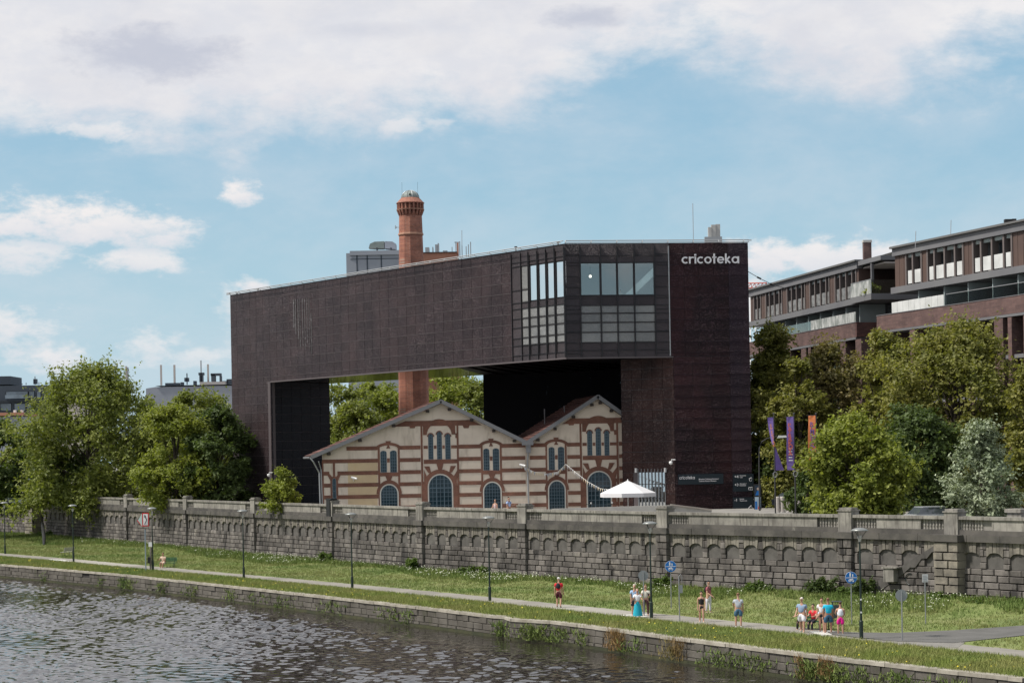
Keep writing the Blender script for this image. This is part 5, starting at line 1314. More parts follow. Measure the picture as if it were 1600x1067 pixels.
    obj('flue', blk(MB(), 196.8,198.2,572,640, Y, .4), M['pale'], t); obj('flue', blk(MB(), 199.2,200.4,574,640, Y, .4), M['shed'], t)
    # tower crane boom peeping between museum and flats, with a sagging cable
    Y = 500
    t = thing('tower_crane', 'red and white lattice crane just right of the museum tower', 'crane', tuple(atY(1176,700,Y)))
    m = MB(); a0, a1 = atY(1150,450.5,Y), atY(1198,449.5,Y)
    for dz in (0, 1.2): m.tube([a0+Vector((0,0,dz)), a1+Vector((0,0,dz))], .14, 4)
    for k in range(8):
        p, q = a0.lerp(a1, k/8), a0.lerp(a1, (k+1)/8); m.tube([p, q+Vector((0,0,1.2))], .1, 3); m.tube([q, q+Vector((0,0,1.2))], .1, 3)
    obj('boom', m, M['crane_red'], t)
    m = MB()
    for dx_ in (0, 1.3): m.tube([atY(1172.5,452,Y)+Vector((dx_,0,0)), atY(1173,700,Y)+Vector((dx_,0,0))], .16, 4)
    obj('tower', m, M['white'], t)
    t = thing('overhead_cable', 'thin dark cable sloping down from the museum tower towards the flats', 'cable', tuple(atY(1168,424,200)))
    pts = [atY(1168,424,194), atY(1186,434.5,200), atY(1206,444.5,206), atY(1225,450,212)]
    obj('wire', MB().tube(pts, .035, 4), M['black'], t)
    for q in (1, 2): p = pts[q]; obj('insulator', MB().tube([p-Vector((.2,0,-.1)), p+Vector((.2,0,-.1))], .09, 5), M['black'], t)
M['crane_red'] = material('crane_red', (.5,.12,.09), .6)
build_background()
# ================================================================ the flats at the right
M['brown_clad'] = material('brown_ribbed_cladding', (.105,.068,.055), .6, .1, col2=(.085,.056,.048), nscale=.3)
M['grey_fascia'] = material('grey_fascia', (.155,.155,.16), .6, col2=(.13,.13,.14), nscale=.2)
M['fin'] = material('brown_grey_fin', (.125,.105,.10), .6)
M['partition'] = material('pale_balcony_partition', (.36,.41,.41), .7, col2=(.30,.35,.35), nscale=.5)
M['screen_white'] = material('frosted_glass_panel', (.62,.63,.62), .25, col2=(.50,.51,.50), nscale=.6)
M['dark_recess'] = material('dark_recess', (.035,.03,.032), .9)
M['flat_glass'] = material('flat_window_glass', (.05,.06,.07), .08, spec=1.0)
M['curtained'] = material('curtained_glass', (.30,.30,.29), .12, spec=.9, col2=(.10,.11,.12), nscale=.9)
M['balu'] = glass_material('balustrade_glass', (.5,.58,.55), .35)
M['leafprint'] = material('reflecting_balustrade', (.50,.50,.48), .3, col2=(.16,.17,.15), nscale=1.6, stretch=(1.2,1.2,.5))
def build_flats(name_loc, label, A, B, xl, xr, groups, pillars, parts, tb, screens, extra=None):
    """facade plane from A (far, left) to B (near, right); x positions are read at the top storey's mid height"""
    b = thing('apartment_building', label, 'building', (A[0], A[1], ZS))
    dx, dy, nx, ny, L = frame_of(A, B)
    U = lambda x, y: on_plane(x, y, A, B)[0]
    def yat(x, z):   # pixel height of level z on this facade at pixel x (first order)
        k = ab(x, 500)[0]/F; u = (k*A[1]-A[0])/(dx-k*dy); Y = A[1]+u*dy; return HZ-(z-CZ)*F/Y-.0183*(x-800)
    def UU(x, z=26.0): return U(x, yat(x, z))
    u0, u1 = UU(xl), UU(xr)
    lo0, lo1 = u0-tb[0], u1+tb[1]
    # top storey
    obj('roof', MB().slab(A,B,u0-.2,u1+.2,28.2,28.38,-13,.55), M['roof_felt'], b)
    obj('fascia', MB().slab(A,B,u0-.1,u1+.1,27.5,28.19,-.3,.3), M['grey_fascia'], b)
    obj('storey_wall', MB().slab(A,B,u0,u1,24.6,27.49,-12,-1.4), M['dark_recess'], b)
    obj('side_wall', MB().slab(A,B,u1-.3,u1,24.6,27.49,-12,.0), M['brown_clad'], b); obj('side_wall', MB().slab(A,B,u0,u0+.3,24.6,27.49,-12,.0), M['brown_clad'], b)
    obj('slab_edge', MB().slab(A,B,u0-.1,u1+.6,24.0,24.58,-12.2,.5), M['grey_fascia'], b)
    prev = u0
    for g in groups:
        xs = [UU(x) for x in g]; ga, gb_ = xs[0], xs[-1]
        k = prev; i = 0
        while k < ga-.05:      # ribbed boards between the window groups
            e = min(k+.42, ga); obj('cladding_board', MB().slab(A,B,k+.01,e-.012,24.62,27.48,-.3,.06+.015*(i % 2)), M['brown_clad'], b); k = e; i += 1
        prev = gb_
        for a_, c_ in zip(xs, xs[1:]):
            obj('fin', MB().slab(A,B,a_-.12,a_+.12,24.61,27.47,-.5,.14), M['fin'], b)
            w = obj('window', MB().slab(A,B,a_+.13,c_-.13,24.6,27.3,-1.38,-1.2), M['grey_fascia'], b)
            obj('pane', MB().slab(A,B,a_+.3,c_-.3,24.8,27.1,-1.19,-1.16), M[rnd.choice(('flat_glass','flat_glass','curtained'))], w)
            obj('balcony_panel', MB().slab(A,B,a_+.22,c_-.22,24.75,25.95,.0,.04), screens, b)
            obj('awning_box', MB().slab(A,B,a_+.13,c_-.13,27.15,27.46,-.4,-.1), M['partition'], b)
        obj('fin', MB().slab(A,B,gb_-.12,gb_+.12,24.61,27.47,-.5,.14), M['fin'], b)
    k = prev; i = 0
    while k < u1-.05:
        e = min(k+.42, u1); obj('cladding_board', MB().slab(A,B,k+.01,e-.012,24.62,27.48,-.3,.06+.015*(i % 2)), M['brown_clad'], b); k = e; i += 1
    # recessed storey with pale partitions
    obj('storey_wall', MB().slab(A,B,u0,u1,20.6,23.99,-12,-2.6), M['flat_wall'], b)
    for x in parts:
        uu = UU(x, 23.0)
        obj('partition', MB().slab(A,B,uu-.06,uu+.06,22.0,23.95,-2.58,.1), M['partition'], b)
        w = obj('window', MB().slab(A,B,uu+.7,uu+2.6,21.4,23.7,-2.6,-2.54), M['grey_fascia'], b); obj('pane', MB().slab(A,B,uu+.8,uu+2.5,21.5,23.6,-2.53,-2.5), M['flat_glass'], w)
    # terrace parapet in brick
    obj('brick_parapet', MB().slab(A,B,lo0,lo1,20.62,22.05,.9,1.2), M['brick_dark'], b)
    obj('brick_parapet', MB().slab(A,B,lo1-.01,lo1+.29,20.621,22.051,-10,1.19), M['brick_red'], b)
    obj('parapet_cap', MB().slab(A,B,lo0,lo1+.3,22.055,22.12,.86,1.24), M['grey_fascia'], b)
    obj('terrace_slab', MB().slab(A,B,lo0,lo1,20.4,20.615,-12,1.19), M['grey_fascia'], b)
    # lower storeys: brick piers, deep openings
    obj('storey_wall', MB().slab(A,B,lo0,lo1,ZS-.3,20.39,-12,-1.3), M['brick_dark'], b)
    for x, wpx in pillars:
        ua, ub = UU(x, 19.0), UU(x+wpx, 19.0)
        obj('brick_pier', MB().slab(A,B,ua,ub,ZS-.3,20.38,-1.3,1.15), M['brick_dark'], b)
    for zf in (17.1, 13.8, 10.5, 7.2):
        obj('floor_slab', MB().slab(A,B,lo0,lo1,zf-.16,zf+.16,-1.31,.95), M['grey_fascia'], b)
    ps = [UU(x, 19.0)+.0 for x, w_ in pillars]; pe = [UU(x+w_, 19.0) for x, w_ in pillars]
    for zf in (17.26, 13.96, 10.66, 7.36, 4.4):
        for a_, c_ in zip(pe, ps[1:]):
            if c_-a_ < 1.0: continue
            w = obj('window', MB().slab(A,B,a_+.25,min(c_-.2,a_+2.4),zf+.1,zf+2.5,-1.3,-1.2), M['grey_fascia'], b)
            obj('pane', MB().slab(A,B,a_+.36,min(c_-.31,a_+2.29),zf+.2,zf+2.4,-1.19,-1.16), M[rnd.choice(('flat_glass','curtained'))], w)
            if zf > 5 and c_-a_ > 2: obj('balcony_panel', MB().slab(A,B,a_+.02,c_-.02,zf,zf+1.0,.8,.84), M['balu'], b)
    return b, UU, (dx, dy, nx, ny), (u0, u1, lo0, lo1)
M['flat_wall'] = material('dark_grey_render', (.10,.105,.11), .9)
M['brick_red'] = brick_material('red_brown_return_brick', (.12,.055,.05), (.085,.04,.038), (.08,.06,.055), rowh=.16, bw=.55)
def build_all_flats():
    def pz(x, y, z): v = atZ(x, y, z); return (v.x, v.y)
    A1, B1 = pz(1173, 455, 28.2), pz(1343, 408.5, 28.2)
    q4 = lambda u: 1165+u/5.333
    g1 = [[78,107,135],[178,208,248,288,312],[355,392,432,476,503],[545,586,632,678,706],[755,796,845,896,930]]
    g1 = [[q4(u) for u in g] for g in g1]
    b, UU, fr, us = build_flats(None, 'nearer left block of dark brick flats stepping down behind the museum tower', A1, B1, 1173.5, 1343, g1,
        [(q4(230),3),(q4(322),3.4),(q4(360),7.3),(q4(446),3),(q4(550),8),(q4(610),4),(q4(660),7),(q4(755),3),(q4(880),8.5),(q4(1010),9)],
        [q4(u) for u in (160,246,338,432,530,630,736,845,958)], (1.0, 1.8), M['leafprint_dark'])
    dx, dy, nx, ny = fr; A, B = A1, B1; u0, u1, lo0, lo1 = us
    obj('glass_balustrade', MB().slab(A,B,lo0+8,lo1-13,22.12,23.05,1.1,1.14), M['balu'], b)
    for k in range(12): obj('balustrade_panel', MB().slab(A,B,lo1-13+k*1.08,lo1-13+k*1.08+1.05,22.12,23.1,1.1,1.14), M['leafprint'], b)
    # corner loggia towards the second block
    obj('terrace_slab', MB().slab(A,B,u1,u1+5.6,24.0,24.585,-9,1.0), M['grey_fascia'], b)
    obj('canopy', MB().slab(A,B,u1,u1+6.2,27.75,28.19,-10,.2), M['grey_fascia'], b)
    obj('awning', MB().slab(A,B,u1+.3,u1+6,27.45,27.6,-9,-.3), M['pale'], b)
    obj('loggia_wall', MB().slab(A,B,u1+.0,u1+6.4,24.6,27.74,-10,-9.0), M['brown_red'], b)
    obj('post', MB().slab(A,B,u1+3.4,u1+3.65,24.59,27.74,-.1,.15), M['grey_fascia'], b)
    obj('balustrade_panel', MB().slab(A,B,u1+.1,u1+5.5,24.6,25.9,.9,.94), M['leafprint'], b)
    obj('rail', MB().slab(A,B,u1+.1,u1+5.5,25.92,25.99,.88,.96), M['rail'], b)
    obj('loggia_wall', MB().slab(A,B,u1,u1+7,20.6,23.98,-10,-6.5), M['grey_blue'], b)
    obj('end_rail', MB().slab(A,B,u1+5.5,u1+5.54,24.6,25.9,-8,.94), M['balu'], b)
    pp = on_plane(1384, 449, A, B)[0]
    bush = leaf_cluster([((A[0]+dx*(u1+3.9)+nx*.2, A[1]+dy*(u1+3.9)+ny*.2, 25.0), (.7,.7,.5))], 350, .16, 5)
    t = thing('balcony_plant', 'leafy green plant in a pot on the corner loggia of the flats', 'plant', (A[0]+dx*(u1+3.9)+nx*.2, A[1]+dy*(u1+3.9)+ny*.2, 24.6))
    o = obj('foliage', bush, M['leaf_light'], None); o.parent = t; o.location = -Vector(t.location)
    c_ = t.location; obj('pot', MB().lathe(c_.x, c_.y, [(.2,24.6),(.28,24.95),(.24,24.96)], 10), M['black'], t)
    # second, nearer block
    A2, B2 = pz(1399.5, 389, 28.2), pz(1640, 339, 28.2)
    q3 = lambda u: 1380+u/5.082
    g2 = [[190,243,312],[360,415,496,578,643],[722,785,872,966,1030]]
    g2 = [[q3(u) for u in g] for g in g2]+[[1604,1614,1625]]
    b2, UU2, fr2, us2 = build_flats(None, 'nearest right block of dark brick flats with white balcony panels', A2, B2, 1399.5, 1640, g2,
        [(q3(90),9),(q3(300),8),(q3(575),15.5),(q3(775),5),(q3(975),14),(q3(1085),6),(1618,12)],
        [q3(u) for u in (290,492,683,878,1080)]+[1612], (1.6, 1.0), M['screen_white'])
    dx, dy, nx, ny = fr2; u0, u1, lo0, lo1 = us2
    a_, c_ = UU2(q3(155), 22.5), UU2(q3(585), 22.5)
    k = 0
    while a_+k*1.02 < c_-.3: obj('balustrade_panel', MB().slab(A2,B2,a_+k*1.02,a_+k*1.02+.99,22.12,23.1,1.1,1.14), M['screen_white'], b2); k += 1
    obj('glass_balustrade', MB().slab(A2,B2,c_+.1,lo1,22.12,23.05,1.1,1.13), M['balu'], b2)
    obj('rail', MB().slab(A2,B2,c_+.1,lo1,23.055,23.11,1.08,1.15), M['rail'], b2)
    obj('gable_wall', MB().slab(A2,B2,u0-.02,u0+.28,24.59,28.19,-12.1,-.02), M['brown_clad'], b2)
    for x, y, yt in ((1430,381,361),(1485,370,344)):
        p = atY(x, y, 178); q = atY(x+1, yt, 178); obj('mast', MB().tube([p-Vector((0,0,.5)), q], .03, 4), M['rail'], b2)
    p = atY(1578, 346.5, 168); t = thing('floodlight', 'black floodlight pair standing on the roof of the nearest flats', 'floodlight', tuple(p-Vector((0,0,.3))))
    obj('lamp_head', MB().box(p.x-.45,p.x+.1,167.8,168.3,p.z-.05,p.z+.2).box(p.x+.15,p.x+.5,167.8,168.3,p.z-.1,p.z+.22), M['black'], t)
    obj('stand', MB().tube([(p.x,168,p.z-.7),(p.x,168,p.z)], .06, 5), M['black'], t)
    # chimney and roof light behind the first block
    Y = 245; a = atY(1350, 404, Y); c = atY(1361.5, 375, Y)
    t = thing('roof_chimney', 'square brown brick chimney standing above the left block of flats', 'chimney', (a.x, Y, a.z-6))
    obj('shaft', MB().box(a.x, c.x, Y, Y+.9, a.z-6, c.z-.3), M['brick_dark'], t); obj('cap', MB().box(a.x-.06, c.x+.06, Y-.06, Y+.96, c.z-.299, c.z), M['cab'], t)
    Y = 215; m = MB(); m.prism([atY(x, y, Y) for x, y in [(1360,404),(1400,392),(1402,406),(1402,420),(1360,412)]], (0,8,0))
    t = thing('roof_lantern', 'low grey gravelled roof rising between the two blocks of flats', 'roof', (atY(1380,410,Y).x, Y, 24)); obj('roof_surface', m, M['cab_dark'], t)
M['leafprint_dark'] = material('tinted_balcony_panel', (.22,.215,.205), .3, col2=(.10,.095,.09), nscale=2.2)
M['brown_red'] = material('red_brown_board', (.085,.03,.028), .8)
M['grey_blue'] = material('blue_grey_render', (.20,.22,.25), .9)
M['cab_dark'] = material('gravel_roof', (.16,.15,.14), .9, col2=(.07,.07,.06), nscale=5)

# ================================================================ trees
def leaf_material(name, c1, c2, trans=.35, rough=.55):
    m = bpy.data.materials.new(name); m.use_nodes = True; t = NT(m.node_tree); t.n.clear()
    out = t.new('ShaderNodeOutputMaterial'); geo = t.new('ShaderNodeNewGeometry')
    f = t.m('ADD', t.m('MULTIPLY', t.mr(t.noise(geo.outputs['Position'], .45, 3.0, .6), .3, .7), .6), t.m('MULTIPLY', geo.outputs['Random Per Island'], .4))
    c = t.mix(f, c4(c1), c4(c2))
    k = t.mr(geo.outputs['Random Per Island'], 0, 1, 1.0, 1.62, smooth=False); c = t.mix(1.0, c, t.comb(k, k, k), 'MULTIPLY')
    d = t.new('ShaderNodeBsdfPrincipled'); d.inputs['Roughness'].default_value = rough; d.inputs['Specular IOR Level'].default_value = .3; t.l.new(c, d.inputs['Base Color'])
    tr = t.new('ShaderNodeBsdfTranslucent'); t.l.new(t.mix(1.0, c, (1.5,1.6,.7,1), 'MULTIPLY'), tr.inputs[0])
    mx = t.new('ShaderNodeMixShader'); mx.inputs[0].default_value = trans
    t.l.new(d.outputs[0], mx.inputs[1]); t.l.new(tr.outputs[0], mx.inputs[2]); t.l.new(mx.outputs[0], out.inputs[0])
    return m
M['leaf'] = leaf_material('mid_green_leaves', (.088,.112,.028), (.165,.178,.044))
M['leaf_dark'] = leaf_material('dark_green_leaves', (.040,.062,.020), (.074,.10,.030))
M['leaf_light'] = leaf_material('yellow_green_leaves', (.105,.132,.024), (.18,.195,.038))
M['leaf_olive'] = leaf_material('olive_turning_leaves', (.105,.118,.030), (.175,.162,.045))
M['leaf_brown'] = leaf_material('brown_tinged_leaves', (.10,.098,.036), (.17,.135,.062))
M['leaf_silver'] = leaf_material('silver_leaves', (.085,.115,.060), (.27,.30,.21), trans=.15)
M['bark'] = material('grey_brown_bark', (.07,.055,.042), .95, col2=(.04,.033,.027), nscale=3, bump=.6)
def leaf_cluster(ells, per, size, seed, centre=None):
    """leaves along short twigs that fan outwards from each clump: ells = [(centre, radii)]; returns a mesh of bent quads"""
    r = np.random.default_rng(seed); C = []; N = []
    rmax = max(max(e[1]) for e in ells); cen = np.array(centre if centre is not None else np.mean([e[0] for e in ells], axis=0))
    for c, rad in ells:
        c = np.array(c); rad = np.array(rad); cnt = max(14, int(per*min(1.6, (max(rad)/(.62*rmax))**1.7))); ntw = max(4, cnt//9); k = cnt//ntw
        out = c-cen; out[2] *= .5; L = np.linalg.norm(out)+1e-6; out = out/L
        d = r.normal(size=(ntw,3))*.75+out*.75+np.array([0,0,.42]); d /= np.linalg.norm(d,axis=1)[:,None]
        st = c+r.normal(size=(ntw,3))*rad*.30; ln = rad.mean()*r.uniform(.55,1.45,ntw)
        tt = np.tile(np.linspace(.12,1.0,k),(ntw,1))+r.normal(0,.04,(ntw,k))
        P = st[:,None,:]+d[:,None,:]*(tt*ln[:,None])[:,:,None]
        P[:,:,2] -= (tt**2*ln[:,None])*.16
        P += r.normal(size=P.shape)*size*.55
        C.append(P.reshape(-1,3)); N.append(np.repeat(d,k,axis=0)*.45+np.array([0,0,.5]))
    C = np.vstack(C); N = np.vstack(N); n = len(C)
    N = N+r.normal(size=(n,3))*.55; N /= np.linalg.norm(N, axis=1)[:, None]
    T = np.cross(N, r.normal(size=(n,3))); T /= np.linalg.norm(T, axis=1)[:, None]; B = np.cross(N, T)
    s = size*r.uniform(.45, 1.3, n)[:, None]
    T = T*s; B = B*s*.60
    V = np.empty((n, 4, 3)); V[:,0] = C-T; V[:,1] = C+B+N*s*.12; V[:,2] = C+T; V[:,3] = C-B+N*s*.12
    return np_mesh('foliage', V.reshape(-1,3), np.arange(n*4).reshape(n,4))
def make_tree(label, base, height, width, mat, seed, crown_base=.2, depth=None, n_clump=70, per=420, size=.2, shape='round', trunk_r=None, name='broadleaf_tree', group=None, skew=0.0):
    r = random.Random(seed); depth = depth or width
    bx, by, bz = base
    t = thing(name, label, 'tree', base, group)
    cb = bz+height*crown_base; ch = bz+height-cb
    ells = []; tips = []
    for i in range(n_clump):
        # clump centres towards the crown's surface
        v = r.random(); zf = v
        if shape == 'round': prof = math.sqrt(max(.03, 1-(2*zf-.92)**2*.98)) if zf > .46 else (.72+.28*math.sin(zf/.46*PI/2))
        elif shape == 'cone': prof = max(.08, (1-zf)**.62)*(.75+.25*min(1, zf/.12))
        else: prof = max(.12, (1-zf**2.2))*(.7+.3*min(1, zf/.2))
        a = r.uniform(0, 2*PI); prof *= 1+.16*math.sin(3*a+seed)+.15*math.sin(zf*9+seed*1.7+a)+.08*math.sin(7*a); q = r.uniform(.35, 1)**.5*r.uniform(.82, 1.06)
        px_ = bx+math.cos(a)*q*prof*width/2*.86+skew*zf*width; py_ = by+math.sin(a)*q*prof*depth/2*.86; pz_ = cb+zf*ch*.93+.03*ch
        s = r.uniform(.35, 1.25)*width*.10+.25
        ells.append(((px_, py_, pz_), (s*r.uniform(.9,1.5), s*r.uniform(.9,1.5), s*r.uniform(.55,.95)))); tips.append(Vector((px_, py_, pz_)))
    # feathery sprays standing out of the outline
    for i in range(int(n_clump*.9)):
        c_, rd_ = ells[r.randrange(n_clump)]
        dv = Vector((r.uniform(-1,1), r.uniform(-1,1), r.uniform(-.3,1))).normalized()
        ctr = Vector(c_)+Vector((dv.x*rd_[0], dv.y*rd_[1], dv.z*rd_[2]))*r.uniform(.75,1.12)
        q_ = r.uniform(.18,.42)*max(rd_)+.1; ells.append((tuple(ctr), (q_, q_, q_*r.uniform(.7,1.4))))
    tr = trunk_r or max(.08, height*.018)
    tm = MB(); top = Vector((bx+skew*width*.4, by, cb+ch*.72))
    mid = Vector((bx+r.uniform(-.2,.2), by, (bz+top.z)/2))
    tm.tube([Vector((bx,by,bz-.2)), Vector((bx,by,bz+.4)), mid, top], [tr*1.35, tr, tr*.75, tr*.25], 8)
    obj('trunk', tm, M['bark'], t, smooth=True)
    bm_ = MB()
    for i in range(0, len(tips), 2):
        e = tips[i]; st = Vector((bx, by, bz)).lerp(top, min(.95, max(.25, (e.z-bz)/height*.72))); m_ = st.lerp(e, .5)+Vector((0,0,-.04*height*r.random()))
        bm_.tube([st, m_, e], [tr*.34, tr*.2, tr*.07], 4, caps=False)
    obj('limbs', bm_, M['bark'], t)
    me = leaf_cluster(ells, int(per*.76), size*1.08, seed, (bx, by, cb+ch*.35))
    o = obj('crown', me, mat, None); o.parent = t; o.location = -Vector(base)
    return t
def tree_px(label, x, Y, ytop, wpx, mat, seed, z=ZS, **kw):
    """tree whose top is at pixel (x, ytop) and whose crown spans wpx pixels at distance Y"""
    p = atY(x, ytop, Y); b = atY(x, 760, Y)
    return make_tree(label, (p.x, Y, z), (p.z-z)*.935, wpx*Y/F, mat, seed, **kw)
build_all_flats()
def build_trees():
    T = tree_px
    T('dark green tree cut by the far left edge, lowest on the embankment', -8, 262, 655, 120, M['leaf_dark'], 1, crown_base=.05, n_clump=60, per=380, size=.22)
    T('largest round tree with an airy crown leaning over the parapet at the left', 132, 255, 566, 250, M['leaf'], 2, crown_base=-.10, n_clump=150, per=430, size=.21, skew=.06)
    T('low dark undergrowth tree hanging over the parapet beside the round buttress', 100, 256, 700, 110, M['leaf_dark'], 3, crown_base=-.12, n_clump=44, per=300, size=.2)
    T('bright yellow green tree in front of the darker ones left of the museum', 272, 229, 630, 128, M['leaf_light'], 4, crown_base=.0, n_clump=85, per=420, size=.17)
    T('dark green tree pressed against the left end of the museum', 338, 229, 632, 128, M['leaf_dark'], 5, crown_base=.0, n_clump=70, per=420, size=.19)
    T('mid green tree top rising behind the yellow green tree', 300, 262, 602, 170, M['leaf'], 6, crown_base=.1, n_clump=75, per=400, size=.21)
    T('small young tree with bright leaves in front of the left museum leg', 441, 197, 730, 66, M['leaf_light'], 7, crown_base=.12, n_clump=42, per=150, size=.13, shape='cone', trunk_r=.07)
    # seen through the opening
    for i, (x, Y, yt, w, m, lab) in enumerate([(530,262,588,150,'leaf','green tree seen through the opening beside the left museum leg'),(592,272,578,150,'leaf_light','bright tree seen through the opening just left of the chimney'),
            (560,255,622,120,'leaf','lower bushy tree between two taller ones seen through the opening'),(702,272,574,160,'leaf_light','bright tree seen through the opening just right of the chimney'),(748,262,586,130,'leaf','green tree seen through the opening beside the black screen'),
            (800,275,590,120,'leaf','tree glimpsed only through the holes of the black screen'),(470,268,612,100,'leaf_dark','dark tree standing behind the left museum leg')]):
        T(lab, x, Y, yt, w, M[m], 20+i, crown_base=.02, n_clump=62, per=330, size=.22)
    for i, (x, Y, yt, w) in enumerate([(560,300,640,150),(680,300,628,150),(770,300,640,130),(500,296,650,120),(40,300,690,120),(200,290,604,170),(330,285,660,120)]):
        T(['wide low tree mass behind the opening, left of the chimney','wide low tree mass behind the opening, right of the chimney','wide low tree mass behind the black screen edge','low tree mass behind the left museum leg',
           'low tree seen far behind the left edge tree','low tree filling the gap left of the yellow green tree','low tree filling the gap beside the museum corner'][i], x, Y, yt, w, M['leaf'], 60+i, crown_base=-.05, n_clump=60, per=300, size=.26)
    # right
    T('tall olive tree growing against the right edge of the museum tower', 1208, 196, 500, 150, M['leaf_olive'], 40, crown_base=.05, shape='dome', n_clump=150, per=430, size=.17, depth=9)
    T('olive tree standing between the museum tower and the brownish tree', 1246, 186, 545, 120, M['leaf_olive'], 50, crown_base=.0, n_clump=90, per=380, size=.17)
    T('brownish open tree between the flags and the left flats', 1296, 190, 522, 150, M['leaf_brown'], 41, crown_base=.1, n_clump=110, per=330, size=.16)
    T('olive tree with a slender pointed top before the gap of the flats', 1382, 170, 503, 105, M['leaf_olive'], 42, crown_base=.1, n_clump=85, per=380, size=.16)
    T('broad olive and rust tree in front of the nearest flats', 1490, 158, 490, 240, M['leaf_olive'], 43, crown_base=.16, n_clump=165, per=380, size=.15, depth=9)
    T('dark shaded tree behind the flagpoles', 1225, 188, 640, 110, M['leaf_dark'], 44, crown_base=.0, n_clump=60, per=360, size=.18)
    T('dark tree filling the shade between the light green and silver trees', 1430, 152, 640, 150, M['leaf_dark'], 45, crown_base=.05, n_clump=80, per=380, size=.15)
    T('olive tree cut off by the right edge of the view', 1618, 150, 560, 110, M['leaf_olive'], 46, crown_base=.1, n_clump=70, per=380, size=.15)
    T('small light green maple standing close behind the parapet', 1338, 142, 648, 150, M['leaf_light'], 47, crown_base=.0, n_clump=120, per=330, size=.14)
    T('small silver leaved tree close behind the parapet near the right edge', 1530, 131, 650, 118, M['leaf_silver'], 48, crown_base=.02, n_clump=80, per=230, size=.11, shape='dome')
    T('dark bush under the museum tower corner beside the poster board', 1262, 168, 742, 60, M['leaf_dark'], 49, crown_base=.0, n_clump=26, per=260, size=.14, name='bush_tree')
build_trees()
# ================================================================ grass, weeds and flowers on the bank
def blades(P, h, w, seed, nb=4, mat=None, name='grass', lean=.5):
    """tufts of pointed blades at points P (n,3) with heights h (n)"""
    r = np.random.default_rng(seed); n = len(P)*nb
    C = np.repeat(P, nb, axis=0)+np.column_stack([r.normal(0, .09, n), r.normal(0, .09, n), np.zeros(n)])
    H = np.repeat(h, nb)*r.uniform(.55, 1.25, n); a = r.uniform(0, 2*PI, n); ww = w*r.uniform(.6, 1.4, n)
    t = np.column_stack([np.cos(a), np.sin(a), np.zeros(n)]); L = np.column_stack([r.normal(0, lean, n), r.normal(0, lean, n), np.zeros(n)])*H[:, None]*.6
    V = np.empty((n, 3, 3)); V[:,0] = C-t*ww[:,None]; V[:,1] = C+t*ww[:,None]; V[:,2] = C+L+np.column_stack([np.zeros(n), np.zeros(n), H])
    me = np_mesh(name, V.reshape(-1,3), np.arange(n*3).reshape(n,3), mat)
    o = bpy.data.objects.new(name, me); COL.objects.link(o); o['kind'] = 'stuff'; ORG[o] = Vector((0,0,0)); return o
def bank_points(n, seed, zone, k0=-.29, k1=.34):
    r = np.random.default_rng(seed); out = []; ks = np.linspace(k0, k1, 500)
    tab = []
    for k in ks:
        q, a, b, w = hit(QUAY, k), hit(PN, k), hit(PF, k), hit(WALL, k); tab.append((q, a, b, w))
    # density by area
    wts = np.array([ (abs(t[1][1]-t[0][1]) if zone == 'near' else abs(t[3][1]-t[2][1]))*t[1][1] for t in tab]); wts /= wts.sum()
    idx = r.choice(len(ks), n, p=wts); s = r.random(n)
    for i, sv in zip(idx, s):
        q, a, b, w = tab[i]; j = r.uniform(-.5, .5)*(ks[1]-ks[0])
        if zone == 'near':
            sv = .02+sv*.97; x, y = q[0]+(a[0]-q[0])*sv, q[1]+(a[1]-q[1])*sv; z = -.05+.05*sv+.10*math.sin(sv*PI)
        else:
            x, y = b[0]+(w[0]-b[0])*sv, b[1]+(w[1]-b[1])*sv; z = zbank(ks[i], sv)
        out.append((x+j*y, y, z, sv, ks[i]))
    return np.array(out)
def on_road(P):
    """true for points lying on the branch road (its outline in plan)"""
    poly = [tuple(atZ(x, y, .03)[:2]) for x, y in [(1290,985.5),(1345,987.0),(1400,987.5),(1490,983.5),(1600,976),(1760,963),(1760,977),(1600,993),(1508,1004),(1497,1011),(1450,1010),(1345,1000)]]
    res = np.zeros(len(P), bool)
    for i, (x, y) in enumerate(P[:, :2]):
        c = False; n = len(poly)
        for a in range(n):
            (x0,y0),(x1,y1) = poly[a], poly[(a+1) % n]
            if (y0 > y) != (y1 > y) and x < (x1-x0)*(y-y0)/(y1-y0)+x0: c = not c
        res[i] = c
    return res
def grass_material(name, c1, c2, c3):
    m = bpy.data.materials.new(name); m.use_nodes = True; t = NT(m.node_tree); bs = t.n['Principled BSDF']
    geo = t.new('ShaderNodeNewGeometry'); pos = geo.outputs['Position']
    c = t.mix(t.mr(t.noise(pos, .30, 5.0, .65), .34, .66), c4(c1), c4(c2)); c = t.mix(t.mr(t.noise(pos, .11, 4.0, .6), .5, .68), c, c4(c3))
    k = t.mr(geo.outputs['Random Per Island'], 0, 1, .86, 1.22, smooth=False); c = t.mix(1.0, c, t.comb(k, k, k), 'MULTIPLY')
    t.l.new(c, bs.inputs['Base Color']); bs.inputs['Roughness'].default_value = .7; bs.inputs['Specular IOR Level'].default_value = .2
    return m
M['grass'] = grass_material('bank_grass', (.155,.20,.052), (.21,.215,.080), (.11,.17,.042))
M['grass_near'] = grass_material('quayside_grass', (.17,.215,.05), (.225,.225,.078), (.125,.185,.043))
M['weed'] = grass_material('tall_green_weeds', (.10,.15,.034), (.14,.175,.048), (.085,.13,.03))
M['flower'] = material('white_umbel_flowers', (.48,.50,.38), .8)
M['flower_y'] = material('yellow_flowers', (.50,.42,.03), .8)
M['dry'] = grass_material('dry_stems', (.26,.17,.07), (.20,.12,.05), (.16,.14,.05))
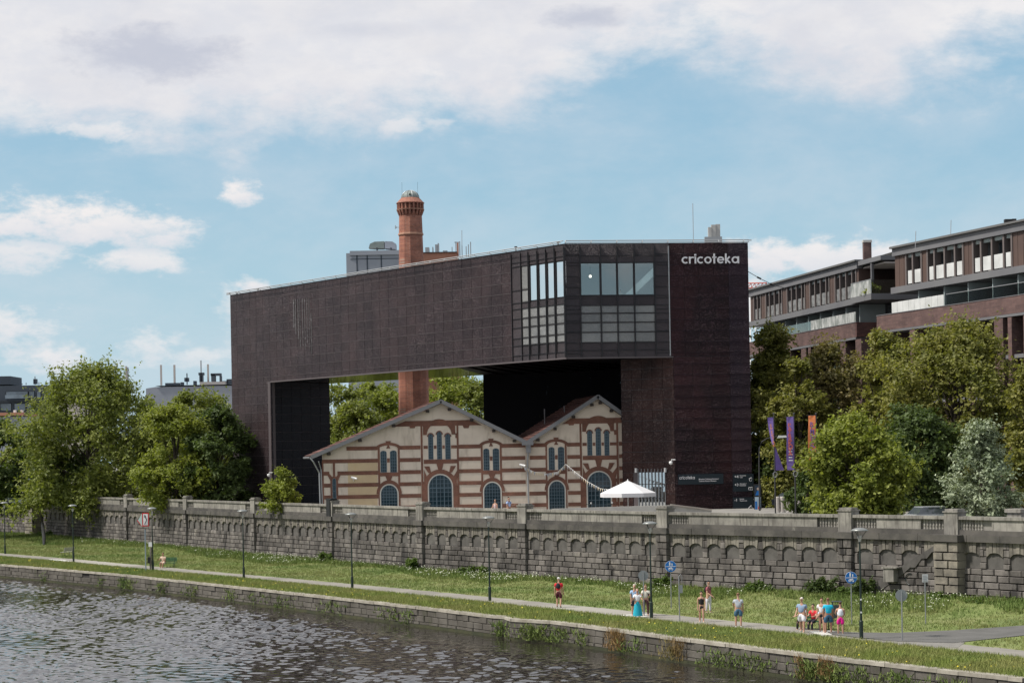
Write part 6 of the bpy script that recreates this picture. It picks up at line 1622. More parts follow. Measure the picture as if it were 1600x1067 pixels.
def small_quads(P, s, seed, mat, name):
    r = np.random.default_rng(seed); n = len(P); N = r.normal(size=(n,3))*.4+np.array([0,-.4,1.0]); N /= np.linalg.norm(N,axis=1)[:,None]
    T = np.cross(N, r.normal(size=(n,3))); T /= np.linalg.norm(T,axis=1)[:,None]; B = np.cross(N,T); s = s*r.uniform(.6,1.3,n)[:,None]
    V = np.empty((n,4,3)); V[:,0]=P-T*s; V[:,1]=P+B*s; V[:,2]=P+T*s; V[:,3]=P-B*s
    o = bpy.data.objects.new(name, np_mesh(name, V.reshape(-1,3), np.arange(n*4).reshape(n,4), mat)); COL.objects.link(o); o['kind'] = 'stuff'; ORG[o] = Vector((0,0,0))
def build_grass():
    r = np.random.default_rng(4)
    A = bank_points(46000, 1, 'near'); A = A[~on_road(A)]
    blades(A[:,:3], .12+.10*r.random(len(A))+.10*(A[:,3] < .35), .016, 2, 4, M['grass_near'], 'quayside_grass')
    B = bank_points(62000, 3, 'far'); B = B[~on_road(B)]
    clump = (np.sin(B[:,0]*.9+np.sin(B[:,1]*.7)*2)+np.sin(B[:,1]*.5)) > .9
    blades(B[:,:3], .08+.08*r.random(len(B))+.08*clump, .016, 5, 4, M['grass'], 'bank_grass')
    Cc = bank_points(60000, 6, 'far'); Cc = Cc[Cc[:,3] > .70+.14*np.sin(Cc[:,4]*60)+.06*np.sin(Cc[:,4]*171)]; Cc = Cc[:16000]; Cc = Cc[~on_road(Cc)]
    blades(Cc[:,:3], .14+.26*r.random(len(Cc))*(.5+Cc[:,3]/2), .026, 7, 5, M['weed'], 'tall_weeds')
    # umbel flowers in drifts near the wall foot
    k = Cc[:,4]; dr = (np.abs(k+.165) < .055)*.35 + (np.abs(k+.055) < .075)*1.0 + (np.abs(k-.03) < .05)*.9 + (np.abs(k-.118) < .012)*.7 + (np.abs(k-.205) < .035)*1.0
    sel = r.random(len(Cc)) < dr*.11
    Pf = Cc[sel][:, :3]; Pf = np.repeat(Pf, 2, axis=0)+r.normal(0, .12, (len(Pf)*2, 3))*np.array([1,1,.4])+np.array([0,0,.34]); small_quads(Pf, .04, 8, M['flower'], 'white_umbel_flowers')
    Y_ = bank_points(420, 9, 'near'); Y_ = Y_[Y_[:,3] < .6]; small_quads(Y_[:,:3]+np.array([0,0,.24]), .04, 10, M['flower_y'], 'yellow_flowers')
    # ragged plants growing out of the quay wall
    pts = []; dry = []
    for (x, y, w_, n_, kind) in [(70,893,3,30,0),(160,897,4,30,0),(195,897,6,120,0),(255,915,5,60,0),(365,925,10,60,0),(395,938,4,30,0),(205,898,6,60,0),(300,918,8,60,0),(640,957,5,40,0),(785,977,9,110,0),(835,980,18,240,0),(873,985,10,100,0),(910,990,8,60,0),
            (965,998,10,160,1),(1055,1010,12,130,1),(990,1005,20,70,0),(1130,1020,30,130,0),(1180,1030,20,80,0),(1268,1040,16,190,0),(1300,1045,18,150,0),(1255,1030,8,50,1),(1292,1028,10,80,1),(1330,1050,30,120,0),(1400,1055,20,110,0),(1480,1065,25,80,0),(440,935,20,80,0),(520,945,16,60,0),(610,955,20,70,0)]:
        k = ab(x, y)[0]/F; q = hit(QUAY, k)
        for _ in range(int(n_*.55)):
            kk = k+r.normal(0, w_*.75)/F; q = hit(QUAY, kk)
            (dry if kind else pts).append((q[0]-.12, q[1]-.18-.1*r.random(), -1.15+1.1*r.random()*(.9 if kind else .75)))
    blades(np.array(pts), np.full(len(pts), .26), .03, 11, 4, M['weed'], 'quay_weeds', lean=.9)
    blades(np.array(dry), np.full(len(dry), .42), .015, 12, 6, M['dry'], 'dry_quay_weeds', lean=.7)
    # leafy shrubs at the wall foot
    for (x, y, w_, h, lab) in [(1297,925,52,1.25,'dark bramble bush at the wall foot left of the blue sign'),(1358,925,26,1.35,'dark green bush at the wall foot just right of the tall lamp'),(1332,936,20,.7,'low bush between the two wall foot bushes'),(1195,922,36,.7,'low green bush at the wall foot above the walkers'),
                          (1047,918,26,.8,'small bush at the wall foot behind the round blue sign'),(518,876,16,.9,'small bush under the pier with the black sheath'),(655,884,10,1.0,'climbing weed at the foot of the pier below the gable'),(78,852,34,.6,'low bush at the foot of the round buttress'),(1485,940,40,.6,'weedy bush under the big pale buttress'),(750,898,40,.5,'low weedy bush along the middle of the wall'),(1560,948,90,.5,'long low weeds along the wall at the right edge')]:
        k = ab(x, y)[0]/F; q = hit(WALL, k); wm = w_*q[1]/F
        base = (q[0]-.5, q[1]-.8, .1)
        t = thing('wall_foot_bush', lab, 'bush', base)
        rr = random.Random(int(x)); ells = [((base[0]+rr.uniform(-.5,.5)*wm*.9, base[1]+rr.uniform(-.5,.2)+rr.uniform(-.5,.5)*wm*.3, base[2]+h*rr.uniform(.15,.75)), (wm*.18+.1, .35, h*.25)) for _ in range(10)]
        o = obj('foliage', leaf_cluster(ells, 130, .09, int(x)), M['leaf_dark' if h > 1 else 'weedleaf'], None); o.parent = t; o.location = -Vector(base)
        obj('stems', MB().tube([Vector(base), Vector(base)+Vector((.1,0,h*.5))], .03, 4).tube([Vector(base), Vector(base)+Vector((-.2,-.1,h*.5))], .03, 4), M['bark'], t)
M['weedleaf'] = leaf_material('weed_leaves', (.05,.085,.018), (.08,.115,.028))
build_grass()

# ================================================================ street furniture
def ground(x, y): return atZ(x, y, .0)
def build_lamps():
    labs = ['first lamp post at the far left edge of the path', 'second lamp post from the left, beside the empty bench', 'lamp post with a small white notice right of the river sign',
            'lamp post on the path below the museum left leg', 'lamp post below the slim window of the striped house', 'lamp post left of the walker in red', 'lamp post with the three tourists standing at its foot', 'tallest lamp post at the right, beside the blue sign']
    pos = [(8,865),(115,878),(239,891.5),(381,904),(550.5,920),(765.5,938.5),(1018,965),(1346,998)]
    def make(label, p):
        H = 5.55; t = thing('path_lamp', label, 'street lamp', p, 'lamp posts along the riverside path')
        obj('base', MB().lathe(0,0,[(.10,0),(.10,.9),(.075,.95)],10), M['lamp_green'], t, local=True)
        obj('pole', MB().lathe(0,0,[(.062,.951),(.05,3.0),(.042,H-.62)],10), M['lamp_green'], t, local=True)
        for a in (0, 2*PI/3, 4*PI/3):
            obj('bracket', MB().tube([(0,0,H-.62),(.16*math.cos(a),.16*math.sin(a),H-.32),(.36*math.cos(a),.36*math.sin(a),H-.06)], .014, 5), M['lamp_green'], t, local=True)
        obj('light_unit', MB().lathe(0,0,[(.05,H-.62),(.12,H-.40),(.09,H-.30)],10), M['cab'], t, local=True)
        obj('hood', MB().lathe(0,0,[(.44,H-.07),(.45,H-.05),(.36,H+.02),(.18,H+.075),(.02,H+.09)],20), M['hood'], t, local=True, smooth=True)
        return t
    for (x, y), lab in zip(pos, labs):
        make(lab, tuple(ground(x, y)))
    # stickers on the tall lamp, notice on the third
    t = [o for o in SC.objects if o.get('label', '').startswith('tallest')][0]
    for z in (1.35, 2.0): obj('sticker', MB().box(-.07,.05,-.112,-.101,z-.05,z+.08) if z < .9 else MB().box(-.045,.045,-.075,-.064,z-.03,z+.05), M['white'], t, local=True)
    t = [o for o in SC.objects if o.get('label', '').startswith('lamp post with a small white')][0]
    obj('notice', MB().box(-.33,-.03,-.12,-.09,2.15,2.55), M['white'], t, local=True)
    obj('sleeve', MB().tube([(-.2,-.12,.05),(-.12,-.12,2.1)], .09, 8), M['bark_grey'], t, local=True)
    obj('litter_box', MB().box(-.42,-.24,-.25,-.1,.7,1.25), M['black'], t, local=True)
M['lamp_green'] = material('lamp_green_paint', (.018,.030,.026), .45, .2)
M['hood'] = material('lamp_hood', (.22,.23,.22), .4, .4)
M['bark_grey'] = material('weathered_wood', (.16,.14,.12), .9, col2=(.10,.09,.08), nscale=4)
M['sign_blue'] = material('road_sign_blue', (.010,.13,.42), .4)
M['sign_red'] = material('road_sign_red', (.55,.03,.035), .5)
M['sign_back'] = material('sign_back_grey', (.26,.28,.29), .5, .4)
M['mint'] = material('mint_panel', (.50,.62,.58), .6)
build_lamps()
def pole(t, x, y, H, r=.032, m='grey_metal'):
    obj('post', MB().lathe(0,0,[(r,0),(r,H)],8), M[m], t, local=True)
def disc(cz, R, y0, y1, n=24, cx=0):
    m = MB(); m.prism([Vector((cx+R*math.cos(2*PI*k/n), y0, cz+R*math.sin(2*PI*k/n))) for k in range(n)], (0,y1-y0,0)); return m
def build_signs():
    # round blue signs: pedestrians above, bicycle below
    for x, yb, H, lab in ((1049,950,0,'round blue pedestrian and bicycle sign near the three tourists'), (1331,975,0,'round blue pedestrian and bicycle sign left of the tallest lamp')):
        p = ground(x, yb); ytop = 884.5 if x < 1100 else 902; H = atY(x, ytop, p.y).z; R = .34 if x < 1100 else .32
        t = thing('cycle_path_sign', lab, 'sign', tuple(p), 'round blue path signs'); pole(t, x, yb, H+R*.9)
        s = obj('sign_plate', disc(H, R, -.07, -.05), M['sign_blue'], t, local=True)
        obj('white_rim', disc(H, R+.012, -.0495, -.035), M['white'], t, local=True)
        y_ = -.078; w = MB(); w.box(-R*.93, R*.93, y_, -.071, H-.012, H+.012)
        obj('dividing_line', w, M['white'], s, local=True)
        g = MB()                                      # adult and child
        for cx, sc in ((-.055, 1.0), (.085, .68)):
            b0 = H+.03; g.lathe(0,0,[(.001,0)],3) if False else None
            hd = disc(b0+.225*sc, .03*sc+.004, y_, -.071, 10, cx); off = len(g.v); g.v += hd.v; g.f += [tuple(i+off for i in f) for f in hd.f]
            g.box(cx-.04*sc, cx+.04*sc, y_, -.071, b0+.09*sc, b0+.19*sc).box(cx-.035*sc, cx-.01*sc, y_, -.071, b0, b0+.09*sc).box(cx+.01*sc, cx+.035*sc, y_, -.071, b0, b0+.09*sc)
        obj('pedestrian_symbol', g, M['white'], s, local=True)
        g = MB()
        for cx in (-.085, .085):
            rg = [(cx+.055*math.cos(a), (y_-.071)/2, H-.16+.055*math.sin(a)) for a in np.linspace(0, 2*PI, 13)]; g.tube(rg, .011, 4, caps=False)
        yy = (y_-.071)/2
        for a, c in (((-.085,-.16),(-.02,-.16)),((-.02,-.16),(.05,-.08)),((-.05,-.08),(.05,-.08)),((-.05,-.08),(-.02,-.16)),((-.085,-.16),(-.05,-.08)),((.085,-.16),(.045,-.06)),((.045,-.06),(.08,-.055)),((-.07,-.07),(-.03,-.07))):
            g.tube([(a[0],yy,H+a[1]),(c[0],yy,H+c[1])], .010, 4)
        obj('bicycle_symbol', g, M['white'], s, local=True)
    # signs seen from the back or edge on
    for x, yb, yt, kind, lab in ((1006.5,962,893,'disc','grey back of a round sign in front of the three tourists'),(1410,1001,923,'disc','grey back of a round sign where the branch road starts'),
                             (1062,970,900,'loop','bare grey post with a small plate and hooked top beside the blue sign'),(1446.5,975,897,'rect','small white rectangular notice on a post before the stair scar')):
        p = ground(x, yb); H = atY(x, yt, p.y).z; t = thing('sign_post', lab, 'sign', tuple(p)); pole(t, x, yb, H, .035)
        if kind == 'disc':
            obj('sign_plate', disc(H-.22, .30, .036, .05), M['sign_back'], t, local=True)
            obj('clamp', MB().box(-.12,.12,.0365,.0355+.03,H-.26,H-.2), M['grey_metal'], t, local=True)
        elif kind == 'rect':
            s = obj('sign_plate', MB().box(-.16,.16,-.055,-.04,H-.42,H+.02), M['sign_pale'], t, local=True)
            for k in range(4): obj('text_line', MB().box(-.12,.12-.04*(k % 2),-.062,-.0555,H-.36+k*.09,H-.335+k*.09), M['grey_metal'], s, local=True)
        else:
            obj('sign_plate', MB().box(.03,.2,-.03,.03,H-.95,H-.5), M['sign_back'], t, local=True)
            obj('hook', MB().tube([(0,0,H),(.1,0,H+.14),(.17,0,H-.05),(.17,0,H-.35)], .018, 5), M['grey_metal'], t, local=True)
    # the river traffic sign
    p = ground(228, 893.5); H = atY(228, 826, p.y).z; k = p.y/F
    t = thing('river_sign', 'tall river sign with red bordered panel and pale arrow wedge at the left', 'sign', tuple(p)); pole(t, 0, 0, H, .055, 'pole_blue')
    a = lambda x, y: (atY(x, y, p.y)-p)
    w = 36.2
    obj('sign_plate', MB().box(-.22,.36,-.10,-.07,a(0,826).z,a(0,805).z), M['sign_red'], t, local=True)
    obj('inner_panel', MB().box(-.13,.27,-.108,-.1005,a(0,824.3).z,a(0,806.7).z), M['white'], t, local=True)
    g = MB(); g.tube([(-.02,-.112,a(0,823).z),(.16,-.112,a(0,816).z),(.0,-.112,a(0,808.5).z)], .035, 4); g.tube([(.10,-.112,a(0,810).z),(-.0,-.112,a(0,808.5).z),(-.03,-.112,a(0,812).z)], .03, 4)
    obj('black_symbol', g, M['black'], t, local=True)
    m = MB(); m.prism([Vector((-.24,-.10,a(0,826).z)), Vector((-.24,-.10,a(0,806).z)), Vector((-.60,-.10,a(0,816.5).z))][::-1], (0,.03,0)); obj('arrow_wedge', m, M['mint'], t, local=True)
    m = MB(); m.prism([Vector((-.66,-.09,a(0,815.5).z)), Vector((-.68,-.09,a(0,817.5).z)), Vector((-.23,-.09,a(0,827).z)), Vector((-.23,-.09,a(0,825.5).z))], (0,.04,0)); obj('wedge_edge', m, M['sign_red'], t, local=True)
M['sign_pale'] = material('pale_notice', (.5,.5,.52), .7)
M['pole_blue'] = material('blue_grey_pole', (.24,.29,.33), .5, .3)
build_signs()
def build_bench(p, rz, label, mat, back=True, W=1.6):
    t = thing('park_bench', label, 'bench', p, None, rz)
    for k in range(4): obj('seat_slat', MB().box(-W/2,W/2,-.22+k*.115,-.12+k*.115,.43,.465), mat, t, local=True)
    if back:
        for k in range(3): obj('back_slat', MB().box(-W/2,W/2,.25+.03*k,.285+.03*k,.56+.13*k,.66+.13*k), mat, t, local=True)
    for s in (-1, 1):
        x = s*W*.38
        obj('leg', MB().tube([(x,-.2,0),(x,-.18,.42)], .028, 6), M['bench_metal'], t, local=True)
        obj('leg', MB().tube([(x,.22,0),(x,.2,.43),(x,.30,.92)], .028, 6), M['bench_metal'], t, local=True)
    return t
M['bench_green'] = material('bench_green_paint', (.02,.10,.05), .6)
M['bench_metal'] = material('bench_metal', (.03,.05,.04), .5, .3)
M['bench_grey'] = material('bleached_bench_wood', (.36,.34,.32), .9)
pb = ground(105, 868.5); build_bench(tuple(pb), math.radians(62)+PI, 'empty grey wooden bench beside the second lamp post', M['bench_grey'])
pb2 = ground(262, 886.5); build_bench(tuple(pb2), math.radians(-10), 'green bench with the reader in cream clothes sitting on it', M['bench_green'])
pb3 = ground(1273, 983); build_bench(tuple(pb3), math.radians(-38)-PI*0, 'dark green bench with three people sitting at the right', M['bench_green'], W=1.9)
p = ground(1308, 977); t = thing('litter_bin', 'dark grey litter bin on legs behind the walker in turquoise', 'bin', tuple(p))
obj('bin_body', MB().box(-.24,.24,-.2,.2,.42,1.12), M['bin'], t, local=True) if 'bin' in M else None
M['bin'] = material('dark_bin', (.045,.055,.06), .6)
obj('bin_body', MB().box(-.24,.24,-.2,.2,.42,1.12), M['bin'], t, local=True); obj('bin_lid', MB().box(-.26,.26,-.22,.22,1.30,1.34), M['bin'], t, local=True)
for s in (-1, 1): obj('leg', MB().box(s*.22-.03,s*.22+.03,-.03,.03,0,1.30), M['bin'], t, local=True)

# ---- promenade things
def build_promenade():
    # parasol
    Y = 176.5; c = atY(981, 760, Y); zt = atY(978, 750.5, Y).z; ze = atY(978, 770, Y).z; R = 44.5*Y/F
    t = thing('parasol', 'large white parasol standing in front of the right gable', 'parasol', (c.x, Y, ZS))
    obj('pole', MB().lathe(c.x, Y, [(.045,ZS),(.045,zt-.05)], 8), M['white'], t)
    obj('base', MB().box(c.x-.4,c.x+.4,Y-.4,Y+.4,ZS,ZS+.1), M['cab'], t)
    n = 8; ph = PI/8+.12
    for k in range(n):
        a0, a1 = ph+2*PI*k/n, ph+2*PI*(k+1)/n
        p0, p1 = Vector((c.x+R*math.cos(a0), Y+R*math.sin(a0), ze)), Vector((c.x+R*math.cos(a1), Y+R*math.sin(a1), ze)); ap = Vector((c.x, Y, zt))
        mid = (p0+p1)/2; mid.z += .02
        m = MB(); m.poly([p0, p1, ap]); q = Vector((0,0,-.34)); m.poly([p0+q, p1+q, p1, p0]); m.poly([p1, p0, ap-Vector((0,0,.03))])
        obj('canopy_panel', m, M['canvas'], t)
        obj('rib', MB().tube([ap-Vector((0,0,.08)), p0-Vector((0,0,.04))], .018, 4), M['grey_metal'], t)
    obj('finial', MB().lathe(c.x, Y, [(.05,zt-.02),(.06,zt+.04),(.01,zt+.12)], 8), M['white'], t)
    # pale ramp walls in front of the museum
    t = thing('ramp_wall', 'low pale concrete ramp wall rising beside the museum entrance', 'wall', tuple(atY(1000,800,166)))
    def low(pts, Y0, Y1, name='wall_section', th=.25):
        for (xa, ya), (xb, yb) in zip(pts, pts[1:]):
            a, b_ = atY(xa, ya, Y0), atY(xb, yb, Y1 if (xb, yb) == pts[-1] else Y0)
            m = MB(); m.hexa([(a.x,a.y,ZS),(b_.x,b_.y,ZS),(b_.x,b_.y+th,ZS),(a.x,a.y+th,ZS),tuple(a),tuple(b_),(b_.x,b_.y+th,b_.z),(a.x,a.y+th,a.z)]); obj(name, m, M['ramp'], t)
    low([(862,794.6),(905,793.2),(973,791),(1046,789.2)], 167, 167)
    t = thing('ramp_wall', 'pale sloping ramp wall under the dark signboard', 'wall', tuple(atY(1080,800,160)))
    low([(1046,789.2),(1060,790.5),(1085,793.6),(1112,797.4)], 160, 160)
    m = MB(); a, b_ = atY(1047,789,160), atY(1112,797,160)
    m.hexa([(a.x,160,a.z+.0),(b_.x,160,b_.z),(b_.x,160-.2,b_.z),(a.x,160-.2,a.z),(a.x,160,a.z+.1),(b_.x,160,b_.z+.1),(b_.x,159.7,b_.z+.1),(a.x,159.7,a.z+.1)]); obj('capping', m, M['pale'], t)
    # cafe tables under the parasol
    for i, (x, lab) in enumerate(((922,'cafe table left of the parasol pole'),(955,'cafe table nearer the parasol pole'))):
        p = atY(x, 790, 181); t = thing('cafe_table', 'small dark '+lab+' with a cup on it', 'table', (p.x, 181, ZS))
        obj('table_top', MB().lathe(p.x,181,[(.4,ZS+.76),(.4,ZS+.8)],12), M['dark_metal'], t); obj('leg', MB().lathe(p.x,181,[(.25,ZS),(.04,ZS+.05),(.04,ZS+.758)],8), M['dark_metal'], t)
        obj('cup', MB().lathe(p.x+.1,181,[(.05,ZS+.802),(.07,ZS+.95)],8), M['white'], t)
    # poster column right of the direction boards
    Y = 182; a, b_ = atY(1178, 756, Y), atY(1190, 798, Y)
    t = thing('poster_board', 'lit poster board with a portrait above a pale blue poster beside the tower', 'display board', ((a.x+b_.x)/2, Y, ZS))
    obj('frame', MB().box(a.x,b_.x,Y,Y+.2,ZS,a.z), M['black'], t)
    z = lambda y: atY(1184, y, Y).z
    obj('poster', MB().box(a.x+.06,b_.x-.06,Y-.015,Y-.002,z(774.5),z(758)), M['poster_dark'], t); obj('poster', MB().box(a.x+.06,b_.x-.06,Y-.015,Y-.002,z(797),z(776)), M['poster_pale'], t)
    cx = (a.x+b_.x)/2
    d = disc(z(763.5), .13, Y-.03, Y-.016, 14, cx+.05); obj('portrait_head', d, M['skin_poster'], t); obj('portrait_body', MB().prism([Vector((cx-.22,Y-.03,z(773.5))),Vector((cx+.25,Y-.03,z(773.5))),Vector((cx+.16,Y-.03,z(766.5))),Vector((cx-.06,Y-.03,z(766.5)))], (0,.013,0)), M['sign_blue'], t)
    obj('red_shape', MB().prism([Vector((cx-.02,Y-.03,z(795))),Vector((cx+.26,Y-.03,z(795))),Vector((cx+.12,Y-.03,z(787)))], (0,.013,0)), M['sign_red'], t)
    obj('blue_shape', MB().box(a.x+.08,cx-.08,Y-.028,Y-.016,z(796),z(783)), M['sign_blue'], t)
    # flags
    for i, (x, y0, y1, lab, mk) in enumerate(((1209,652,735,'purple banner with orange letters, twisted round the leftmost flagpole','pur'),(1240.5,651,734,'straight purple banner with red orange letters on the middle flagpole','pur'),(1275,649,734,'orange banner with purple letters on the rightmost flagpole','org'))):
        Y = 165-2*i; top = atY(x, 646.5, Y); g = (atY(x, 646.5, Y).x)
        t = thing('flag_banner', lab, 'flag', (g, Y, ZS))
        obj('pole', MB().lathe(g, Y, [(.07,ZS),(.05,top.z-.1)], 8), M['pole_dark'], t); obj('pole_knob', MB().lathe(g, Y, [(.03,top.z-.1),(.09,top.z-.02),(.09,top.z+.05),(.03,top.z+.1)], 8), M['pole_dark'], t)
        zb, zt_ = atY(x, y1, Y).z, atY(x, y0, Y).z; w = .66 if i else .52; nseg = 16
        obj('cross_arm', MB().tube([(g+.05,Y,zt_+.03),(g-w-.1,Y,zt_+.0)], .02, 4), M['pole_dark'], t)
        m = MB()
        # the cloth: two sheets 1 cm apart, following a twist on the first banner
        rows_ = []
        for k in range(nseg+1):
            f = k/nseg; zz = zt_+(zb-zt_)*f
            if i == 0:
                if f < .55: xl_, xr_ = -w*(1-.05*f)+ .5*f*.6, -.06
                else: xl_, xr_ = .05, .05+(f-.55)/.45*.72+.02
                if .45 < f < .55: xl_ = -.06-.55*(.55-f)/.1*.5
                if f < .55: xl_ = -w+ (f/.55)**1.5*(w-.12)
                yy = .12*math.sin(f*5)
            else: xl_, xr_ = -w+.06*math.sin(f*5+i)+.05*f, -.06+.02*math.sin(f*4); yy = .06*math.sin(f*6+i)
            rows_.append(((g+xl_, Y+yy, zz), (g+xr_, Y-yy*.6, zz)))
        for dy_ in (0, .012):
            for (a_, b2), (c_, d_) in zip(rows_, rows_[1:]): m.poly([(a_[0],a_[1]+dy_,a_[2]),(b2[0],b2[1]+dy_,b2[2]),(d_[0],d_[1]+dy_,d_[2]),(c_[0],c_[1]+dy_,c_[2])])
        cl = obj('cloth', m, M['banner_purple' if mk == 'pur' else 'banner_orange'], t)
        txt, ml = (('SPEKTAKL', 'banner_letters'), ('PATRAKOVA', 'banner_red'), ('RYMOWANIE', 'banner_purple'))[i]
        hh = (zt_-zb)*(.50 if i == 0 else .60); st = hh/len(txt)
        if i:
            for q, ch in enumerate(txt):
                zz = zt_-.6-st*(q+1)+.05; put_text(ch, .46, (g-2,Y), (g+2,Y), 2-w*.5-.20, zz, .14, M[ml], t, name='letter', bold=True)
        else:
            for q, ch in enumerate(txt[:7]):
                zz = zt_-.55-st*(q+1)+.05; put_text(ch, .32, (g-2,Y), (g+2,Y), 2-.36+.035*q, zz, .16, M[ml], t, name='letter', bold=True)
        if i == 1:
            for q in range(5): obj('text_line', MB().box(g-.5,g-.16-.05*(q % 2),Y-.09,Y-.08,zb+.75+.24*q,zb+.83+.24*q), M['white'], t)
        obj('weight_ring', MB().tube([(g+.02+.17*math.cos(a), Y-.05, zb-.32+.22*math.sin(a)) for a in np.linspace(0,2*PI,13)], .03, 5, caps=False), M['rail'], t)
    # curved street lamp between tower and flags
    Y = 178; b_ = atY(1187, 790, Y); t = thing('street_lamp', 'curved arm street lamp with a pale head between the tower and the flags', 'street lamp', (b_.x, Y, ZS))
    P_ = [(1186,720),(1186.5,700),(1190,690),(1198,685),(1207,682.5),(1216,681.5)]
    obj('pole', MB().tube([Vector((b_.x,Y,ZS))]+[atY(x, y, Y) for x, y in P_], [.09,.06,.05,.05,.045,.04,.04], 7), M['pole_dark'], t)
    h = atY(1222, 682, Y); obj('lamp_head', MB().hexa([(h.x-.42,Y-.15,h.z-.12),(h.x+.42,Y-.15,h.z-.08),(h.x+.42,Y+.15,h.z-.08),(h.x-.42,Y+.15,h.z-.12),(h.x-.3,Y-.12,h.z+.1),(h.x+.34,Y-.12,h.z+.1),(h.x+.34,Y+.12,h.z+.1),(h.x-.3,Y+.12,h.z+.1)]), M['lamp_pale'], t)
    Y = 158; h = atY(1428, 681, Y); t = thing('street_lamp', 'curved arm street lamp half hidden in the olive trees', 'street lamp', (h.x-1.6, Y, ZS))
    obj('pole', MB().tube([(h.x-1.6,Y,ZS),(h.x-1.6,Y,h.z-.8),(h.x-1.2,Y,h.z-.1),(h.x-.4,Y,h.z)], .06, 6), M['pole_dark'], t); obj('lamp_head', MB().box(h.x-.45,h.x+.35,Y-.14,Y+.14,h.z-.06,h.z+.08), M['lamp_pale'], t)
    # bollards behind the parapet near the flags
    for i, x in enumerate((1215,1222.5,1231.5,1248)):
        p = atY(x, 795, 172); t = thing('concrete_bollard', ['pale bollard nearest the left flagpole','second pale bollard from the left flagpole','third pale bollard, before the middle flagpole','pale bollard right of the middle flagpole'][i], 'bollard', (p.x,172,ZS), 'bollards behind the parapet by the flags')
        obj('post', MB().lathe(p.x,172,[(.2,ZS),(.19,ZS+1.3),(.15,ZS+1.36)],10), M['pale'], t); obj('foot', MB().lathe(p.x,172,[(.26,ZS-.02),(.26,ZS+.08)],10), M['cab'], t)
M['canvas'] = material('white_canvas', (.62,.615,.63), .85)
M['ramp'] = material('pale_ramp_concrete', (.42,.41,.38), .9, col2=(.34,.33,.31), nscale=1)
M['poster_dark'] = material('dark_poster', (.02,.035,.06), .5); M['poster_pale'] = material('pale_blue_poster', (.38,.48,.55), .5, col2=(.25,.36,.50), nscale=1.2)
M['skin_poster'] = material('printed_face', (.42,.33,.28), .6)
M['banner_purple'] = material('purple_banner', (.17,.115,.36), .8); M['banner_orange'] = material('orange_banner', (.80,.26,.10), .8)
M['banner_letters'] = material('orange_print', (.75,.30,.10), .8); M['banner_red'] = material('red_orange_print', (.60,.14,.10), .8)
M['pole_dark'] = material('dark_pole', (.05,.05,.052), .5, .3); M['lamp_pale'] = material('pale_lamp_head', (.5,.52,.5), .4)
build_promenade()
def build_cars():
    def car(label, p, rz, paint):
        t = thing('parked_car', label, 'car', p, None, rz)
        b = MB(); prof = [(-2.1,.35),(2.05,.35),(2.12,.62),(1.9,.82),(1.05,.95),(-1.75,.98),(-2.12,.85)]
        b.prism([Vector((x,-.85,z)) for x, z in prof], (0,1.7,0)); obj('body', b, paint, t, local=True)
        c = MB(); lo = [(1.05,.95),(.35,1.42),(-1.15,1.45),(-1.75,.985)]
        m = MB(); m.hexa([(-1.72,-.8,.96),(1.05,-.8,.951),(1.05,.8,.951),(-1.72,.8,.96),(-1.25,-.66,1.42),(.35,-.66,1.40),(.35,.66,1.40),(-1.25,.66,1.42)]); obj('window_glass', m, M['flat_glass'], t, local=True)
        obj('roof', MB().box(-1.22,.36,-.68,.68,1.421,1.47), paint, t, local=True)
        for x in (-1.3, 1.3):
            for y in (-.86, .72):
                w = MB(); w.prism([Vector((x+.31*math.cos(a), y, .31+.31*math.sin(a))) for a in np.linspace(0,2*PI,17)[:-1]], (0,.16,0)); obj('wheel', w, M['black'], t, local=True)
        for y in (-.65,.65): obj('headlight', MB().box(2.05,2.14,y-.15,y+.15,.6,.74), M['white'], t, local=True)
        return t
    p = atY(1462, 800, 131.5); car('pale silver car with only its roof above the parapet near the big buttress', (p.x,131.5,ZS), .25, M['car_silver'])
    p = atY(1245, 800, 183); car('dark parked car in the shade behind the flagpoles', (p.x,183,ZS), 0.2, M['car_dark'])
    p = atY(28, 770, 262); car('white parked car glimpsed between the leftmost trees', (p.x,262,ZS), -.8, M['car_silver'])
M['car_silver'] = material('silver_car_paint', (.42,.43,.44), .25, .4); M['car_dark'] = material('dark_car_paint', (.02,.022,.03), .2, .3)
build_cars()
# ================================================================ people
def skin_mesh(name, V, E, R, sub=1, root=0):
    """grow a skin over a skeleton: V points, E edges, R radii"""
    me = bpy.data.meshes.new(name); me.from_pydata([tuple(v) for v in V], E, []); me.update()
    o = bpy.data.objects.new(name, me); COL.objects.link(o)
    m = o.modifiers.new('skin', 'SKIN'); m.use_smooth_shade = True; m.branch_smoothing = .3
    for i, v in enumerate(me.skin_vertices[0].data):
        r = R[i]; v.radius = (r, r) if not isinstance(r, tuple) else r
        v.use_root = (i == root)
    if sub: s = o.modifiers.new('sub', 'SUBSURF'); s.levels = sub; s.render_levels = sub
    dg = bpy.context.evaluated_depsgraph_get(); res = bpy.data.meshes.new_from_object(o.evaluated_get(dg)); res.name = name
    bpy.data.objects.remove(o); bpy.data.meshes.remove(me)
    return res
def pmat(name, c, rough=.85): 
    if name not in M: M[name] = material(name, c, rough)
    return M[name]
M['skin_tone'] = material('skin', (.46,.27,.19), .6, spec=.3); M['skin_tan'] = material('tanned_skin', (.36,.19,.125), .6)
M['shoe'] = material('white_shoe', (.6,.6,.6), .7); M['shoe_dark'] = material('dark_shoe', (.03,.03,.03), .7)
def vdir(pitch, side=0.0):
    """unit vector: pitch forward from straight down (degrees), side outwards along +x"""
    p, s = math.radians(pitch), math.radians(side)
    return Vector((math.sin(s)*math.cos(p) if abs(s) > 0 else 0, -math.sin(p), -math.cos(p)*math.cos(s)))
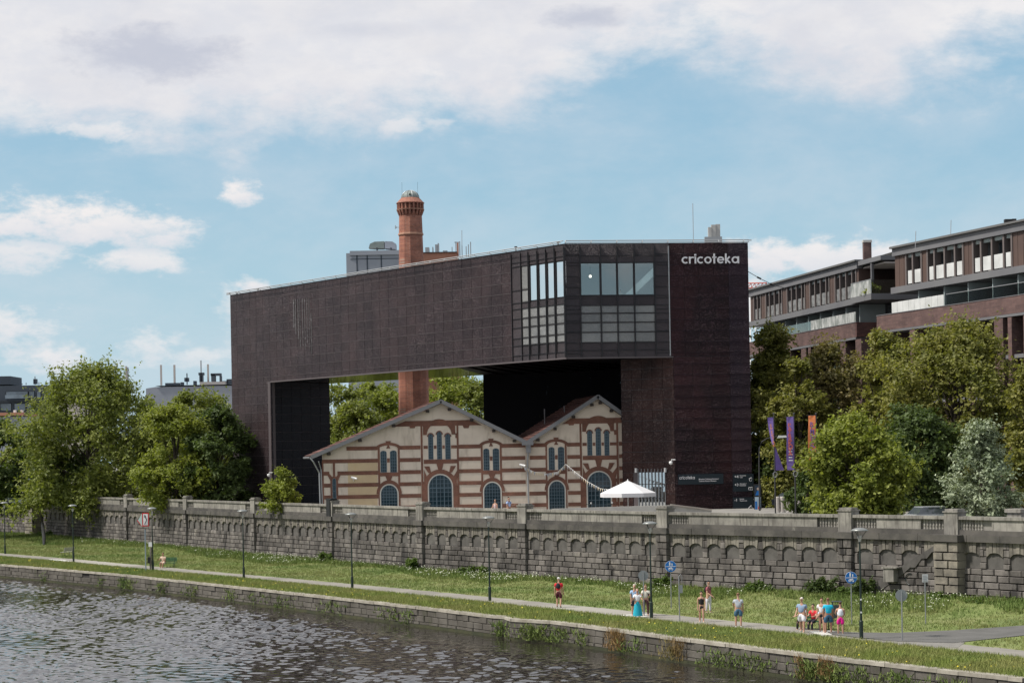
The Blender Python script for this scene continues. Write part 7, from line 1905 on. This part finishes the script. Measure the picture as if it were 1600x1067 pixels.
def person(label, p, rz, H=1.75, top=('top',(.5,.5,.5)), bottom=('bottom',(.1,.1,.1)), legs=((8,5),(-8,-14)), arms=((5,10),(-5,10)), build=1.0,
           sleeve='short', bot='shorts', hair=(.05,.03,.02), hairstyle='short', skin='skin_tone', sit=False, lean=0, shoe='shoe', head=0.0, group=None):
    """faces local -y; legs/arms = ((upper pitch, lower pitch), ...) for the left (+x) then right side"""
    H *= 1.05; build *= 1.16; t = thing('person', label, 'person', tuple(p), group, rz); k = H/1.75; hp = .93*k if not sit else .50*k
    L = math.radians(lean); fw = Vector((0,-math.sin(L),math.cos(L)))
    pel = Vector((0,0,hp)); wai = pel+fw*.16*k; che = pel+fw*.36*k; nkb = pel+fw*.50*k; nek = nkb+(fw+Vector((0,-.1,0)))*.07*k
    hd = Vector((math.sin(math.radians(head))*.03, -.02, 1))
    jaw = nek+hd*.07*k; sku = nek+hd*.155*k; cro = nek+hd*.215*k
    V = [pel, wai, che, nkb, nek, jaw+Vector((0,-.015,0)), sku, cro, sku+Vector((0,-.108*k,-.025*k))]
    R = [(.135*k*build,.10*k*build),(.13*k*build,.095*k*build),(.155*k*build,.105*k*build),(.085*k,.075*k),.052*k,(.060*k,.068*k),(.086*k,.100*k),(.058*k,.068*k),.014*k]
    E = [(0,1),(1,2),(2,3),(3,4),(4,5),(5,6),(6,7),(6,8)]
    for s in (-1, 1):   # ears
        V.append(sku+Vector((s*.082*k,.01,-.02*k))); R.append(.016*k); E.append((6, len(V)-1))
    J = {}
    for s, (up, lo) in zip((1,-1), legs):
        hip = pel+Vector((s*.085*k*build,0,-.03*k)); d1 = vdir(up, s*2); d2 = vdir(lo, s*1)
        kn = hip+d1*.43*k; an = kn+d2*.42*k; 
        heel = an+Vector((0,.03*k,-.045*k)); toe = an+Vector((s*.02,-.15*k,-.05*k))
        i = len(V); V += [hip, hip.lerp(kn,.45), kn, kn.lerp(an,.35), an, toe]; R += [.092*k*build,.084*k*build,.062*k,.062*k,.042*k,.036*k]
        E += [(0,i),(i,i+1),(i+1,i+2),(i+2,i+3),(i+3,i+4),(i+4,i+5)]; J[s] = (i, hip, kn, an, toe)
    for s, a in zip((1,-1), arms):
        up, lo = a[0], a[1]; side = a[2] if len(a) > 2 else 8; inn = a[3] if len(a) > 3 else 0
        sh = che+Vector((s*.175*k*(.6+.4*build),0,.085*k)); el = sh+vdir(up, s*side)*.29*k; wr = el+vdir(lo, -s*inn)*.25*k
        i = len(V); V += [sh, sh.lerp(el,.5), el, wr]; R += [.056*k,.050*k*(.7+.3*build),.042*k,.030*k]; E += [(2,i),(i,i+1),(i+1,i+2),(i+2,i+3)]
        # the palm and five bent fingers
        hdv = (wr-el).normalized(); sd_ = hdv.cross(Vector((0,1,0.3))).normalized(); pal = wr+hdv*.075*k
        V.append(pal); R.append((.034*k,.020*k)); E.append((i+3, i+4)); J[s*10] = (sh, el, wr, pal, i)
        for q, (off, ln) in enumerate(((-.027,.075),(-.009,.085),(.009,.08),(.027,.062))):
            a0 = pal+sd_*off*k+hdv*.02*k; a1 = a0+hdv*ln*.5*k+Vector((0,-.01*k,0)); a2 = a1+hdv*ln*.4*k+Vector((0,-.02*k,0))
            j = len(V); V += [a0, a1, a2]; R += [.010*k,.0085*k,.0075*k]; E += [(i+4,j),(j,j+1),(j+1,j+2)]
        j = len(V); V += [wr+hdv*.03*k-sd_*.03*k, wr+hdv*.07*k-sd_*.055*k]; R += [.011*k,.009*k]; E += [(i+3,j),(j,j+1)]
    body = skin_mesh('body', V, E, R, 1); obj('body', body, M[skin], t, local=True, smooth=True)
    f = 1.17
    # upper garment
    tm = pmat(*top); i1, i2 = J[10][4], J[-10][4]
    tv = [V[0]+Vector((0,0,.0)), V[1], V[2], V[3]-fw*.01]; trr = [(R[0][0]*1.12+.012,R[0][1]*1.2+.01),(R[1][0]*f,R[1][1]*f),(R[2][0]*f,R[2][1]*f),(.082*k,.075*k)]; te = [(0,1),(1,2),(2,3)]
    for i_, s in ((i1,1),(i2,-1)):
        sh, el, wr = J[s*10][:3]; j = len(tv)
        if sleeve == 'none': pass
        else:
            end = sh.lerp(el, .62) if sleeve == 'short' else el
            tv += [sh, end]; trr += [  .076*k, .074*k if sleeve == 'short' else .050*k]; te += [(2,j),(j,j+1)]
            if sleeve == 'long': tv.append(wr); trr.append(.038*k); te.append((j+1,j+2))
    obj('shirt', skin_mesh('shirt', tv, te, trr, 1), tm, t, local=True, smooth=True)
    # lower garment
    bm_ = pmat(*bottom)
    if bot == 'skirt':
        z0 = .10*k; m = MB(); prof = [(.30*k,z0),(.25*k,.4*k),(.20*k,.75*k),(.15*k,hp+.10*k)]
        i0 = 0; n = 18
        for r_, z in prof:
            for q in range(n): an_ = 2*PI*q/n; rr_ = r_*(1+(.06*math.cos(q*PI) if z < .7 else 0)); m.v.append((rr_*math.cos(an_), rr_*.7*math.sin(an_), z))
        for a_ in range(3):
            for q in range(n): x = a_*n+q; y = a_*n+(q+1) % n; m.f.append((x,y,y+n,x+n))
        obj('skirt', m, bm_, t, local=True, smooth=True)
    else:
        bv = [pel+fw*.07*k, pel-Vector((0,0,.02))]; br = [(.145*k*build,.11*k*build),(.15*k*build,.12*k*build)]; be = [(0,1)]
        for s in (1,-1):
            i, hip, kn, an, toe = J[s]; j = len(bv)
            if bot == 'shorts': pts_ = [hip, hip.lerp(kn,.55), hip.lerp(kn,.92)]; rs_ = [.105*k*build,.102*k*build,.098*k]
            elif bot == 'mini': pts_ = [hip, hip.lerp(kn,.45)]; rs_ = [.105*k*build,.10*k*build]
            else: pts_ = [hip, hip.lerp(kn,.5), kn, kn.lerp(an,.95)]; rs_ = [.105*k*build,.095*k*build,.072*k,.062*k]
            bv += pts_; br += rs_; be += [(1,j)]+[(j+q,j+q+1) for q in range(len(pts_)-1)]
        obj('trousers' if bot == 'long' else 'shorts', skin_mesh('trousers', bv, be, br, 1), bm_, t, local=True, smooth=True)
    # shoes, hair, face
    for s in (1,-1):
        i, hip, kn, an, toe = J[s]
        obj('shoe', skin_mesh('shoe', [an+Vector((0,.035*k,-.035*k)), an+Vector((0,-.05*k,-.045*k)), toe+Vector((0,-.01,-.005))], [(0,1),(1,2)], [(.042*k,.042*k),(.046*k,.036*k),(.038*k,.026*k)], 1), M[shoe], t, local=True, smooth=True)
    hm = pmat('hair_%d_%d' % (int(hair[0]*100), int(hair[2]*100)), hair, .7)
    back = Vector((0,.028*k,.022*k))
    hv = [sku+back+Vector((0,.01*k,-.05*k)), sku+back+Vector((0,0,.02*k)), cro+Vector((0,.0,.008*k)), cro+Vector((0,-.05*k,-.008*k))]; hr = [(.070*k,.05*k),(.099*k,.095*k),(.074*k,.078*k),(.04*k,.03*k)]; he = [(0,1),(1,2),(2,3)]
    if hairstyle == 'long': hv.append(sku+Vector((.01,.075*k,-.27*k))); hr.append((.085*k,.045*k)); he.append((0,4))
    if hairstyle == 'bun': hv.append(sku+Vector((0,.105*k,.05*k))); hr.append(.04*k); he.append((1,4))
    obj('hair' if hairstyle not in ('cap',) else 'cap', skin_mesh('hair', hv, he, hr, 1), hm, t, local=True, smooth=True)
    if hairstyle == 'cap': obj('cap_peak', MB().box(-.06*k,.06*k,-.17*k,-.06*k,0,.012), hm, t, local=True).location = Vector((0,sku.y-t.location.z*0,cro.z-.03*k))
    for s in (-1,1): obj('eye', MB().lathe(sku.x+s*.032*k, sku.y-.088*k, [(.001,sku.z-.008*k),(.010*k,sku.z),(.001,sku.z+.008*k)], 6), M['black'], t, local=True)
    obj('mouth', MB().box(sku.x-.022*k,sku.x+.022*k,sku.y-.095*k,sku.y-.08*k,sku.z-.068*k,sku.z-.06*k), M['lip'], t, local=True)
    return t, J, dict(che=che, sku=sku, cro=cro, pel=pel, k=k)
M['lip'] = material('lips', (.30,.10,.09), .6)
def backpack(p_, d, col, name='backpack'):
    k = d['k']; c = d['che']+Vector((0,.17*k,-.02))
    t = thing('backpack', col[0], 'backpack', tuple(p_.location), None, p_.rotation_euler.z)
    obj('bag_body', skin_mesh('bag', [c+Vector((0,0,-.2*k)), c, c+Vector((0,-.02,.17*k))], [(0,1),(1,2)], [(.15*k,.075*k),(.155*k,.08*k),(.11*k,.055*k)], 1), pmat(*col[1]), t, local=True, smooth=True)
    for s in (-1,1): obj('strap', MB().tube([c+Vector((s*.1,-.04,.17*k)), c+Vector((s*.10,-.17*k,.21*k)), c+Vector((s*.11,-.30*k,.05*k)), c+Vector((s*.12,-.17*k,-.2*k))], .017, 5), pmat(*col[1]), t, local=True)
def build_people():
    g = ground
    # walker in red, seen from behind, walking away to the left
    t, J, d = person('person in red t-shirt and white cap walking away on the path, seen from behind', g(873.5,948.5), PI*.93, 1.80, ('red_shirt',(.55,.015,.03)), ('dark_red_shorts',(.06,.008,.015)), ((14,-6),(-6,-22)), ((-8,6),(10,22)), 1.05, hair=(.62,.60,.58), hairstyle='cap', shoe='shoe_dark')
    backpack(t, d, ('black backpack worn by the walker in red', ('pack_black',(.012,.014,.02))))
    # the three tourists at the lamp post
    t, J, d = person('grey haired person in light blue t-shirt behind the turquoise skirt', g(992,961.5), .25, 1.78, ('light_blue_shirt',(.34,.48,.68)), ('dark_shorts',(.03,.035,.05)), ((4,0),(-4,-4)), ((0,6),(4,12)), 1.12, hair=(.50,.44,.40), shoe='shoe_dark')
    person('person in white t-shirt and long turquoise skirt in front of two others', g(996.5,964.5), .1, 1.60, ('white_shirt',(.74,.75,.78)), ('turquoise_skirt',(.015,.36,.48)), ((3,0),(-3,-3)), ((28,95,10,25),(18,110,12,35)), 1.05, bot='skirt', hair=(.48,.30,.26))
    t, J, d = person('person in cream top and brown trousers reading a phone beside the lamp post', g(1009.5,961.5), -.15, 1.76, ('cream_shirt',(.62,.60,.52)), ('brown_trousers',(.075,.028,.032)), ((3,0),(-3,-3)), ((15,100,8,20),(20,115,8,25)), 1.0, bot='long', hair=(.22,.13,.07), hairstyle='bun')
    sh, el, wr, pal, i = J[10]; ph = thing('phone', 'dark phone held by the person in brown trousers', 'phone', tuple(t.location), None, t.rotation_euler.z)
    obj('phone_case', MB().box(pal.x-.09,pal.x-.02,pal.y-.06,pal.y-.045,pal.z,pal.z+.14), M['black'], ph, local=True); obj('phone_screen', MB().box(pal.x-.085,pal.x-.025,pal.y-.0449,pal.y-.043,pal.z+.01,pal.z+.13), M['flat_glass'], ph, local=True)
    bg = thing('shoulder_bag', 'small black shoulder bag on the person in brown trousers', 'bag', tuple(t.location), None, t.rotation_euler.z)
    obj('bag_body', MB().box(.18,.34,-.06,.10,.86,1.06), M['black'], bg, local=True); obj('strap', MB().tube([(.26,0,1.05),(.1,-.13,1.35),(-.09,0,1.5),(.1,.13,1.3),(.26,.06,1.05)], .012, 4), M['black'], bg, local=True)
    # woman in black
    person('long haired person in black top and black shorts walking towards the river', g(1096.5,971.5), -.1, 1.66, ('black_top',(.012,.012,.014)), ('black_shorts',(.016,.016,.018)), ((12,2),(-8,-16)), ((6,20),(-4,8)), .82, sleeve='none', bot='mini', hair=(.012,.009,.008), hairstyle='long')
    t, J, d = person('tall person in a red checked shirt, white trousers and dark cap on the grass', g(1107.5,957), 1.05, 1.84, ('checked_shirt',(.30,.09,.11)), ('white_trousers',(.62,.60,.66)), ((4,0),(-6,-8)), ((0,35),(6,60)), 1.05, bot='long', hair=(.02,.02,.03), hairstyle='cap')
    backpack(t, d, ('dark backpack on the person in the red checked shirt', ('pack_dark',(.018,.018,.02))))
    person('person in pale grey t-shirt and denim shorts standing alone, seen from behind', g(1154,978.5), PI*.97, 1.76, ('pale_grey_shirt',(.42,.45,.50)), ('denim_shorts',(.055,.13,.20)), ((3,0),(-4,-4)), ((18,70,14,35),(2,10)), 1.12, hair=(.20,.11,.06), shoe='shoe')
    # on the bench at the right: bench local frame
    bx = pb3; rz = math.radians(-38)
    def seat(u): return Vector((bx.x+math.cos(rz)*u, bx.y+math.sin(rz)*u, 0))+Vector((0,0,.0))
    person('seated person in white with black trousers and dark cap, left on the green bench', seat(-.62), rz-.15, 1.76, ('white_tee',(.70,.72,.76)), ('black_trousers',(.012,.012,.014)), ((78,-4),(82,4)), ((35,85,6,20),(35,85,6,20)), 1.0, bot='long', sit=True, lean=14, hair=(.02,.02,.02), hairstyle='cap')
    person('seated person in red in the middle of the green bench', seat(-.02), rz, 1.74, ('red_top',(.58,.03,.04)), ('dark_trousers',(.02,.02,.03)), ((80,0),(80,0)), ((35,90,6,20),(35,90,6,20)), .95, bot='long', sit=True, lean=10, hair=(.025,.015,.012))
    person('seated person in pale blue shirt at the right end of the green bench, leaning forward', seat(.60), rz+.2, 1.78, ('pale_blue_shirt',(.46,.52,.68)), ('navy_trousers',(.02,.02,.045)), ((80,2),(80,-2)), ((45,80,6,20),(45,80,6,20)), 1.05, bot='long', sit=True, lean=24, hair=(.03,.018,.012), shoe='shoe_dark')
    person('older person in blue grey shirt and white shorts walking in front of the bench', g(1253.5,987.5), -.5, 1.76, ('blue_grey_shirt',(.22,.30,.42)), ('white_shorts',(.68,.68,.72)), ((16,4),(-14,-24)), ((-6,12),(12,45)), 1.22, hair=(.62,.56,.50), hairstyle='cap', skin='skin_tone')
    person('person in white top and black shorts with sunglasses beside the turquoise shirt', g(1284.5,987), -.35, 1.72, ('white_top2',(.72,.70,.72)), ('black_shorts2',(.014,.014,.016)), ((12,0),(-8,-16)), ((-12,10,14),(4,30)), .92, bot='mini', hair=(.10,.04,.02), hairstyle='bun')
    person('person in bright turquoise t-shirt and denim shorts, seen from behind', g(1294.5,989), PI+.1, 1.76, ('turquoise_shirt',(.01,.42,.62)), ('dark_denim_shorts',(.035,.10,.17)), ((3,0),(-3,-3)), ((2,8),(2,8)), 1.14, hair=(.16,.085,.05), skin='skin_tan')
    person('person in white vest and magenta shorts, seen from behind', g(1313.5,990.5), PI-.1, 1.60, ('white_vest',(.72,.74,.80)), ('magenta_shorts',(.70,.01,.26)), ((3,0),(-3,-3)), ((28,70,16,30),(14,60,12,30)), 1.0, sleeve='none', hair=(.06,.03,.02))
    # reader on the bench at the left
    person('person in cream clothes sitting on the green bench, reading', Vector((pb2.x-.35, pb2.y, 0)), math.radians(-18), 1.76, ('cream_clothes',(.62,.47,.36)), ('cream_shorts',(.60,.48,.38)), ((78,6),(84,-6)), ((30,95,14,35),(30,95,14,35)), 1.12, sit=True, lean=12, hair=(.08,.04,.03), skin='skin_tan')
    # behind the parapet
    p = atY(774, 800, 164); person('person with pale pink top behind the parapet, mostly hidden', (p.x,164,ZS), -.6, 1.66, ('pink_top',(.55,.40,.38)), ('jeans',(.05,.08,.14)), ((5,0),(-5,-5)), ((5,20),(15,70)), .9, bot='long', sleeve='none', hair=(.25,.14,.09), hairstyle='bun')
    p = atY(795, 800, 164); t, J, d = person('bearded person in light blue shirt with a bag behind the parapet', (p.x,164,ZS), .9, 1.84, ('sky_blue_shirt',(.38,.48,.72)), ('dark_jeans',(.03,.04,.06)), ((5,0),(-5,-5)), ((20,100,8,20),(5,20)), 1.05, bot='long', hair=(.02,.014,.01))
    backpack(t, d, ('dark blue rucksack on the bearded person behind the parapet', ('pack_navy',(.015,.02,.06))))
    # cafe guests behind the panes high in the museum
    u, z = on_plane(960, 460, P3, P4); dx, dy, nx, ny, _ = frame_of(P3, P4)
    zf = on_plane(965, 462, P3, P4)[1]-.69
    for i, (x, c, lab) in enumerate(((912,(.35,.48,.55),'guest in pale blue seated at the cafe window, at the left pane'),(944,(.25,.30,.36),'guest in grey seated at the cafe window, second pane'),(974,(.62,.58,.50),'guest in cream seated at the cafe window, third pane'))):
        u = on_plane(x, 455, P3, P4)[0]; q = Vector((P3[0]+dx*u-nx*1.6, P3[1]+dy*u-ny*1.6, zf))
        person(lab, q, (-1.2, 1.2, -.6)[i], 1.75, ('guest_shirt_%d' % i, c), ('guest_trousers',(.05,.05,.07)), ((80,0),(80,0)), ((30,90,6,20),(30,90,6,20)), 1.0, bot='long', sit=True, hair=(.05,.03,.02))
        for s in (0,):
            tt = thing('cafe_chair', ['pale cafe chair under the guest in pale blue','pale cafe chair under the guest in grey','pale cafe chair under the guest in cream'][i], 'chair', tuple(q))
            obj('seat', MB().box(-.22,.22,-.22,.22,.40,.44), M['pale'], tt, local=True)
            for sx in (-.19,.19):
                for sy in (-.19,.19): obj('leg', MB().box(sx-.015,sx+.015,sy-.015,sy+.015,0,.40), M['pale'], tt, local=True)
build_people()
